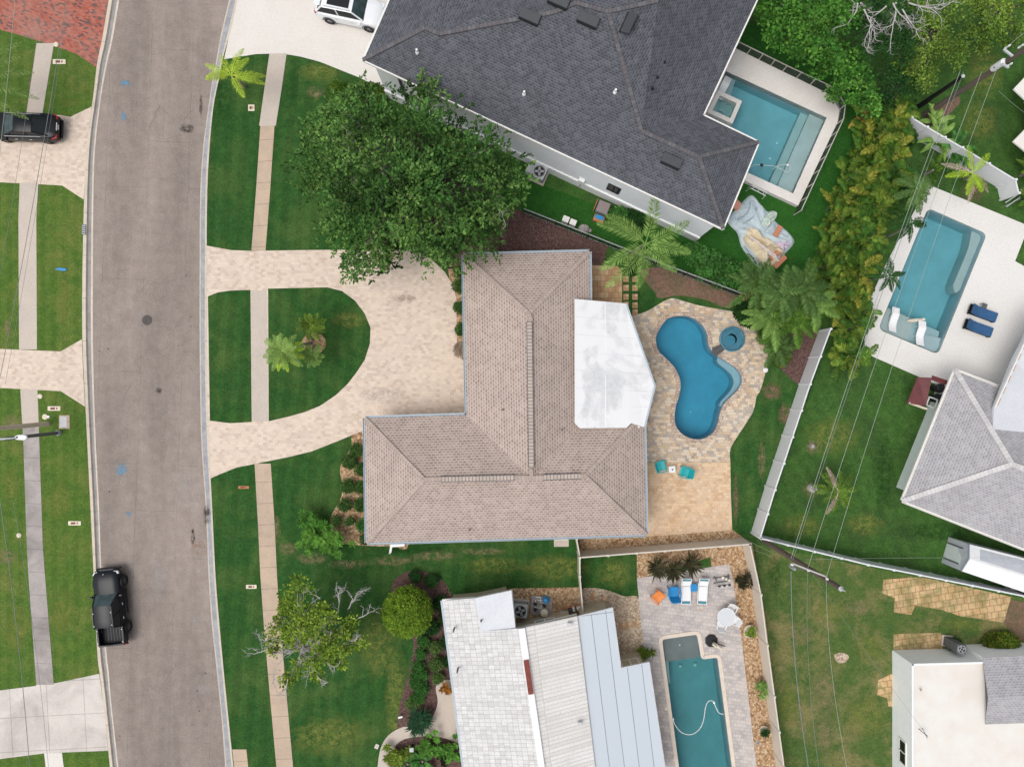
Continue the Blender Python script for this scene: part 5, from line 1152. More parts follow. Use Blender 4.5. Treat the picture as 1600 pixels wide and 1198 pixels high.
t = T('floating_towel', 'long pale float lying on the water between the white pool loungers', 'pool float', G(1432, 500, -.11), R(5))
MB().loft([[Vector((x, y*w_, z)) for y, z in ((-1, 0), (1, 0), (.7, .05), (-.7, .05))] for x, w_ in ((-.62, .04), (-.4, .10), (0, .13), (.35, .09), (.62, .12), (.68, .03))]).build('float_body', M['cream'], t, bev=.02)
MB().bar((-.5, 0, .06), (.5, .03, .06), .03, .02).build('float_cord', M['conc'], t)
t = T('round_patio_table', 'round white framed glass table near the gravel edge of the grey patio', 'table', G(1130, 958, .014))
gt = Nd('table_glass_pale'); gt.done((.62, .64, .66), .1, .6)
MB().lathe([(.62, .70), (.62, .73), (.01, .735)], seg=36).build('table_top', gt.m, t); MB().tube([(math.cos(a_/12*math.pi)*.62, math.sin(a_/12*math.pi)*.62, .73) for a_ in range(25)], .025, 6, False).build('table_rim', M['white'], t)
MB().lathe([(.28, .0), (.28, .03), (.03, .05), (.03, .7)], seg=20).build('table_stand', M['white'], t)
for lb, px, py, rz in (('white slatted patio chair tucked in at the lower left of the glass table', 1124, 971, 80), ('white slatted patio chair tucked in at the right of the glass table', 1143, 964, 150), ('white slatted patio chair tucked in at the top right of the glass table', 1139, 948, 235)):
    shell_chair('patio_chair', lb, px, py, R(rz), M['white'], s=.95)
t = T('parasol_base', 'black octagonal parasol base with a folded pole at the corner of the green teal pool', 'parasol', G(1111, 1000, .014), R(20))
MB().lathe([(.46, 0), (.46, .10), (.40, .13), (.01, .14)], seg=8).build('base_plate', M['black'], t, bev=.01)
MB().tube([(0, 0, .1), (.1, -.1, .9)], .03, 8).build('pole', M['dgrey'], t)
m = MB(); m.tube([(.0, -.1, .3), (.35, -.55, .35), (.5, -.72, .3)], [.14, .12, .05], 8); m.build('folded_canopy', M['cream'], t, smooth=50)
MB().bar((.2, -.15, .3), (.75, -.6, .25), .05, .05).build('crank_arm', M['black'], t)
t = T('weight_rack', 'low rack of gym weights and bars lying at the corner of the grey patio', 'exercise rack', G(1127, 906, .014), R(8))
m = MB(); m.bar((-.6, .25, .1), (.6, .25, .1), .05, .05).bar((-.6, -.1, .1), (.6, -.1, .1), .05, .05).bar((.5, -.2, .1), (.5, .4, .1), .05, .05).bar((-.5, .4, .1), (-.35, .0, .1), .05, .05); m.build('rack_frame', M['dgrey'], t)
for k in range(6): MB().tube([(-.4+.18*k, -.42, .1), (-.4+.18*k, -.34, .1)], .09, 12).build('weight', M['black'] if k % 2 else M['lgrey'], t)
for k in range(5): MB().lathe([(.10, 0), (.10, .05), (.03, .06)], (.1+.1*k, .2-.06*k, .13), 12).build('weight_plate', M['grey'] if k % 2 else M['cream'], t)
t = T('paving_mat', 'pale square mat on the grey patio below the right white lounger', 'mat', G(1093, 946, .016), R(4)); MB().box((0, 0, .01), (.65, .55, .02)).build('mat_body', M['conc_tan'], t, bev=.005); MB().box((0, 0, .02), (.5, .4, .01)).build('mat_inset', M['stamp'], t)
def hose(name, label, pts, z, r_, mat, cat):
    P = sm([(x, y) for x, y in pts], False, 6); c = G(*P[0], z)
    t = T(name, label, cat, c)
    MB().tube([G(x, y, z) for x, y in P], r_, 6).build('hose_line', mat, t, c, smooth=60)
    for q in (P[0], P[len(P)*3//4]): MB().lathe([(.07, -.04), (.09, .0), (.05, .06), (.01, .07)], G(*q, z), 10).build('hose_float', M['white'], t, c)
hose('pool_hose', 'white cleaner hose looping across the green teal pool', [(1052, 1124), (1056, 1134), (1066, 1145), (1080, 1148), (1093, 1140), (1100, 1125), (1103, 1105), (1108, 1096), (1115, 1096), (1119, 1105), (1124, 1114), (1131, 1116)], -.1, .03, M['white'], 'hose')
hose('pool_hose', 'thin white cleaner hose in the pool beside the charcoal roof', [(1168, 263), (1180, 260), (1192, 261), (1206, 262), (1216, 266), (1228, 272), (1232, 264), (1226, 260), (1212, 262), (1204, 268)], .35, .014, M['white'], 'hose')
t = T('pool_skimmer', 'small black floating cleaner in the pool beside the charcoal roof', 'pool cleaner', G(1187, 261, .34)); MB().lathe([(.1, 0), (.12, .04), (.04, .08), (.01, .08)], seg=12).build('cleaner_body', M['black'], t); MB().tube([(0, 0, .05), (.12, .05, .06)], .02).build('cleaner_nozzle', M['dgrey'], t)
lm = [(1063, 1040, 'pool light dot left of its twin in the green teal pool', -1.4, .1), (1086, 1038, 'pool light dot right of its twin in the green teal pool', -1.4, .1), (1062, 1007, 'small white drain on the grey shelf of the green teal pool', -.34, .05), (1214, 224, 'small white inlet near the ledge of the rectangular pool, upper', -.85, .08), (1203, 248, 'small white inlet near the hose of the rectangular pool, lower', -.85, .08), (1079, 643, 'small white fitting in the deep end of the kidney pool', -1.45, .08)]
for px, py, lb, z, r_ in lm:
    t = T('pool_fitting', lb, 'pool fitting', W(px, py, z)); MB().lathe([(r_, 0), (r_, .02), (r_*.6, .05), (.01, .05)], seg=14).build('fitting_cap', M['white'], t); MB().lathe([(r_*1.3, 0), (r_*1.3, .01), (r_, .01)], seg=14).build('fitting_ring', M['lgrey'], t)
t = T('skimmer_lid', 'round cream skimmer lid on the left edge of the green teal pool', 'lid', G(1041, 1106, .02)); MB().lathe([(.14, 0), (.14, .02), (.01, .025)], seg=18).build('lid_plate', M['cream'], t); MB().box((0, 0, .03), (.1, .03, .01)).build('lid_handle', M['white'], t)
t = T('deflated_bounce_house', 'deflated pale blue bounce house with yellow and pink folds on the turf', 'inflatable', G(1190, 362, .01)); org = G(1190, 362)
def heap(name, px, mat, h_, seed, fine=.3):
    rr = random.Random(seed); P = ccw([G(x, y) for x, y in sm(px, True, 4)]); c = sum(P, Vector())/len(P); secs = []
    k = [.0, .03, .12, .3, .5, .75]; zz = [0, .5, .8, .9, .95, 1.0]
    m = MB(); n = len(P); vs = []
    for a_, z in zip(k, zz):
        for i, p in enumerate(P):
            q = p.lerp(c, a_); q.z = h_*z*(1+fine*math.sin(i*.9+seed)+fine*(rr.random()-.5)*(a_ > 0)); vs.append(q)
    vs.append(Vector((c.x, c.y, h_)))
    for j in range(5): m_f = 0
    fs = [(j*n+i, j*n+(i+1) % n, (j+1)*n+(i+1) % n, (j+1)*n+i) for j in range(5) for i in range(n)]+[(5*n+i, 5*n+(i+1) % n, 6*n) for i in range(n)]
    m.add(vs, fs); return m.build(name, mat, t, org, smooth=60)
def vin(name, c1, c2, sc=1.2):
    d = Nd(name); v = d.co(); n = d.noise(v, sc, 4, .6, 1.5); d.bump(d.noise(v, 2.2, 5, .6, 2.0), .9, .12)
    return d.done(d.ramp(n, [(.35, c1), (.6, c2)]), .5, .4)
heap('main_sheet', [(1173, 305), (1186, 318), (1198, 330), (1206, 331), (1213, 338), (1210, 345), (1225, 358), (1240, 374), (1238, 384), (1222, 402), (1220, 412), (1205, 424), (1190, 424), (1172, 405), (1158, 385), (1152, 365), (1140, 352), (1136, 342), (1152, 325)], vin('vinyl_pale_blue', (.46, .56, .62), (.60, .68, .70)), .28, 1)
heap('folded_walls', [(1163, 360), (1172, 357), (1186, 366), (1205, 380), (1218, 388), (1222, 398), (1212, 406), (1207, 418), (1196, 420), (1178, 402), (1160, 378)], vin('vinyl_cream_yellow', (.72, .60, .40), (.80, .70, .52), 1.6), .62, 5)
heap('pink_patch', [(1212, 378), (1226, 376), (1232, 386), (1222, 394), (1212, 388)], vin('vinyl_pink', (.62, .46, .62), (.66, .55, .66)), .40, 9)
heap('green_step', [(1188, 345), (1204, 330), (1212, 338), (1202, 352), (1190, 358)], vin('vinyl_pale_green', (.52, .62, .54), (.58, .66, .60)), .45, 3)
M['vorange'] = plain('vinyl_orange_brown', (.55, .22, .12))
for a_, b_ in (((1205, 420), (1222, 403)), ((1198, 408), (1212, 395)), ((1206, 372), (1214, 356))): MB().bar(G(*a_, .6), G(*b_, .6), .35, .12).build('orange_strap', M['vorange'], t, org, bev=.03)
m = MB()
for k in range(4): m.tube([G(1166+k*8, 372+k*7, .66), G(1180+k*8, 383+k*6, .72), G(1192+k*6, 396+k*5, .66)], .10, 8)
m.build('fold_ridge', vin('vinyl_cream_fold', (.76, .66, .48), (.60, .50, .56), 3), t, org, smooth=60)
M['vslate'] = vin('vinyl_slate', (.30, .38, .46), (.46, .54, .58))
for pts in ([(1150, 345), (1165, 335), (1170, 318)], [(1158, 352), (1175, 340), (1180, 325)], [(1160, 385), (1172, 400), (1188, 415)], [(1200, 345), (1215, 362), (1228, 372)]): MB().tube([G(x, y, .3) for x, y in sm(pts, False, 5)], .05, 6).build('edge_seam', M['vslate'], t, org, smooth=60)
t = T('garden_bench', 'orange brown timber bench under the corner of the charcoal roof', 'bench', G(1082, 356, .01), R(65))
MB().box((0, 0, .42), (1.1, .42, .06)).build('seat', M['wood'], t, bev=.01); MB().box((0, -.34, .42), (1.1, .2, .06)).build('back_board', M['wood'], t, bev=.01); MB().box((0, .3, .15), (1.0, .1, .06)).build('lower_rail', M['wood'], t); [MB().bar((x, y, 0), (x, y, .4), .07, .07).build('leg', M['black_mat'], t) for x in (-.45, .45) for y in (-.3, .2)]
t = T('toy_slide_steps', 'pink ribbed play steps beside the bounce house under the charcoal roof edge', 'play steps', G(1151, 323, .01), R(55))
[MB().box((0, -.3+.15*k, .1+.06*k), (.6, .12, .08)).build('step', plain('plastic_pink', (.72, .36, .28)), t, bev=.02) for k in range(5)]; MB().box((.0, 0, .06), (.5, .7, .1)).build('step_base', M['orange'], t)
t = T('pool_ladder', 'white folding ladder leaning at the lower corner of the raised pool deck', 'ladder', G(1178, 303, .01), R(-27))
m = MB(); m.tube([(-.6, .12, .1), (-.55, .12, .9), (.6, .12, .9), (.65, .12, .1)], .025, 6).tube([(-.6, -.12, .1), (-.55, -.12, .9), (.6, -.12, .9), (.65, -.12, .1)], .025, 6); m.build('ladder_rail', M['white'], t); [MB().bar((x, -.12, .9), (x, .12, .9), .04, .03).build('rung', M['lgrey'], t) for x in (-.4, 0, .4)]
t = T('play_table', 'grey brown storage chest beside the low wall of the charcoal roofed house', 'chest', G(941, 327, .01), R(-22))
MB().box((0, 0, .3), (.85, .8, .6)).build('chest_body', M['grey'], t, bev=.03); MB().box((0, 0, .62), (.8, .74, .05)).build('chest_lid', plain('plastic_brown_grey', (.26, .21, .21)), t, bev=.02); MB().box((-.55, 0, .3), (.05, .8, .6)).build('side_board', M['wood'], t)
t = T('sand_toy_tray', 'small blue toy tray below the grey brown chest', 'toy tray', G(935, 343, .01), R(-22))
MB().box((0, 0, .15), (.75, .5, .3)).build('tray_body', M['wood'], t, bev=.02); MB().box((0, .08, .31), (.6, .28, .04)).build('tray_top', M['blue'], t, bev=.02)
for lb, px, py in (('white square planter box on the picket fence, the left one of two', 883, 346), ('white square planter box on the picket fence, the right one of two', 894, 351)):
    t = T('planter_box', lb, 'box', G(px, py, .01), R(-22)); MB().box((0, 0, .35), (.42, .36, .7)).build('box_body', M['white'], t, bev=.02); MB().box((0, 0, .71), (.46, .40, .04)).build('box_lid', M['trim'], t, bev=.01)
t = T('garden_rock', 'round grey rock beside the picket fence near the tall palm', 'rock', G(912, 358, .01)); rb_ = MB().lathe([(.3, 0), (.34, .12), (.28, .26), (.12, .33), (.01, .34)], seg=10, sx=1.2).build('rock_body', M['conc_grey'], t, smooth=60); MB().lathe([(.14, 0), (.15, .08), (.01, .14)], (.4, -.1, 0), seg=8).build('rock_chip', M['conc_grey'], t)
t = T('teal_toy', 'small teal toy on the turf beside the timber bench', 'toy', G(1062, 365, .01), R(30)); MB().box((0, 0, .1), (.35, .22, .2)).build('toy_body', M['teal'], t, bev=.05); MB().lathe([(.08, 0), (.08, .1), (.01, .12)], (.0, 0, .2), 10).build('toy_knob', M['white'], t)
t = T('garden_lantern', 'small dark garden lantern in the planting below the curved path', 'lantern', G(645, 1164, .01)); MB().box((0, 0, .25), (.16, .16, .5)).build('lantern_post', M['black'], t); MB().box((0, 0, .55), (.3, .3, .1)).build('lantern_cap', M['lgrey'], t, bev=.03)
t = T('yard_sign', 'small white triangular yard sign at the mulch edge by the spiky plant', 'sign', G(627, 1118, .01), R(10)); m = MB(); m.add([(-.14, 0, .35), (.16, .03, .35), (0, -.02, .02), (-.14, .14, .38), (.16, .16, .38), (0, .02, .02)], [(0, 1, 2), (3, 5, 4), (0, 3, 4, 1), (1, 4, 5, 2), (2, 5, 3, 0)]); m.build('sign_board', M['white'], t); MB().bar((0, 0, 0), (0, .05, .2), .03, .03).build('sign_stake', M['dgrey'], t)
t = T('flat_stone', 'pale flat stone in the striped lawn left of the curved path', 'stone', G(589, 1165, .006), R(-25)); MB().box((0, 0, .03), (.26, .32, .06)).build('stone_body', M['conc_white'], t, bev=.02); MB().box((0, 0, .062), (.14, .18, .01)).build('stone_face', M['conc'], t)
t = T('chair_dining', 'white metal garden chair between the white shed and the fence', 'chair', G(1577, 914, .01), R(-20)); [MB().bar((x, y, 0), (x, y, .45), .04, .04).build('leg', M['white'], t) for x in (-.2, .2) for y in (-.2, .2)]; MB().box((0, 0, .46), (.45, .45, .04)).build('seat', M['lgrey'], t); MB().tube([(-.22, .22, .45), (-.22, .26, .9), (.22, .26, .9), (.22, .22, .45)], .025).build('backrest', M['white'], t)
t = T('garden_swing', 'grey metal frame chair beside the top right fence', 'garden seat', G(1574, 312, .01), R(25)); m = MB(); m.bar((-.6, -.1, .5), (.6, .1, .6), .06, .06).bar((-.5, -.4, .3), (.6, -.2, .35), .06, .06).bar((-.4, .2, .8), (.7, .3, .85), .06, .06); m.build('seat_slats', M['lgrey'], t); [MB().bar((x, y, 0), (x, y, .5), .05, .05).build('leg', M['grey'], t) for x in (-.4, .4) for y in (-.3, .2)]
t = T('tree_stump', 'pale cut tree stump in the right lawn beside the fallen palm', 'stump', G(1268, 762, .0)); MB().lathe([(.30, 0), (.26, .12), (.25, .35), (.01, .37)], seg=16).build('stump_wood', M['bark_pale'], t, smooth=50); MB().lathe([(.18, 0), (.16, .385), (.01, .39)], seg=12).build('stump_core', M['palm_bark'], t)
t = T('tree_stump', 'small brown stump in the right lawn above the fallen palm', 'stump', G(1269, 697, .0)); MB().lathe([(.24, 0), (.18, .10), (.01, .11)], seg=12).build('stump_wood', M['palm_bark'], t); MB().lathe([(.1, 0), (.09, .14), (.01, .15)], seg=10).build('stump_core', M['bark_pale'], t)
t = T('patio_chairs_under_eave', 'dark patio seat with white arms half under the flat roof edge', 'chair', G(1592, 545, .02), R(60)); MB().box((0, 0, .4), (1.6, .6, .15)).build('seat', M['dgrey'], t, bev=.03); [MB().tube([(x, -.3, .1), (x, -.5, .6), (x, .3, .65)], .03).build('armrest', M['white'], t) for x in (-.8, -.3, .3, .8)]

# ------------------------------------------------------------ poles and wires
def pole(label, px, py, h_, r0, mat, extra=None, name='utility_pole', cat='utility pole'):
    o_ = G(px, py); t = T(name, label, cat, o_)
    MB().tube([(0, 0, 0), (0, 0, h_*.5), (0, 0, h_)], [r0, r0*.85, r0*.7], 12).build('pole_shaft', mat, t, smooth=40)
    MB().lathe([(r0*.72, h_), (r0*.5, h_+.05), (.01, h_+.06)], seg=12).build('pole_cap', M['lgrey'], t)
    return t, o_
tb, ob = pole('tall timber utility pole with a transformer at the meeting of the white fences', 1190, 842, 11.6, .19, M['pole_wood'])
cr = [W(1236, 881, 9.6), W(1262, 890, 9.7), W(1291, 903, 10.6)]
MB().bar(W(1238, 880, 9.6)-ob+Vector((0, 0, 0)), W(1292, 901, 10.4)-ob, .08, .08).build('crossarm', M['bark_pale'], tb)
for c_ in cr: MB().lathe([(.04, 0), (.07, .08), (.04, .16), (.05, .2), (.01, .22)], c_-ob, 10).build('insulator', M['white'], tb)
MB().lathe([(.10, 0), (.11, .1), (.11, .6), (.06, .7), (.01, .71)], W(1235, 884, 8.0)-ob, 16).build('transformer', M['grey'], tb, smooth=40)
MB().bar(W(1236, 885, 8.4)-ob, Vector((0, 0, 8.4)), .05, .05).build('transformer_bracket', M['dgrey'], tb)
MB().lathe([(.135, 11.0), (.13, 11.3), (.03, 12.0), (.01, 12.1)], seg=12).build('lightning_cap', M['lgrey'], tb)
tr, orr = pole('tall utility pole with a pale transformer at the top right corner', 1444, 180, 10.6, .19, M['pole_wood'])
MB().lathe([(.17, 0), (.2, .1), (.2, .95), (.1, 1.05), (.01, 1.07)], W(1551, 108, 7.0)-orr, 16).build('transformer', M['white'], tr, smooth=40)
MB().bar(W(1553, 106, 7.4)-orr, Vector((0, 0, 7.4)), .08, .08).build('transformer_bracket', M['dgrey'], tr)
MB().bar(W(1568, 77, 9.2)-orr, W(1582, 88, 9.2)-orr, .1, .1).bar(W(1566, 100, 8.2)-orr, W(1576, 106, 8.2)-orr, .12, .1).build('crossarm', M['lgrey'], tr)
for q in ((1569, 77), (1590, 76), (1572, 105)): MB().lathe([(.04, 0), (.07, .1), (.04, .3), (.06, .4), (.03, .5)], W(*q, 8.8)-orr, 10).build('insulator', M['white'], tr)
ts, os_ = pole('short black topped pole stub leaning beside the top right transformer pole', 1433, 168, 4.9, .17, M['black'], name='pole_stub', cat='pole stub')
MB().tube([(.12, .1, 0), (.12, .1, 4.7)], .05, 8).build('conduit', M['lgrey'], ts)
tc, oc = pole('cream concrete street pole at the left edge of the view', 75, 662, 8.8, .17, M['pole_conc'], name='concrete_pole')
tl, ol = pole('dark street light pole with a white lamp head at the left edge of the view', 93, 676, 8.9, .13, M['dgrey'], name='street_light', cat='street light')
MB().lathe([(.2, 0), (.2, .25), (.14, .3), (.01, .3)], seg=10).build('pole_foot', M['grey'], tl)
hd = W(33, 683, 8.6)-ol; MB().tube([(0, 0, 8.7), (hd.x*.4, hd.y*.4, 9.0), (hd.x*.8, hd.y*.8, 8.9), hd], .04, 6).tube([(0, 0, 8.5), (hd.x*.5, hd.y*.5+.1, 8.85), hd], .025, 6).build('lamp_arm', M['lgrey'], tl)
MB().loft([[hd+Vector((x, y*w_, z)) for y, z in ((-1, 0), (1, 0), (.8, .12), (-.8, .12))] for x, w_ in ((-.3, .08), (-.15, .16), (.15, .18), (.33, .14), (.4, .05))]).build('lamp_head', M['white'], tl, bev=.03)
MB().lathe([(.05, 0), (.05, .06), (.01, .07)], hd+Vector((-.15, 0, .12)), 8).build('photo_cell', M['black'], tl)
def wire(label, a_, b_, r_=.02, mat='wire', sag=.6, n=14, group=None):
    a_ = Vector(a_); b_ = Vector(b_); pts = []
    for k in range(n+1):
        u = k/n; p = a_.lerp(b_, u); p.z -= sag*4*u*(1-u); pts.append(p)
    o = MB().tube([p-a_ for p in pts], r_*.6, 5).build('power_line', M[mat], None); o.location = a_
    tag(o, label, 'power line', group)
GR = 'power lines between the two right poles'
wire('power line between the two right poles, leftmost of four', W(1236, 872, 9.4), W(1500, 112, 8.6), .022, 'wire_lt', .5)
wire('power line running beside the leftmost one between the two right poles', W(1239, 874, 9.0), W(1506, 112, 8.2), .022, 'wire', .5)
wire('power line between the two right poles, third from the left, over the fallen palm', W(1262, 888, 9.8), W(1534, 112, 9.0), .020, 'wire_lt', .5)
wire('power line between the two right poles, rightmost, passing left of the grey house', W(1291, 902, 10.6), W(1560, 100, 9.6), .018, 'wire_lt', .5)
wire('thick cable running down the dry lawn from the transformer, leftmost', W(1236, 892, 8.8), W(1272, 1250, 8.8), .040, 'wire', .8)
wire('thin line down the dry lawn from the crossarm, the middle one', W(1262, 893, 9.6), W(1287, 1250, 9.4), .018, 'wire', .8)
wire('thin line down the dry lawn from the pole top, rightmost', W(1291, 905, 10.6), W(1334, 1250, 10.4), .016, 'wire_lt', .8)
wire('thin service drop from the timber pole to the antenna on the cream flat roof', W(1270, 897, 9), W(1450, 1150, 2.9), .012, 'wire', .5)
wire('thin drop wire crossing the right lawn to the white shed side', W(1258, 874, 7), W(1640, 872, 4), .012, 'wire_lt', .3)
wire('thin guy wire from the timber pole to the tan fence corner, upper', W(1212, 866, 5), W(1140, 830, 2), .010, 'wire_lt', .1)
wire('thin guy wire from the timber pole to the tan fence corner, lower', W(1208, 870, 5), W(1120, 838, 2), .010, 'wire_lt', .1)
wire('thin line leaving the top right pole towards the cream roofed house', W(1560, 142, 7.5), W(1660, 215, 4), .012, 'wire_lt', .2)
wire('line climbing off the top right corner from the transformer pole', W(1568, 78, 9.2), W(1640, 20, 9.6), .018, 'wire_lt', .2)
wire('pale line at the upper left corner, the leftmost over the black sedan', W(27, -40, 9), W(-60, 690, 8.8), .020, 'wire_lt', .3)
wire('line crossing the upper left sidewalk and the black sedan, second from the left', W(71, -40, 9), W(-40, 640, 8.6), .016, 'wire', .3)
wire('line crossing the upper left verge, the bolder of the close pair', W(110, -40, 9), W(0, 590, 9), .026, 'wire', .2)
wire('line crossing the upper left verge, the fainter of the close pair', W(113, -40, 8.8), W(8, 600, 8.8), .014, 'wire', .2)
wire('thick cable crossing the stained concrete driveway at the lower left', W(-10, 720, 9), W(50, 1250, 9), .030, 'wire', .3)
wire('thin cable crossing the lower left sidewalk and concrete driveway', W(20, 780, 8.6), W(80, 1250, 8.6), .016, 'wire', .3)
# ------------------------------------------------------------ plants
def qmesh(name, V, grp, mat, parent, org=(0, 0, 0), smooth=False):
    V = np.asarray(V, dtype=np.float32).reshape(-1, 3)-np.asarray(org, dtype=np.float32)
    n = len(V)//4
    me = bpy.data.meshes.new(name); me.vertices.add(n*4); me.vertices.foreach_set('co', V.ravel())
    me.loops.add(n*4); me.loops.foreach_set('vertex_index', np.arange(n*4, dtype=np.int32))
    me.polygons.add(n); me.polygons.foreach_set('loop_start', np.arange(0, n*4, 4, dtype=np.int32)); me.polygons.foreach_set('loop_total', np.full(n, 4, dtype=np.int32))
    me.update(); me.materials.append(mat)
    g_n = grp or max(1, n); rt_ = np.random.default_rng(n).random(n//g_n+1).astype(np.float32)
    at = me.attributes.new('tint', 'FLOAT', 'FACE'); at.data.foreach_set('value', rt_[np.arange(n)//g_n])
    o = bpy.data.objects.new(name, me); COL.objects.link(o)
    if parent: o.parent = parent
    return o
def unit(a): return a/np.maximum(np.linalg.norm(a, axis=-1, keepdims=True), 1e-6)
def leafq(P, D, Nn, L, Wd):
    """diamond leaves: base P, direction D, side from D x N"""
    D = unit(D); Sd = unit(np.cross(D, Nn)); L = np.broadcast_to(np.asarray(L, dtype=float).reshape(-1, 1), (len(P), 1)); Wd = np.broadcast_to(np.asarray(Wd, dtype=float).reshape(-1, 1), (len(P), 1))
    return np.stack([P, P+D*L*.45+Sd*Wd/2, P+D*L, P+D*L*.45-Sd*Wd/2], axis=1).reshape(-1, 3)
def cloud(rng, c, rad, nclump, per, cr_, L, Wd, low=-.2, fill=.55):
    """leaf clumps over an ellipsoid: c centre, rad (rx,ry,rz)"""
    d = unit(rng.normal(size=(nclump, 3))); d[:, 2] = np.where(d[:, 2] < low, -d[:, 2], d[:, 2])
    rr = fill+(1-fill)*rng.random((nclump, 1))**.6
    cc = np.asarray(c)+d*rr*np.asarray(rad)
    cs = cr_*(.6+.8*rng.random((nclump, 1)))
    q = unit(rng.normal(size=(nclump, per, 3))); q[..., 2] = np.abs(q[..., 2])*.9
    P = cc[:, None, :]+q*cs[:, None, :]*(rng.random((nclump, per, 1))**.5)*np.array([1, 1, .7])
    D = q*np.array([1, 1, .5])+rng.normal(size=q.shape)*.45
    Nn = np.array([0, 0, 1.])+rng.normal(size=q.shape)*.55
    P = P.reshape(-1, 3); D = D.reshape(-1, 3); Nn = Nn.reshape(-1, 3); s = .7+.6*rng.random(len(P))
    return leafq(P, D, Nn, L*s, Wd*s), cc
def boughs(rng, c, rad, nclump, spikes, per, L, Wd, blen):
    """tufts of leafy branchlets over the upper side of an ellipsoid"""
    V = []; d = unit(rng.normal(size=(nclump, 3))); d[:, 2] = np.abs(d[:, 2])*1.1-.15
    cc = np.asarray(c)+unit(d)*(.45+.55*rng.random((nclump, 1))**.5)*np.asarray(rad); cc[:, 2] += rng.normal(size=nclump)*.5
    for q, dd in zip(cc, d):
        for k in range(spikes):
            a = 2*math.pi*(k+rng.random()*.8)/spikes; ln = blen*(.45+.75*rng.random())
            ax = np.array([math.cos(a), math.sin(a), .15+.6*rng.random()])+unit(dd*np.array([1, 1, 0]))*.35
            u = np.sqrt(rng.random(per))[:, None]; wd = .20*(1.15-u)
            P = q+ax*ln*u+rng.normal(size=(per, 3))*wd-np.array([0, 0, .35])*ln*u**2
            D = ax+rng.normal(size=(per, 3))*.7; Nn = np.array([0, 0, 1.])+rng.normal(size=(per, 3))*.6; s = .7+.6*rng.random(per)
            V.append(leafq(P, D, Nn, L*s, Wd*s))
    return np.concatenate(V), cc
def limbs(t, org, root, tips, r0, mat, name='limb', zt=None):
    m = MB(); root = Vector(root)
    for tip in tips:
        tip = Vector(tip); mid = root.lerp(tip, .5)+Vector((0, 0, .3*(tip-root).length*.3)); m.tube([root, mid, tip], [r0*.5, r0*.3, r0*.08], 6)
    return m.build(name, mat, t, org)
def tree(name, label, root, blobs, mat, rng_seed, cl=34, per=30, cr_=.42, L=.2, Wd=.13, r0=.25, trunk=None, group=None, cat='tree', fork=.45, fill=.5):
    """blobs: (px, py, z, radius_px) in photo pixels"""
    rng = np.random.default_rng(rng_seed); org = G(*root); t = T(name, label, cat, org, 0, group)
    V = []; tips = []
    for bx, by, bz, br in blobs:
        c = W(bx, by, bz); r_ = br/S*(H-bz)/H*(.72 if cr_ > .7 else 1)
        if cr_ > .7: v, cc = boughs(rng, c, (r_, r_, r_*.8), max(4, int(cl*(br/36)**2)), 9, per//9, L, Wd, cr_)
        else: v, cc = cloud(rng, c, (r_, r_, r_*.75), max(6, int(cl*(br/30)**2)), per, cr_, L, Wd, fill=fill)
        V.append(v)
        tips.append(c-org)
        for k in range(2): tips.append(Vector(cc[k*3 % len(cc)])-org)
    qmesh('crown', np.concatenate(V), per, mat, t, org)
    top = Vector((0, 0, sum(b[2] for b in blobs)/len(blobs)*fork))
    MB().tube([(0, 0, -.05), (.05, .03, top.z*.5), top], [r0*1.25, r0, r0*.8], 10).build('trunk', trunk or M['bark'], t, smooth=50)
    limbs(t, (0, 0, 0), top, tips, r0, trunk or M['bark'], 'limbs')
    return t, org, rng
def shrub(name, label, px, py, r_, mat, seed, h_=.8, L=.09, Wd=.06, n=None, group=None, cat='shrub', z=.01, stem=True, cr_=.16, fill=.7, sx=1, sy=1):
    rng = np.random.default_rng(seed); org = G(px, py, z); t = T(name, label, cat, org, 0, group); R_ = r_/S
    nn = n or int(60*max(R_, .3)**2*10)
    v, cc = cloud(rng, (0, 0, h_*.5), (R_*sx, R_*sy, h_*.55), nn, 14, cr_, L, Wd, low=-.6, fill=fill)
    qmesh('foliage', v, 14, mat, t)
    m = MB(); [m.tube([(0, 0, 0), (math.cos(a_)*R_*.3, math.sin(a_)*R_*.3, h_*.5)], [.03, .01], 5) for a_ in (0, 1.6, 3.1, 4.7)]; m.build('stems', M['bark'], t)
    return t
def twigs(rng, m, p, d, L, r_, depth):
    n = 3; pts = [p]; q = p.copy(); dd = d.copy()
    for k in range(n):
        dd = (dd+Vector(rng.normal(size=3)*.22)).normalized(); q = q+dd*L/n; pts.append(q.copy())
    m.tube(pts, [r_*(1-.18*i) for i in range(len(pts))], 5, False)
    if depth > 0:
        for k in range(3 if depth > 1 else 4):
            nd = (dd+Vector(rng.normal(size=3)*np.array([.7, .7, .35]))).normalized(); twigs(rng, m, pts[1+k % 3], nd, L*.62, r_*.55, depth-1)
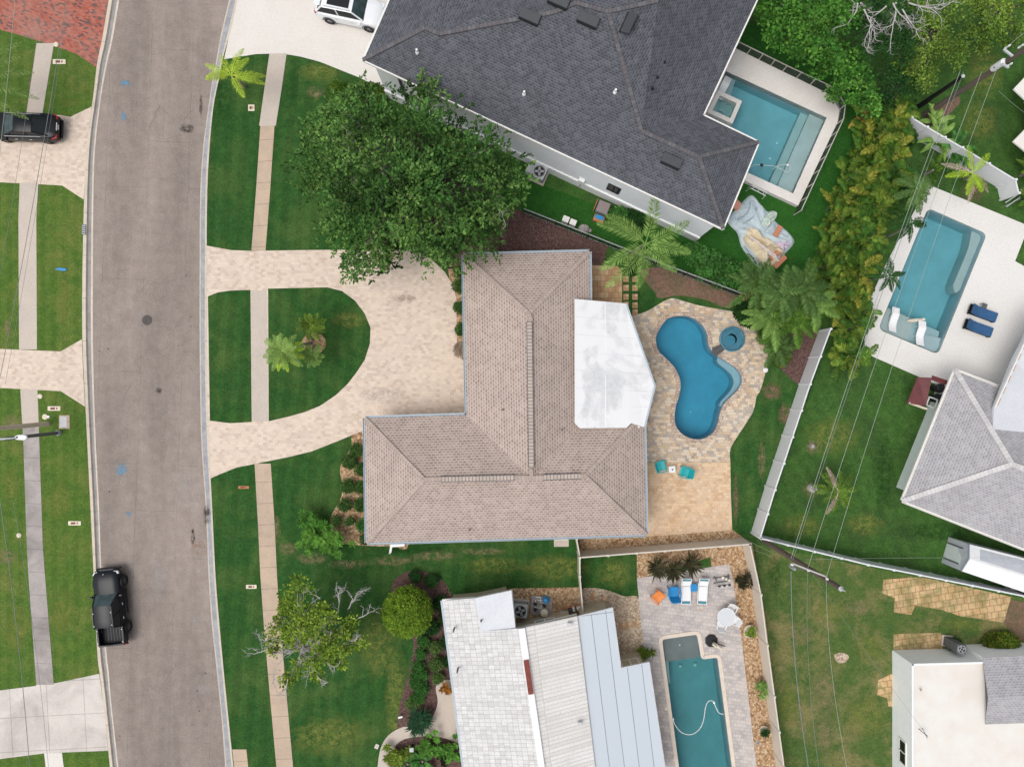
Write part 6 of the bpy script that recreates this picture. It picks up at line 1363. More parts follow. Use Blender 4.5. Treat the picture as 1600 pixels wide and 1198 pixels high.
# palms
def frond(rng, az, el, L, droop, nl, ll, lw, fold=.35, base=.12, curl=0):
    tt = np.linspace(0, 1, 14); ca, sa = math.cos(az), math.sin(az)
    hx = L*tt*math.cos(el); hz = L*tt*math.sin(el)-droop*L*tt**2.1
    side = curl*L*tt**2
    path = np.stack([ca*hx-sa*side, sa*hx+ca*side, hz], 1)
    tq = np.linspace(base, 1, nl); P = np.stack([np.interp(tq, tt, path[:, i]) for i in range(3)], 1)
    T_ = unit(np.stack([np.interp(tq, tt, np.gradient(path[:, i], tt)) for i in range(3)], 1))
    Sd = unit(np.cross(T_, [0, 0, 1])); U = unit(np.cross(Sd, T_)); Vv = []
    prof = np.clip(np.sin(np.pi*np.clip(tq*.86+.12, 0, 1))**.6, .15, 1)
    for s in (-1, 1):
        j = rng.normal(size=P.shape)*.10
        D = Sd*s*.85+T_*(.35+.55*tq[:, None])-U*fold+j
        N_ = U+Sd*s*.5+rng.normal(size=P.shape)*.15
        Vv.append(leafq(P, D, N_, ll*prof*(.85+.3*rng.random(nl)), lw*(.8+.4*rng.random(nl))))
    a_ = path[:-1]; b_ = path[1:]; w_ = np.linspace(.035, .008, 13)[:, None]; sd = unit(np.cross(b_-a_, [0, 0, 1]))
    Vv.append(np.stack([a_-sd*w_, a_+sd*w_, b_+sd*w_, b_-sd*w_], 1).reshape(-1, 3))
    return np.concatenate(Vv)
def palm(name, label, root, crown, z, nf, L, mat, seed, nl=30, ll=.5, lw=.05, el=(.1, .9), droop=.55, r0=.11, fold=.35, group=None, split=True, az0=0, azs=None, crownshaft=False, cat='palm tree', base=.12, curl=.1):
    rng = np.random.default_rng(seed); org = G(*root); t = T(name, label, cat, org, 0, group)
    top = W(*crown, z)-org; bend = Vector((top.x*.35, top.y*.35, top.z*.55))
    MB().tube([(0, 0, -.05), bend, top], [r0*1.3, r0, r0*.8], 10).build('trunk', M['palm_bark'], t, smooth=50)
    allv = []
    for k in range(nf):
        az = (azs[k % len(azs)] if azs else az0+k*2.39996)+rng.normal()*.12
        e_ = el[0]+(el[1]-el[0])*rng.random(); l_ = L*(.82+.3*rng.random())
        v = frond(rng, az, e_, l_, droop*(.8+.4*rng.random()), nl, ll, lw, fold, base, rng.normal()*curl)+np.array(top)
        if split: qmesh('frond', v, None, mat, t)
        else: allv.append(v)
    if allv: qmesh('fronds', np.concatenate(allv), None, mat, t)
    return t, top, org, rng

# great oak
oak = [(535, 172, 5, 22), (500, 210, 4.5, 22), (486, 245, 4.5, 30), (500, 290, 4.5, 34), (545, 205, 6.5, 44), (545, 255, 7, 44), (545, 315, 6.5, 42), (590, 170, 6, 30), (600, 215, 7.5, 46), (600, 275, 8, 50), (595, 335, 7, 44),
       (535, 360, 5, 30), (560, 395, 5, 28), (600, 385, 5.5, 32), (548, 415, 4.2, 15), (598, 418, 4, 18), (650, 172, 6.2, 26), (660, 225, 8, 48), (655, 290, 8.2, 50), (650, 345, 7, 42), (642, 388, 5.5, 26), (700, 345, 6.5, 40), (715, 385, 5.5, 30), (692, 400, 5, 22),
       (712, 212, 6.2, 32), (715, 265, 7.5, 46), (768, 228, 5.6, 26), (765, 265, 7, 40), (795, 290, 6, 26), (790, 325, 5.8, 30), (755, 320, 6.5, 38), (765, 370, 5.2, 24), (745, 350, 6, 30), (660, 145, 5.5, 16), (560, 155, 5, 20)]
t, org, rng = tree('oak_tree', 'huge dark green spreading oak between the white driveway and the pink brown roof', (668, 300), oak, M['l_oak'], 3, cl=8, per=126, cr_=1.0, L=.24, Wd=.13, r0=.42, fill=.6)
m = MB()
for (x, y) in ((655, 190), (600, 250), (655, 310), (780, 320), (545, 235), (700, 250), (620, 380)):
    p = W(x, y, 7.4 if y < 330 else 5.5); twigs(rng, m, p-org, Vector((rng.normal(), rng.normal(), .5)).normalized(), .9, .022, 2)
m.build('dead_twigs', M['bark_pale'], t)
# half dead tree
hd_ = [(455, 930, 4, 20), (475, 915, 4.2, 15), (440, 960, 4, 12), (505, 965, 4.6, 26), (470, 985, 4.5, 24), (440, 985, 4, 22), (425, 1010, 3.6, 12), (530, 1005, 4.2, 28), (500, 1020, 4.4, 22), (550, 975, 4, 14), (470, 1040, 4, 16), (490, 1050, 4, 12), (450, 1060, 3.6, 12), (485, 955, 4.6, 18), (555, 1000, 4, 12), (530, 1030, 4, 12)]
t, org, rng = tree('half_dead_tree', 'half bare tree with pale dead branches over the tan sidewalk', (492, 992), hd_, M['l_lime'], 8, cl=26, per=32, cr_=.40, L=.19, Wd=.12, r0=.16, trunk=M['bark_pale'], fill=.35, fork=.6)
m = MB()
for (x, y, dx, dy) in ((528, 958, .25, .6), (545, 950, .2, 1), (520, 975, -.2, .5), (560, 965, 1, .1), (500, 935, -.6, .5), (478, 1000, -.5, -.5), (462, 1015, -.6, -.2), (485, 1030, .1, -1), (440, 1020, -1, .1), (425, 1005, -1, .2), (450, 1060, 0, -1), (495, 1055, .6, -.6), (545, 1000, .8, .2), (470, 1005, .3, -.6), (530, 940, .3, 1), (460, 980, -.3, .5), (480, 960, .4, .7), (515, 1000, .6, .4), (500, 1015, -.4, -.5), (550, 940, .6, .8), (415, 1015, -.6, -.4), (430, 1045, -.2, -.9), (505, 1030, .7, -.5), (443, 1000, -.7, .5)):
    p = W(x, y, 4.4)-org; twigs(rng, m, p, Vector((dx, dy, .15)).normalized(), .85, .036, 3)
m.build('bare_branches', M['bark_pale'], t)
m = MB(); [m.tube([Vector((0, 0, 2)), (W(x, y, 4)-org)*.6+Vector((0, 0, 1.6)), W(x, y, 4.4)-org], [.11, .07, .04], 6) for x, y in ((528, 955), (475, 1010), (440, 1015), (545, 985), (490, 1035))]; m.build('main_limbs', M['bark_pale'], t)
# clipped round tree
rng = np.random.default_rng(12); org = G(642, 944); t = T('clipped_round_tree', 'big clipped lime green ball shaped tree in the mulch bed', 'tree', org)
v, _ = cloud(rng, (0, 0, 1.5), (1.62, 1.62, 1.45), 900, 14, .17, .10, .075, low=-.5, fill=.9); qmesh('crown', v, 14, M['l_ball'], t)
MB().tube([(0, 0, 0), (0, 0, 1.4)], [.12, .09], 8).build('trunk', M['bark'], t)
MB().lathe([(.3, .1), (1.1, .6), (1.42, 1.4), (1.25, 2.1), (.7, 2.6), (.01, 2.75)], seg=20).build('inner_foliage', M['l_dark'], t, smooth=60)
# ficus thicket at the top
fic = [('dense bright green ficus at the top left of the thicket above the mesh fence', (1215, 20), [(1195, 10, 4, 26), (1225, 5, 4.5, 34), (1230, 50, 4, 32), (1205, 45, 3.5, 18)], 'l_ficus'),
       ('dense bright green ficus behind the corner of the mesh fence', (1275, 75), [(1270, 30, 4.5, 36), (1275, 75, 4.5, 34), (1310, 20, 4.5, 34), (1290, 105, 3.5, 24), (1250, 75, 3.6, 22)], 'l_ficus'),
       ('dark green tree under the bare white branches at the top', (1350, 60), [(1345, 15, 3.8, 34), (1350, 60, 4, 34), (1395, 40, 4, 34), (1400, 85, 3.5, 26)], 'l_dark'),
       ('bright green shrub tree between the thicket and the areca palms', (1330, 130), [(1320, 95, 3, 24), (1335, 135, 2.8, 28), (1310, 150, 2.4, 16), (1350, 160, 2.6, 22)], 'l_ficus'),
       ('loose yellow green shrub left of the transformer pole', (1440, 60), [(1430, 20, 3.5, 26), (1450, 60, 3, 32), (1420, 100, 2.8, 24), (1480, 90, 2.8, 26), (1440, 125, 2.4, 20)], 'l_wild'),
       ('pale yellow green scrub tree in the top right corner', (1540, 30), [(1500, 15, 3.5, 30), (1545, 25, 4, 34), (1590, 15, 4, 34), (1520, 65, 3, 26), (1570, 55, 3, 24)], 'l_wild'),
       ('dark bushy shrub beside the black pole stub', (1400, 135), [(1385, 130, 2.4, 26), (1415, 135, 2.2, 20), (1375, 160, 2, 18)], 'l_dark')]
for i, (lb, root, bl, mt) in enumerate(fic):
    t, org, rng = tree('thicket_tree', lb, root, bl, M[mt], 20+i, cl=34, per=26, cr_=.42, L=.22 if mt == 'l_ficus' else .18, Wd=.15 if mt == 'l_ficus' else .10, r0=.16, fill=.5)
    if i == 2:
        m = MB()
        for (x, y, dx, dy) in ((1340, 5, 0, -1), (1350, 15, .2, -1), (1395, 5, .2, -1), (1410, 15, .6, -.7), (1420, 5, 1, -.4), (1385, 10, -.5, -.8), (1435, 10, .8, .3), (1360, 30, 0, -1), (1400, 20, -.1, -1), (1405, -5, .5, .5), (1425, -8, .7, -.2)):
            twigs(rng, m, W(x, y, 5.4)-org, Vector((dx, dy, .1)).normalized(), 1.3, .05, 3)
        m.tube([(0, 0, 2), W(1400, 5, 5.2)-org], [.12, .06], 6).tube([(0, 0, 2), W(1345, 5, 5.2)-org], [.12, .06], 6)
        m.build('bare_branches', M['bark_pale'], t)
# fence hedge
rng = np.random.default_rng(40); org = G(1120, 425); t = T('fence_hedge', 'loose leafy green hedge along the picket fence above the kidney pool', 'hedge', org)
V = []
for x, y, r_ in ((1085, 402, 17), (1105, 412, 18), (1125, 422, 18), (1145, 432, 18), (1095, 425, 13), (1120, 440, 12), (1072, 398, 10), (1162, 440, 12), (1050, 395, 8)):
    c = G(x, y, .7)-org; v, _ = cloud(rng, c, (r_/S, r_/S, .7), 60, 16, .2, .17, .11, low=-.5, fill=.5); V.append(v)
qmesh('foliage', np.concatenate(V), None, M['l_hedge'], t)
m = MB(); [m.tube([G(x, y, 0)-org, G(x+2, y, .8)-org], [.04, .02], 5) for x, y in ((1080, 402), (1100, 412), (1125, 424), (1148, 434))]; m.build('stems', M['bark'], t)

# areca palms: four kinds copied along the plot line
def areca(seed, mat, nf=15, L=1.5):
    rng = np.random.default_rng(seed); t = T('areca_palm', 'x', 'palm', (0, 0, 0))
    V = []
    for k in range(nf):
        a_ = k*2.4+rng.normal()*.2; ro = .35*rng.random(); c = np.array([math.cos(a_)*ro, math.sin(a_)*ro, .7+1.0*rng.random()])
        V.append(frond(rng, a_, .35+.9*rng.random(), L*(.7+.5*rng.random()), .5, 20, .36, .085, .15, .16, rng.normal()*.2)+c)
    qmesh('fronds', np.concatenate(V), 53, M[mat], t)
    m = MB(); [m.tube([(math.cos(a_)*.2, math.sin(a_)*.2, 0), (math.cos(a_)*.35, math.sin(a_)*.35, 1.6)], [.04, .025], 5) for a_ in (0, 1.2, 2.5, 3.7, 5)]; m.build('canes', M['palm_bark'], t)
    return t
protos = [areca(61, 'l_areca', 15), areca(62, 'l_areca_g', 13, 1.35), areca(63, 'l_areca_g', 16, 1.5), areca(64, 'l_areca_b', 12, 1.6)]
spots = []
rr = random.Random(5)
left = [(165, 1352), (200, 1345), (240, 1335), (280, 1320), (320, 1305), (360, 1297), (400, 1285), (440, 1288), (475, 1290)]
right = [(165, 1408), (200, 1410), (240, 1405), (280, 1398), (320, 1388), (360, 1368), (400, 1352), (440, 1345), (475, 1332)]
y = 172
while y < 478:
    xl = np.interp(y, [p[0] for p in left], [p[1] for p in left])+12; xr = np.interp(y, [p[0] for p in right], [p[1] for p in right])-8
    n = max(2, int((xr-xl)/22)+1)
    for k in range(n): spots.append((xl+(xr-xl)*k/max(1, n-1)+rr.uniform(-5, 5), y+rr.uniform(-7, 7)))
    y += 19
used = set()
for i, (x, y) in enumerate(spots):
    u_ = (x-np.interp(y, [p[0] for p in left], [p[1] for p in left]))/85; k = rr.choice((3, 0, 1, 1)) if u_ < .38 else rr.choice((1, 2, 2, 0)) if u_ < .8 else rr.choice((1, 2, 2))
    src = protos[k]; kx = G(x, y); kx = G(800+(x-800)*.965, 599+(y-599)*.965)
    if k in used:
        o = src.copy(); COL.objects.link(o)
        for ch in src.children: c2_ = ch.copy(); COL.objects.link(c2_); c2_.parent = o
    else: o = src; used.add(k)
    o.location = kx; o.rotation_euler = (0, 0, rr.uniform(0, 6.28)); s_ = rr.uniform(.8, 1.12); o.scale = (s_, s_, s_*rr.uniform(.9, 1.2))
    tag(o, 'yellow green areca palm in the dense row between the two right pools', 'palm', 'areca palms in the dense row')
for k, pz in enumerate(protos):
    if k not in used:
        for ch in list(pz.children): bpy.data.objects.remove(ch)
        bpy.data.objects.remove(pz)
    else:
        pass
for lb, x, y, s_ in (('bright green areca palm clump beside the lower left corner of the turquoise pool deck', 1322, 556, 1.25), ('green areca palm clump at the top end of the right white fence', 1338, 508, 1.05), ('small green areca palm clump touching the pool deck edge above the white fence', 1352, 487, .8)):
    t = areca(int(x), 'l_areca_g' if s_ > 1 else 'l_areca_g', 24, 1.3); t.location = G(800+(x-800)*.97, 599+(y-599)*.97); t.scale = (s_, s_, s_); tag(t, lb, 'palm')

# named palms
palm('foxtail_palm', 'tall feathery green palm leaning over the picket fence near the lanai', (986, 398), (1008, 381), 4.6, 9, 3.35, M['l_palm'], 71, nl=46, ll=.62, lw=.05, el=(.15, .5), droop=.42, fold=.15, azs=[1.25, .62, -.25, -.95, -1.55, 2.6, 2.15, 3.5, 4.25], r0=.12, curl=.2)
t, top, org, rng = palm('date_palm', 'largest feathery date palm in the island lawn overhanging the sidewalk', (486, 536), (441, 549), 3.6, 22, 1.45, M['l_palm'], 72, nl=40, ll=.34, lw=.028, el=(-.1, 1.0), droop=.4, r0=.1)
qmesh('yellow_fronds', np.concatenate([frond(rng, a_, .15, 1.35, .5, 26, .3, .05, .3)+np.array(top) for a_ in (-.3, -.8, .15, -1.4, -1.9, .5)]), None, M['l_palm_y'], t)
palm('date_palm', 'bright green date palm at the top of the island lawn gravel circle', (488, 531), (486, 509), 2.6, 18, 1.05, M['l_areca_g'], 73, nl=32, ll=.30, lw=.03, el=(0, 1.0), droop=.4, r0=.08)
palm('date_palm', 'smallest green date palm below the island lawn gravel circle', (491, 540), (489, 556), 2.2, 16, .9, M['l_palm'], 74, nl=30, ll=.27, lw=.03, el=(0, 1.0), droop=.4, r0=.08)
palm('lime_palm', 'lime green palm hanging over the right kerb below the white driveway', (383, 136), (361, 118), 3.8, 9, 1.95, M['l_palm_y'], 75, nl=44, ll=.38, lw=.032, el=(.0, .7), droop=.45, r0=.09, azs=[2.2, 3.1, .9, .05, -.1, -1.2, 1.1, 3.3, 2.5])
palm('edge_palm', 'palm whose pale fronds reach in over the left edge above the black sedan', (-60, 130), (-72, 118), 4.5, 8, 4.3, M['l_palm_d'], 76, nl=44, ll=.5, lw=.06, el=(.0, .3), droop=.3, azs=[0.25, -.02, -.25, -.5, .5, 2, 3, 4], r0=.14)
cl = [('palm with orange fruit stalks above the round spa', (1180, 455), (1186, 444), 4, 15, 2.0, [2.7, 2.2, 1.6, 1.0, .4, -.2, -.8, -1.4, -2.0, -2.6, 3.3]), ('dull green palm between the fruiting palm and the dense areca row', (1238, 462), (1252, 452), 4.4, 14, 2.1, None),
      ('dull green palm drooping over the round spa', (1196, 500), (1208, 497), 3.6, 14, 2.0, None), ('dull green palm beside the mulch at the top of the white fence', (1232, 500), (1242, 500), 3.8, 13, 1.9, None), ('low palm at the lower end of the cluster beside the patio edge', (1208, 540), (1216, 540), 2.2, 11, 1.5, None),
      ('dull palm at the right of the cluster against the areca row', (1262, 478), (1272, 478), 3.6, 13, 1.8, None), ('dull palm in the middle of the cluster between the two fruiting crowns', (1212, 460), (1222, 458), 4.6, 12, 1.9, None)]
for i, (lb, ro, cw, z, nf, L, azs) in enumerate(cl):
    t, top, org, rng = palm('christmas_palm', lb, ro, cw, z, nf, L*1.1, M[('l_palm_d', 'l_palm_d', 'l_palm', 'l_areca_g', 'l_palm_d', 'l_palm', 'l_palm_d')[i]], 80+i, nl=34, ll=.46, lw=.075, el=(.1, .8), droop=.6, fold=.5, azs=azs, r0=.09)
    if i in (0, 1):
        v = np.concatenate([leafq(np.array(top)[None]+rng.normal(size=(60, 3))*.13+np.array([-.35-.35*u, -.35-.3*u, -.3-.2*u]), rng.normal(size=(60, 3))+np.array([-1, -1, -.5]), rng.normal(size=(60, 3)), .22, .05) for u in (0, 1)]); qmesh('fruit_stalk', v, None, M['l_orange'], t)
dk_ = [('dark drooping palm with a thin trunk over the upper left pool corner', (1376, 375), (1425, 350), 5.2), ('dark drooping palm with a thin trunk beside the middle of the turquoise pool edge', (1352, 440), (1390, 430), 4.6)]
for i, (lb, ro, cw, z) in enumerate(dk_): palm('thin_palm', lb, ro, cw, z, 9, 1.35, M['l_dark'], 90+i, nl=30, ll=.32, lw=.06, el=(.1, .6), droop=.75, fold=.9, r0=.05, curl=.25)
palm('thin_palm', 'bushy dark palm at the top corner of the turquoise pool deck', (1420, 305), (1432, 295), 3.2, 14, 1.5, M['l_palm_d'], 93, nl=30, ll=.34, lw=.07, el=(.0, 1.0), droop=.6, r0=.08)
t, top, org, rng = palm('dying_palm', 'palm with several dead pale fronds in front of the top right white fence', (1508, 280), (1519, 270), 2.6, 6, 1.8, M['l_palm_y'], 94, nl=30, ll=.38, lw=.05, el=(.1, .6), droop=.5, r0=.1, azs=[.7, 1.75, 3.2, -1.1, -1.8, -.9])
for a_ in (2.7, -.65, -1.5): qmesh('dead_frond', frond(rng, a_, .2, 1.9, .5, 32, .34, .04, .3)+np.array(top), None, M['l_tan'], t)
t, top, org, rng = palm('fallen_palm', 'small leaning palm with bright fronds in the middle of the right lawn', (1275, 765), (1310, 768), 2.0, 12, 1.55, M['l_areca_g'], 95, nl=28, ll=.34, lw=.06, el=(-.05, .6), droop=.35, r0=.12, azs=[.3, -.4, -1.0, -1.6, 2.3, 1.4, .8, -2.4, 3.1, -.7, 1.9, 2.9])
qmesh('dead_frond', np.concatenate([frond(rng, a_, .1, 1.7, .4, 26, .3, .05, .3)+np.array(top) for a_ in (1.9, -1.9)]), None, M['l_tan'], t)
# banana like plants
def paddle(name, label, px, py, n, L, mat, seed, zb=.8, w_=.34):
    rng = np.random.default_rng(seed); t = T(name, label, 'plant', G(px, py, .0)); V = []
    for k in range(n):
        az = k*2.4+rng.normal()*.3; e_ = .35+.7*rng.random(); l_ = L*(.7+.5*rng.random()); tt = np.linspace(0, 1, 9)
        x = l_*tt*math.cos(e_)+.15; z = zb+l_*tt*math.sin(e_)-.55*l_*tt**2.2; P = np.stack([math.cos(az)*x, math.sin(az)*x, z], 1)
        sd = np.array([-math.sin(az), math.cos(az), 0]); wd = w_*np.sin(np.pi*np.clip(tt*.92+.04, 0, 1))**.7*.5
        for i in range(8):
            for s in (-1, 1): V.append(np.stack([P[i], P[i]+s*sd*wd[i]+[0, 0, .06], P[i+1]+s*sd*wd[i+1]+[0, 0, .06], P[i+1]]))
    qmesh('leaves', np.concatenate(V), None, mat, t); MB().tube([(0, 0, 0), (0, 0, zb+.1)], [.12, .07], 8).build('stem', M['palm_bark'], t)
    return t
for i, (lb, x, y, n, L, mt) in enumerate([('broad leaved banana plant left of the top right fence end', 1452, 225, 12, 1.9, 'l_palm'), ('deep green banana plant between the top right fence and its neighbour', 1478, 240, 12, 1.8, 'l_hedge'), ('broad leaved banana plant nearest the pole stub', 1448, 198, 9, 1.5, 'l_palm'), ('yellowing broad leaved plant above the turquoise pool deck', 1446, 272, 7, 1.3, 'l_areca'),
        ('yellow green broad leaved plant at the right edge beside the fence end', 1594, 275, 9, 1.3, 'l_areca_g'), ('broad leaved plant at the right edge below the fence end', 1598, 315, 10, 1.4, 'l_areca_g'), ('upright bright banana plant inside the areca row top', 1398, 172, 7, 1.6, 'l_areca_g')]):
    paddle('banana_plant', lb, x, y, n, L, M[mt], 100+i)
paddle('big_leaf_plant', 'large ribbed leaf plant in the bed below the curved path, left one', 638, 1190, 10, .9, M['l_hedge'], 111, .2, .4)
paddle('big_leaf_plant', 'large ribbed leaf plant in the bed below the curved path, right one', 661, 1186, 9, 1.0, M['l_hedge'], 112, .2, .45)
# rosette shrubs
def rosettes(name, label, px, py, pts, mat, seed, L=.36, h_=1.0, n=16, w_=.1, cat='shrub', group=None):
    rng = np.random.default_rng(seed); o0 = G(px, py, .01); t = T(name, label, cat, o0, 0, group); V = []
    for (x, y) in pts:
        c = np.array(G(x, y, 0)-o0); c[2] = h_*(.7+.5*rng.random())
        for ring in range(2):
            a_ = rng.random(n)*6.28; D = np.stack([np.cos(a_), np.sin(a_), np.full(n, .25+.5*ring)], 1); P = np.repeat(c[None], n, 0)
            V.append(leafq(P, D, np.array([0, 0, 1.])+rng.normal(size=(n, 3))*.2, L*(.8+.4*rng.random(n)), w_))
    qmesh('leaves', np.concatenate(V), None, mat, t)
    m = MB(); [m.tube([(0, 0, 0), (G(x, y, h_*.8)-Vector((0, 0, .01))-o0+Vector((0, 0, .01)))], [.03, .015], 5) for x, y in pts[::3]]; m.build('stems', M['bark'], t)
    return t
rr = random.Random(9)
def scatter(cx, cy, r_, n): return [(cx+rr.gauss(0, r_*.5), cy+rr.gauss(0, r_*.5)) for _ in range(n)]
rosettes('schefflera_shrub', 'bright star leaved shrub at the lower corner of the gravel bed, upper clump', 503, 815, scatter(500, 812, 20, 34), M['l_ficus'], 120)
rosettes('schefflera_shrub', 'bright star leaved shrub at the lower corner of the gravel bed, left clump', 490, 838, scatter(492, 833, 15, 26), M['l_ficus'], 121)
rosettes('schefflera_shrub', 'bright star leaved shrub at the lower corner of the gravel bed, right clump', 525, 840, scatter(524, 838, 20, 40), M['l_ficus'], 122)
rosettes('fern_bed', 'yellow green fern clump at the left end of the bed below the curved path', 622, 1175, scatter(622, 1172, 14, 26), M['l_areca_g'], 123, .4, .5)
rosettes('leafy_border', 'bright green leafy border plants along the tiled house bed', 680, 1168, scatter(670, 1160, 16, 30)+scatter(695, 1168, 16, 30)+scatter(712, 1176, 8, 10), M['l_ficus'], 124, .26, .5)
rosettes('purple_plant', 'small purple brown plant in the leafy border of the tiled house', 694, 1180, scatter(694, 1180, 8, 14), M['l_darkti'], 125, .2, .5)
for i, (x, y, lb) in enumerate(((1023, 880, 'dark bronze spiky plant by the tan fence, left of three'), (1049, 884, 'dark bronze spiky plant by the tan fence, middle of three'), (1075, 875, 'dark bronze spiky plant by the tan fence, right of three'))):
    rosettes('bronze_cordyline', lb, x, y, [(x, y), (x+1, y-1), (x-2, y+2)], M['l_darkti'], 130+i, .95, .9, 11, .13, 'plant')
rosettes('spiky_yucca', 'large spiky dark green yucca above the curved path', 655, 1117, scatter(655, 1117, 15, 12), M['l_agave'], 134, .75, .5, 26, .07, 'plant')
rosettes('croton_plant', 'orange red croton at the end of the path by the tiled roof', 698, 1074, scatter(698, 1073, 6, 8), M['l_croton'], 135, .3, .4, 10, .1, 'plant')
for i, (x, y, lb, mt) in enumerate(((1159, 903, 'dark mixed plant in the orange gravel near the fence top', 'l_darkti'), (1004, 1016, 'yellow green bush at the corner of the blue panel roof', 'l_areca'), (1187, 1066, 'green palm like plant in the gravel beside the fence', 'l_palm'))):
    rosettes('gravel_plant', lb, x, y, scatter(x, y, 10, 9), M[mt], 140+i, .4, .5, 14, .07, 'plant')
def potplant(lb, x, y, r_, mat, seed):
    t = T('potted_plant', lb, 'potted plant', G(x, y, .02)); MB().lathe([(r_*.7, 0), (r_, .35), (r_*1.08, .38), (r_*.95, .38), (r_*.9, .3), (.01, .3)], seg=20).build('pot', M['cream'], t)
    rng = np.random.default_rng(seed); v, _ = cloud(rng, (0, 0, .45), (r_*.8, r_*.8, .2), 30, 10, .1, .14, .07); qmesh('foliage', v, 14, mat, t)
potplant('round cream pot with a yellow green plant in the gravel by the fence', 1169, 983, .42, M['l_lime'], 150)
potplant('round cream pot with a dark green plant low in the gravel strip', 1191, 1137, .32, M['l_dark'], 151)
t = T('gravel_disc', 'small grey round lid in the gravel strip below the last pot', 'lid', G(1184, 1160, .012)); MB().lathe([(.14, 0), (.14, .02), (.01, .025)], seg=16).build('disc_plate', M['grey'], t); MB().lathe([(.05, .02), (.05, .04), (.01, .04)], seg=10).build('disc_knob', M['dgrey'], t)
# small round shrubs
sb = [(560, 702, 9), (548, 720, 10), (567, 732, 9), (546, 758, 10), (567, 760, 9), (541, 787, 9), (567, 787, 10), (549, 812, 5), (529, 811, 6), (569, 818, 9), (573, 840, 7)]
GL = ['round shrub at the very top of the orange gravel bed, against the eave', 'second round shrub from the top in the left column of the orange gravel bed', 'second round shrub from the top along the eave in the orange gravel bed', 'third round shrub down the left column of the orange gravel bed', 'third round shrub from the top along the eave in the orange gravel bed',
      'lowest of the large round shrubs in the left column of the gravel bed', 'fourth round shrub from the top along the eave in the orange gravel bed', 'tiny round shrub low in the gravel bed, nearer the eave', 'tiny round shrub low in the gravel bed at its left edge', 'brighter green round shrub against the eave low in the gravel bed', 'lowest round shrub of the gravel bed, at the roof corner']
for i, (x, y, r_) in enumerate(sb): shrub('round_shrub', 'clipped round dark green shrub in the orange gravel bed beside the pink brown roof', x, y, r_, M['l_hedge'] if i in (9, ) else M['l_shrub'], 200+i, .75, group='round shrubs in the orange gravel bed').__setitem__('label', GL[i])
for i, (x, y) in enumerate([(720, 427), (718, 449), (720, 482), (722, 515)]): shrub('round_shrub', 'clipped round dark green shrub squeezed between the driveway and the front eave', x, y, 9, M['l_shrub'], 220+i, .75, group='round shrubs along the front eave').__setitem__('label', ['uppermost', 'second', 'third', 'lowest'][i]+' of the four round shrubs between the driveway and the front eave')
shrub('brown_shrub', 'low brown tan shrub at the lower end of the front eave bed', 721, 547, 10, M['l_tan'], 226, .5)
for i, (x, y, r_) in enumerate([(663, 998, 8), (659, 1017, 8), (654, 1037, 8), (649, 1051, 7), (662, 1051, 7), (651, 1064, 8), (662, 1072, 8), (654, 1086, 9)]): shrub('round_shrub', 'small bright round shrub in the chain of round shrubs in the mulch bed', x, y, r_, M['l_hedge'], 230+i, .55, group='bright round shrubs in the mulch bed').__setitem__('label', 'bright round shrub in the mulch bed, '+['topmost of the chain', 'second from the top of the chain', 'third from the top of the chain', 'left one of the close pair', 'right one of the close pair', 'just below the close pair', 'second from the bottom of the chain', 'lowest of the chain above the yucca'][i])
for i, (x, y, r_) in enumerate([(681, 1008, 9), (682, 1033, 10), (685, 1055, 8), (646, 1096, 9)]): shrub('round_shrub', 'darker round shrub in the mulch bed on the tiled house side', x, y, r_, M['l_palm_d'], 240+i, .6, group='darker round shrubs in the mulch bed').__setitem__('label', ['upper dull round shrub in the mulch beside the tiled roof', 'middle, largest dull round shrub in the mulch beside the tiled roof', 'lower dull round shrub in the mulch above the croton', 'dull round shrub touching the top of the spiky yucca'][i])
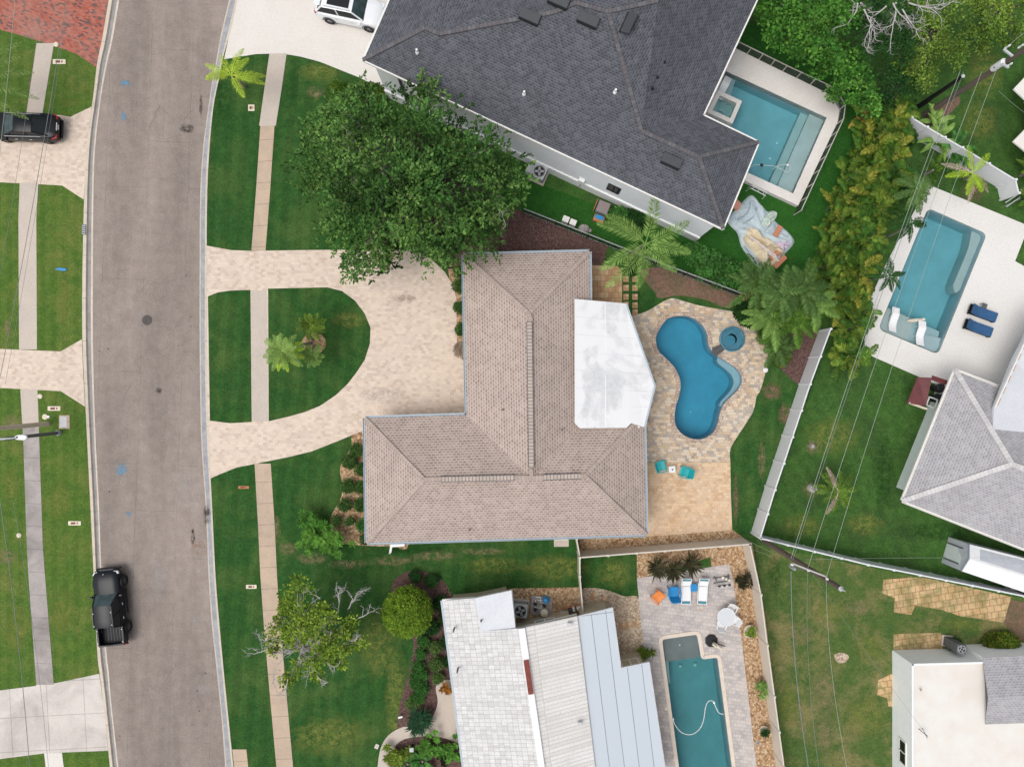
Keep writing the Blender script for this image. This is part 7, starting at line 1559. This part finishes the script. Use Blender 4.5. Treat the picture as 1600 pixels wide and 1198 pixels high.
for i, (x, y, r_) in enumerate([(690, 940, 11), (676, 978, 10), (697, 962, 9), (675, 905, 9), (650, 898, 8), (699, 1000, 8), (702, 1030, 8)]): shrub('round_shrub', 'dark teal green shrub around the big clipped ball tree', x, y, r_, M['l_dark'], 250+i, .6, group='dark shrubs around the ball tree').__setitem__('label', ['dark shrub right of the ball tree', 'dark shrub under the lower right of the ball tree', 'dark shrub between the ball tree and the tiled roof corner', 'dark shrub above the ball tree on its right', 'dark shrub directly above the ball tree', 'dark shrub against the tiled roof below the ball tree', 'dark shrub against the tiled roof level with the bright pair'][i])
shrub('tall_weeds', 'yellow olive bush above the cream flat roof', 1557, 1000, 22, M['l_areca'], 260, .9, .12, .06, sx=1.2, sy=.7)
shrub('yellow_shrub', 'yellow green shrubs at the oak edge below the white driveway', 588, 152, 14, M['l_areca'], 261, .9, .16, .08)
shrub('yellow_shrub', 'green tufted shrub left of the yellow one at the oak edge', 532, 148, 14, M['l_areca_g'], 262, .9, .2, .06)
for i, (x, y, r_, mt, lb) in enumerate([(995, 345, 20, 'l_dark', 'dark shrub between the low white wall and the feathery palm'), (965, 345, 16, 'l_hedge', 'bushy green shrub below the small window of the charcoal roofed house'), (1052, 335, 14, 'l_dark', 'dark narrow shrub under the charcoal eave left of the bench'), (1170, 485, 26, 'l_dark', 'dark underplanting between the fruiting palm and the round spa'), (1215, 465, 28, 'l_dark', 'dark underplanting in the middle of the dull palm cluster'), (1255, 480, 26, 'l_hedge', 'green underplanting between the palm cluster and the areca row'), (1200, 515, 20, 'l_palm_d', 'dull green underplanting right of the round spa'), (1400, 215, 24, 'l_dark', 'dark underplanting between the areca row and the banana plants'), (1405, 290, 24, 'l_hedge', 'green underplanting left of the top corner of the turquoise pool deck'), (1215, 560, 12, 'l_areca', 'low yellow orange groundcover shrub at the lower end of the palm cluster'), (985, 418, 12, 'l_dark', 'dark groundcover at the foot of the feathery palm'), (1485, 1003, 8, 'l_dark', 'small dark weeds at the tall air conditioner')]):
    shrub('garden_shrub', lb, x, y, r_, M[mt], 270+i, .9, .14, .08)
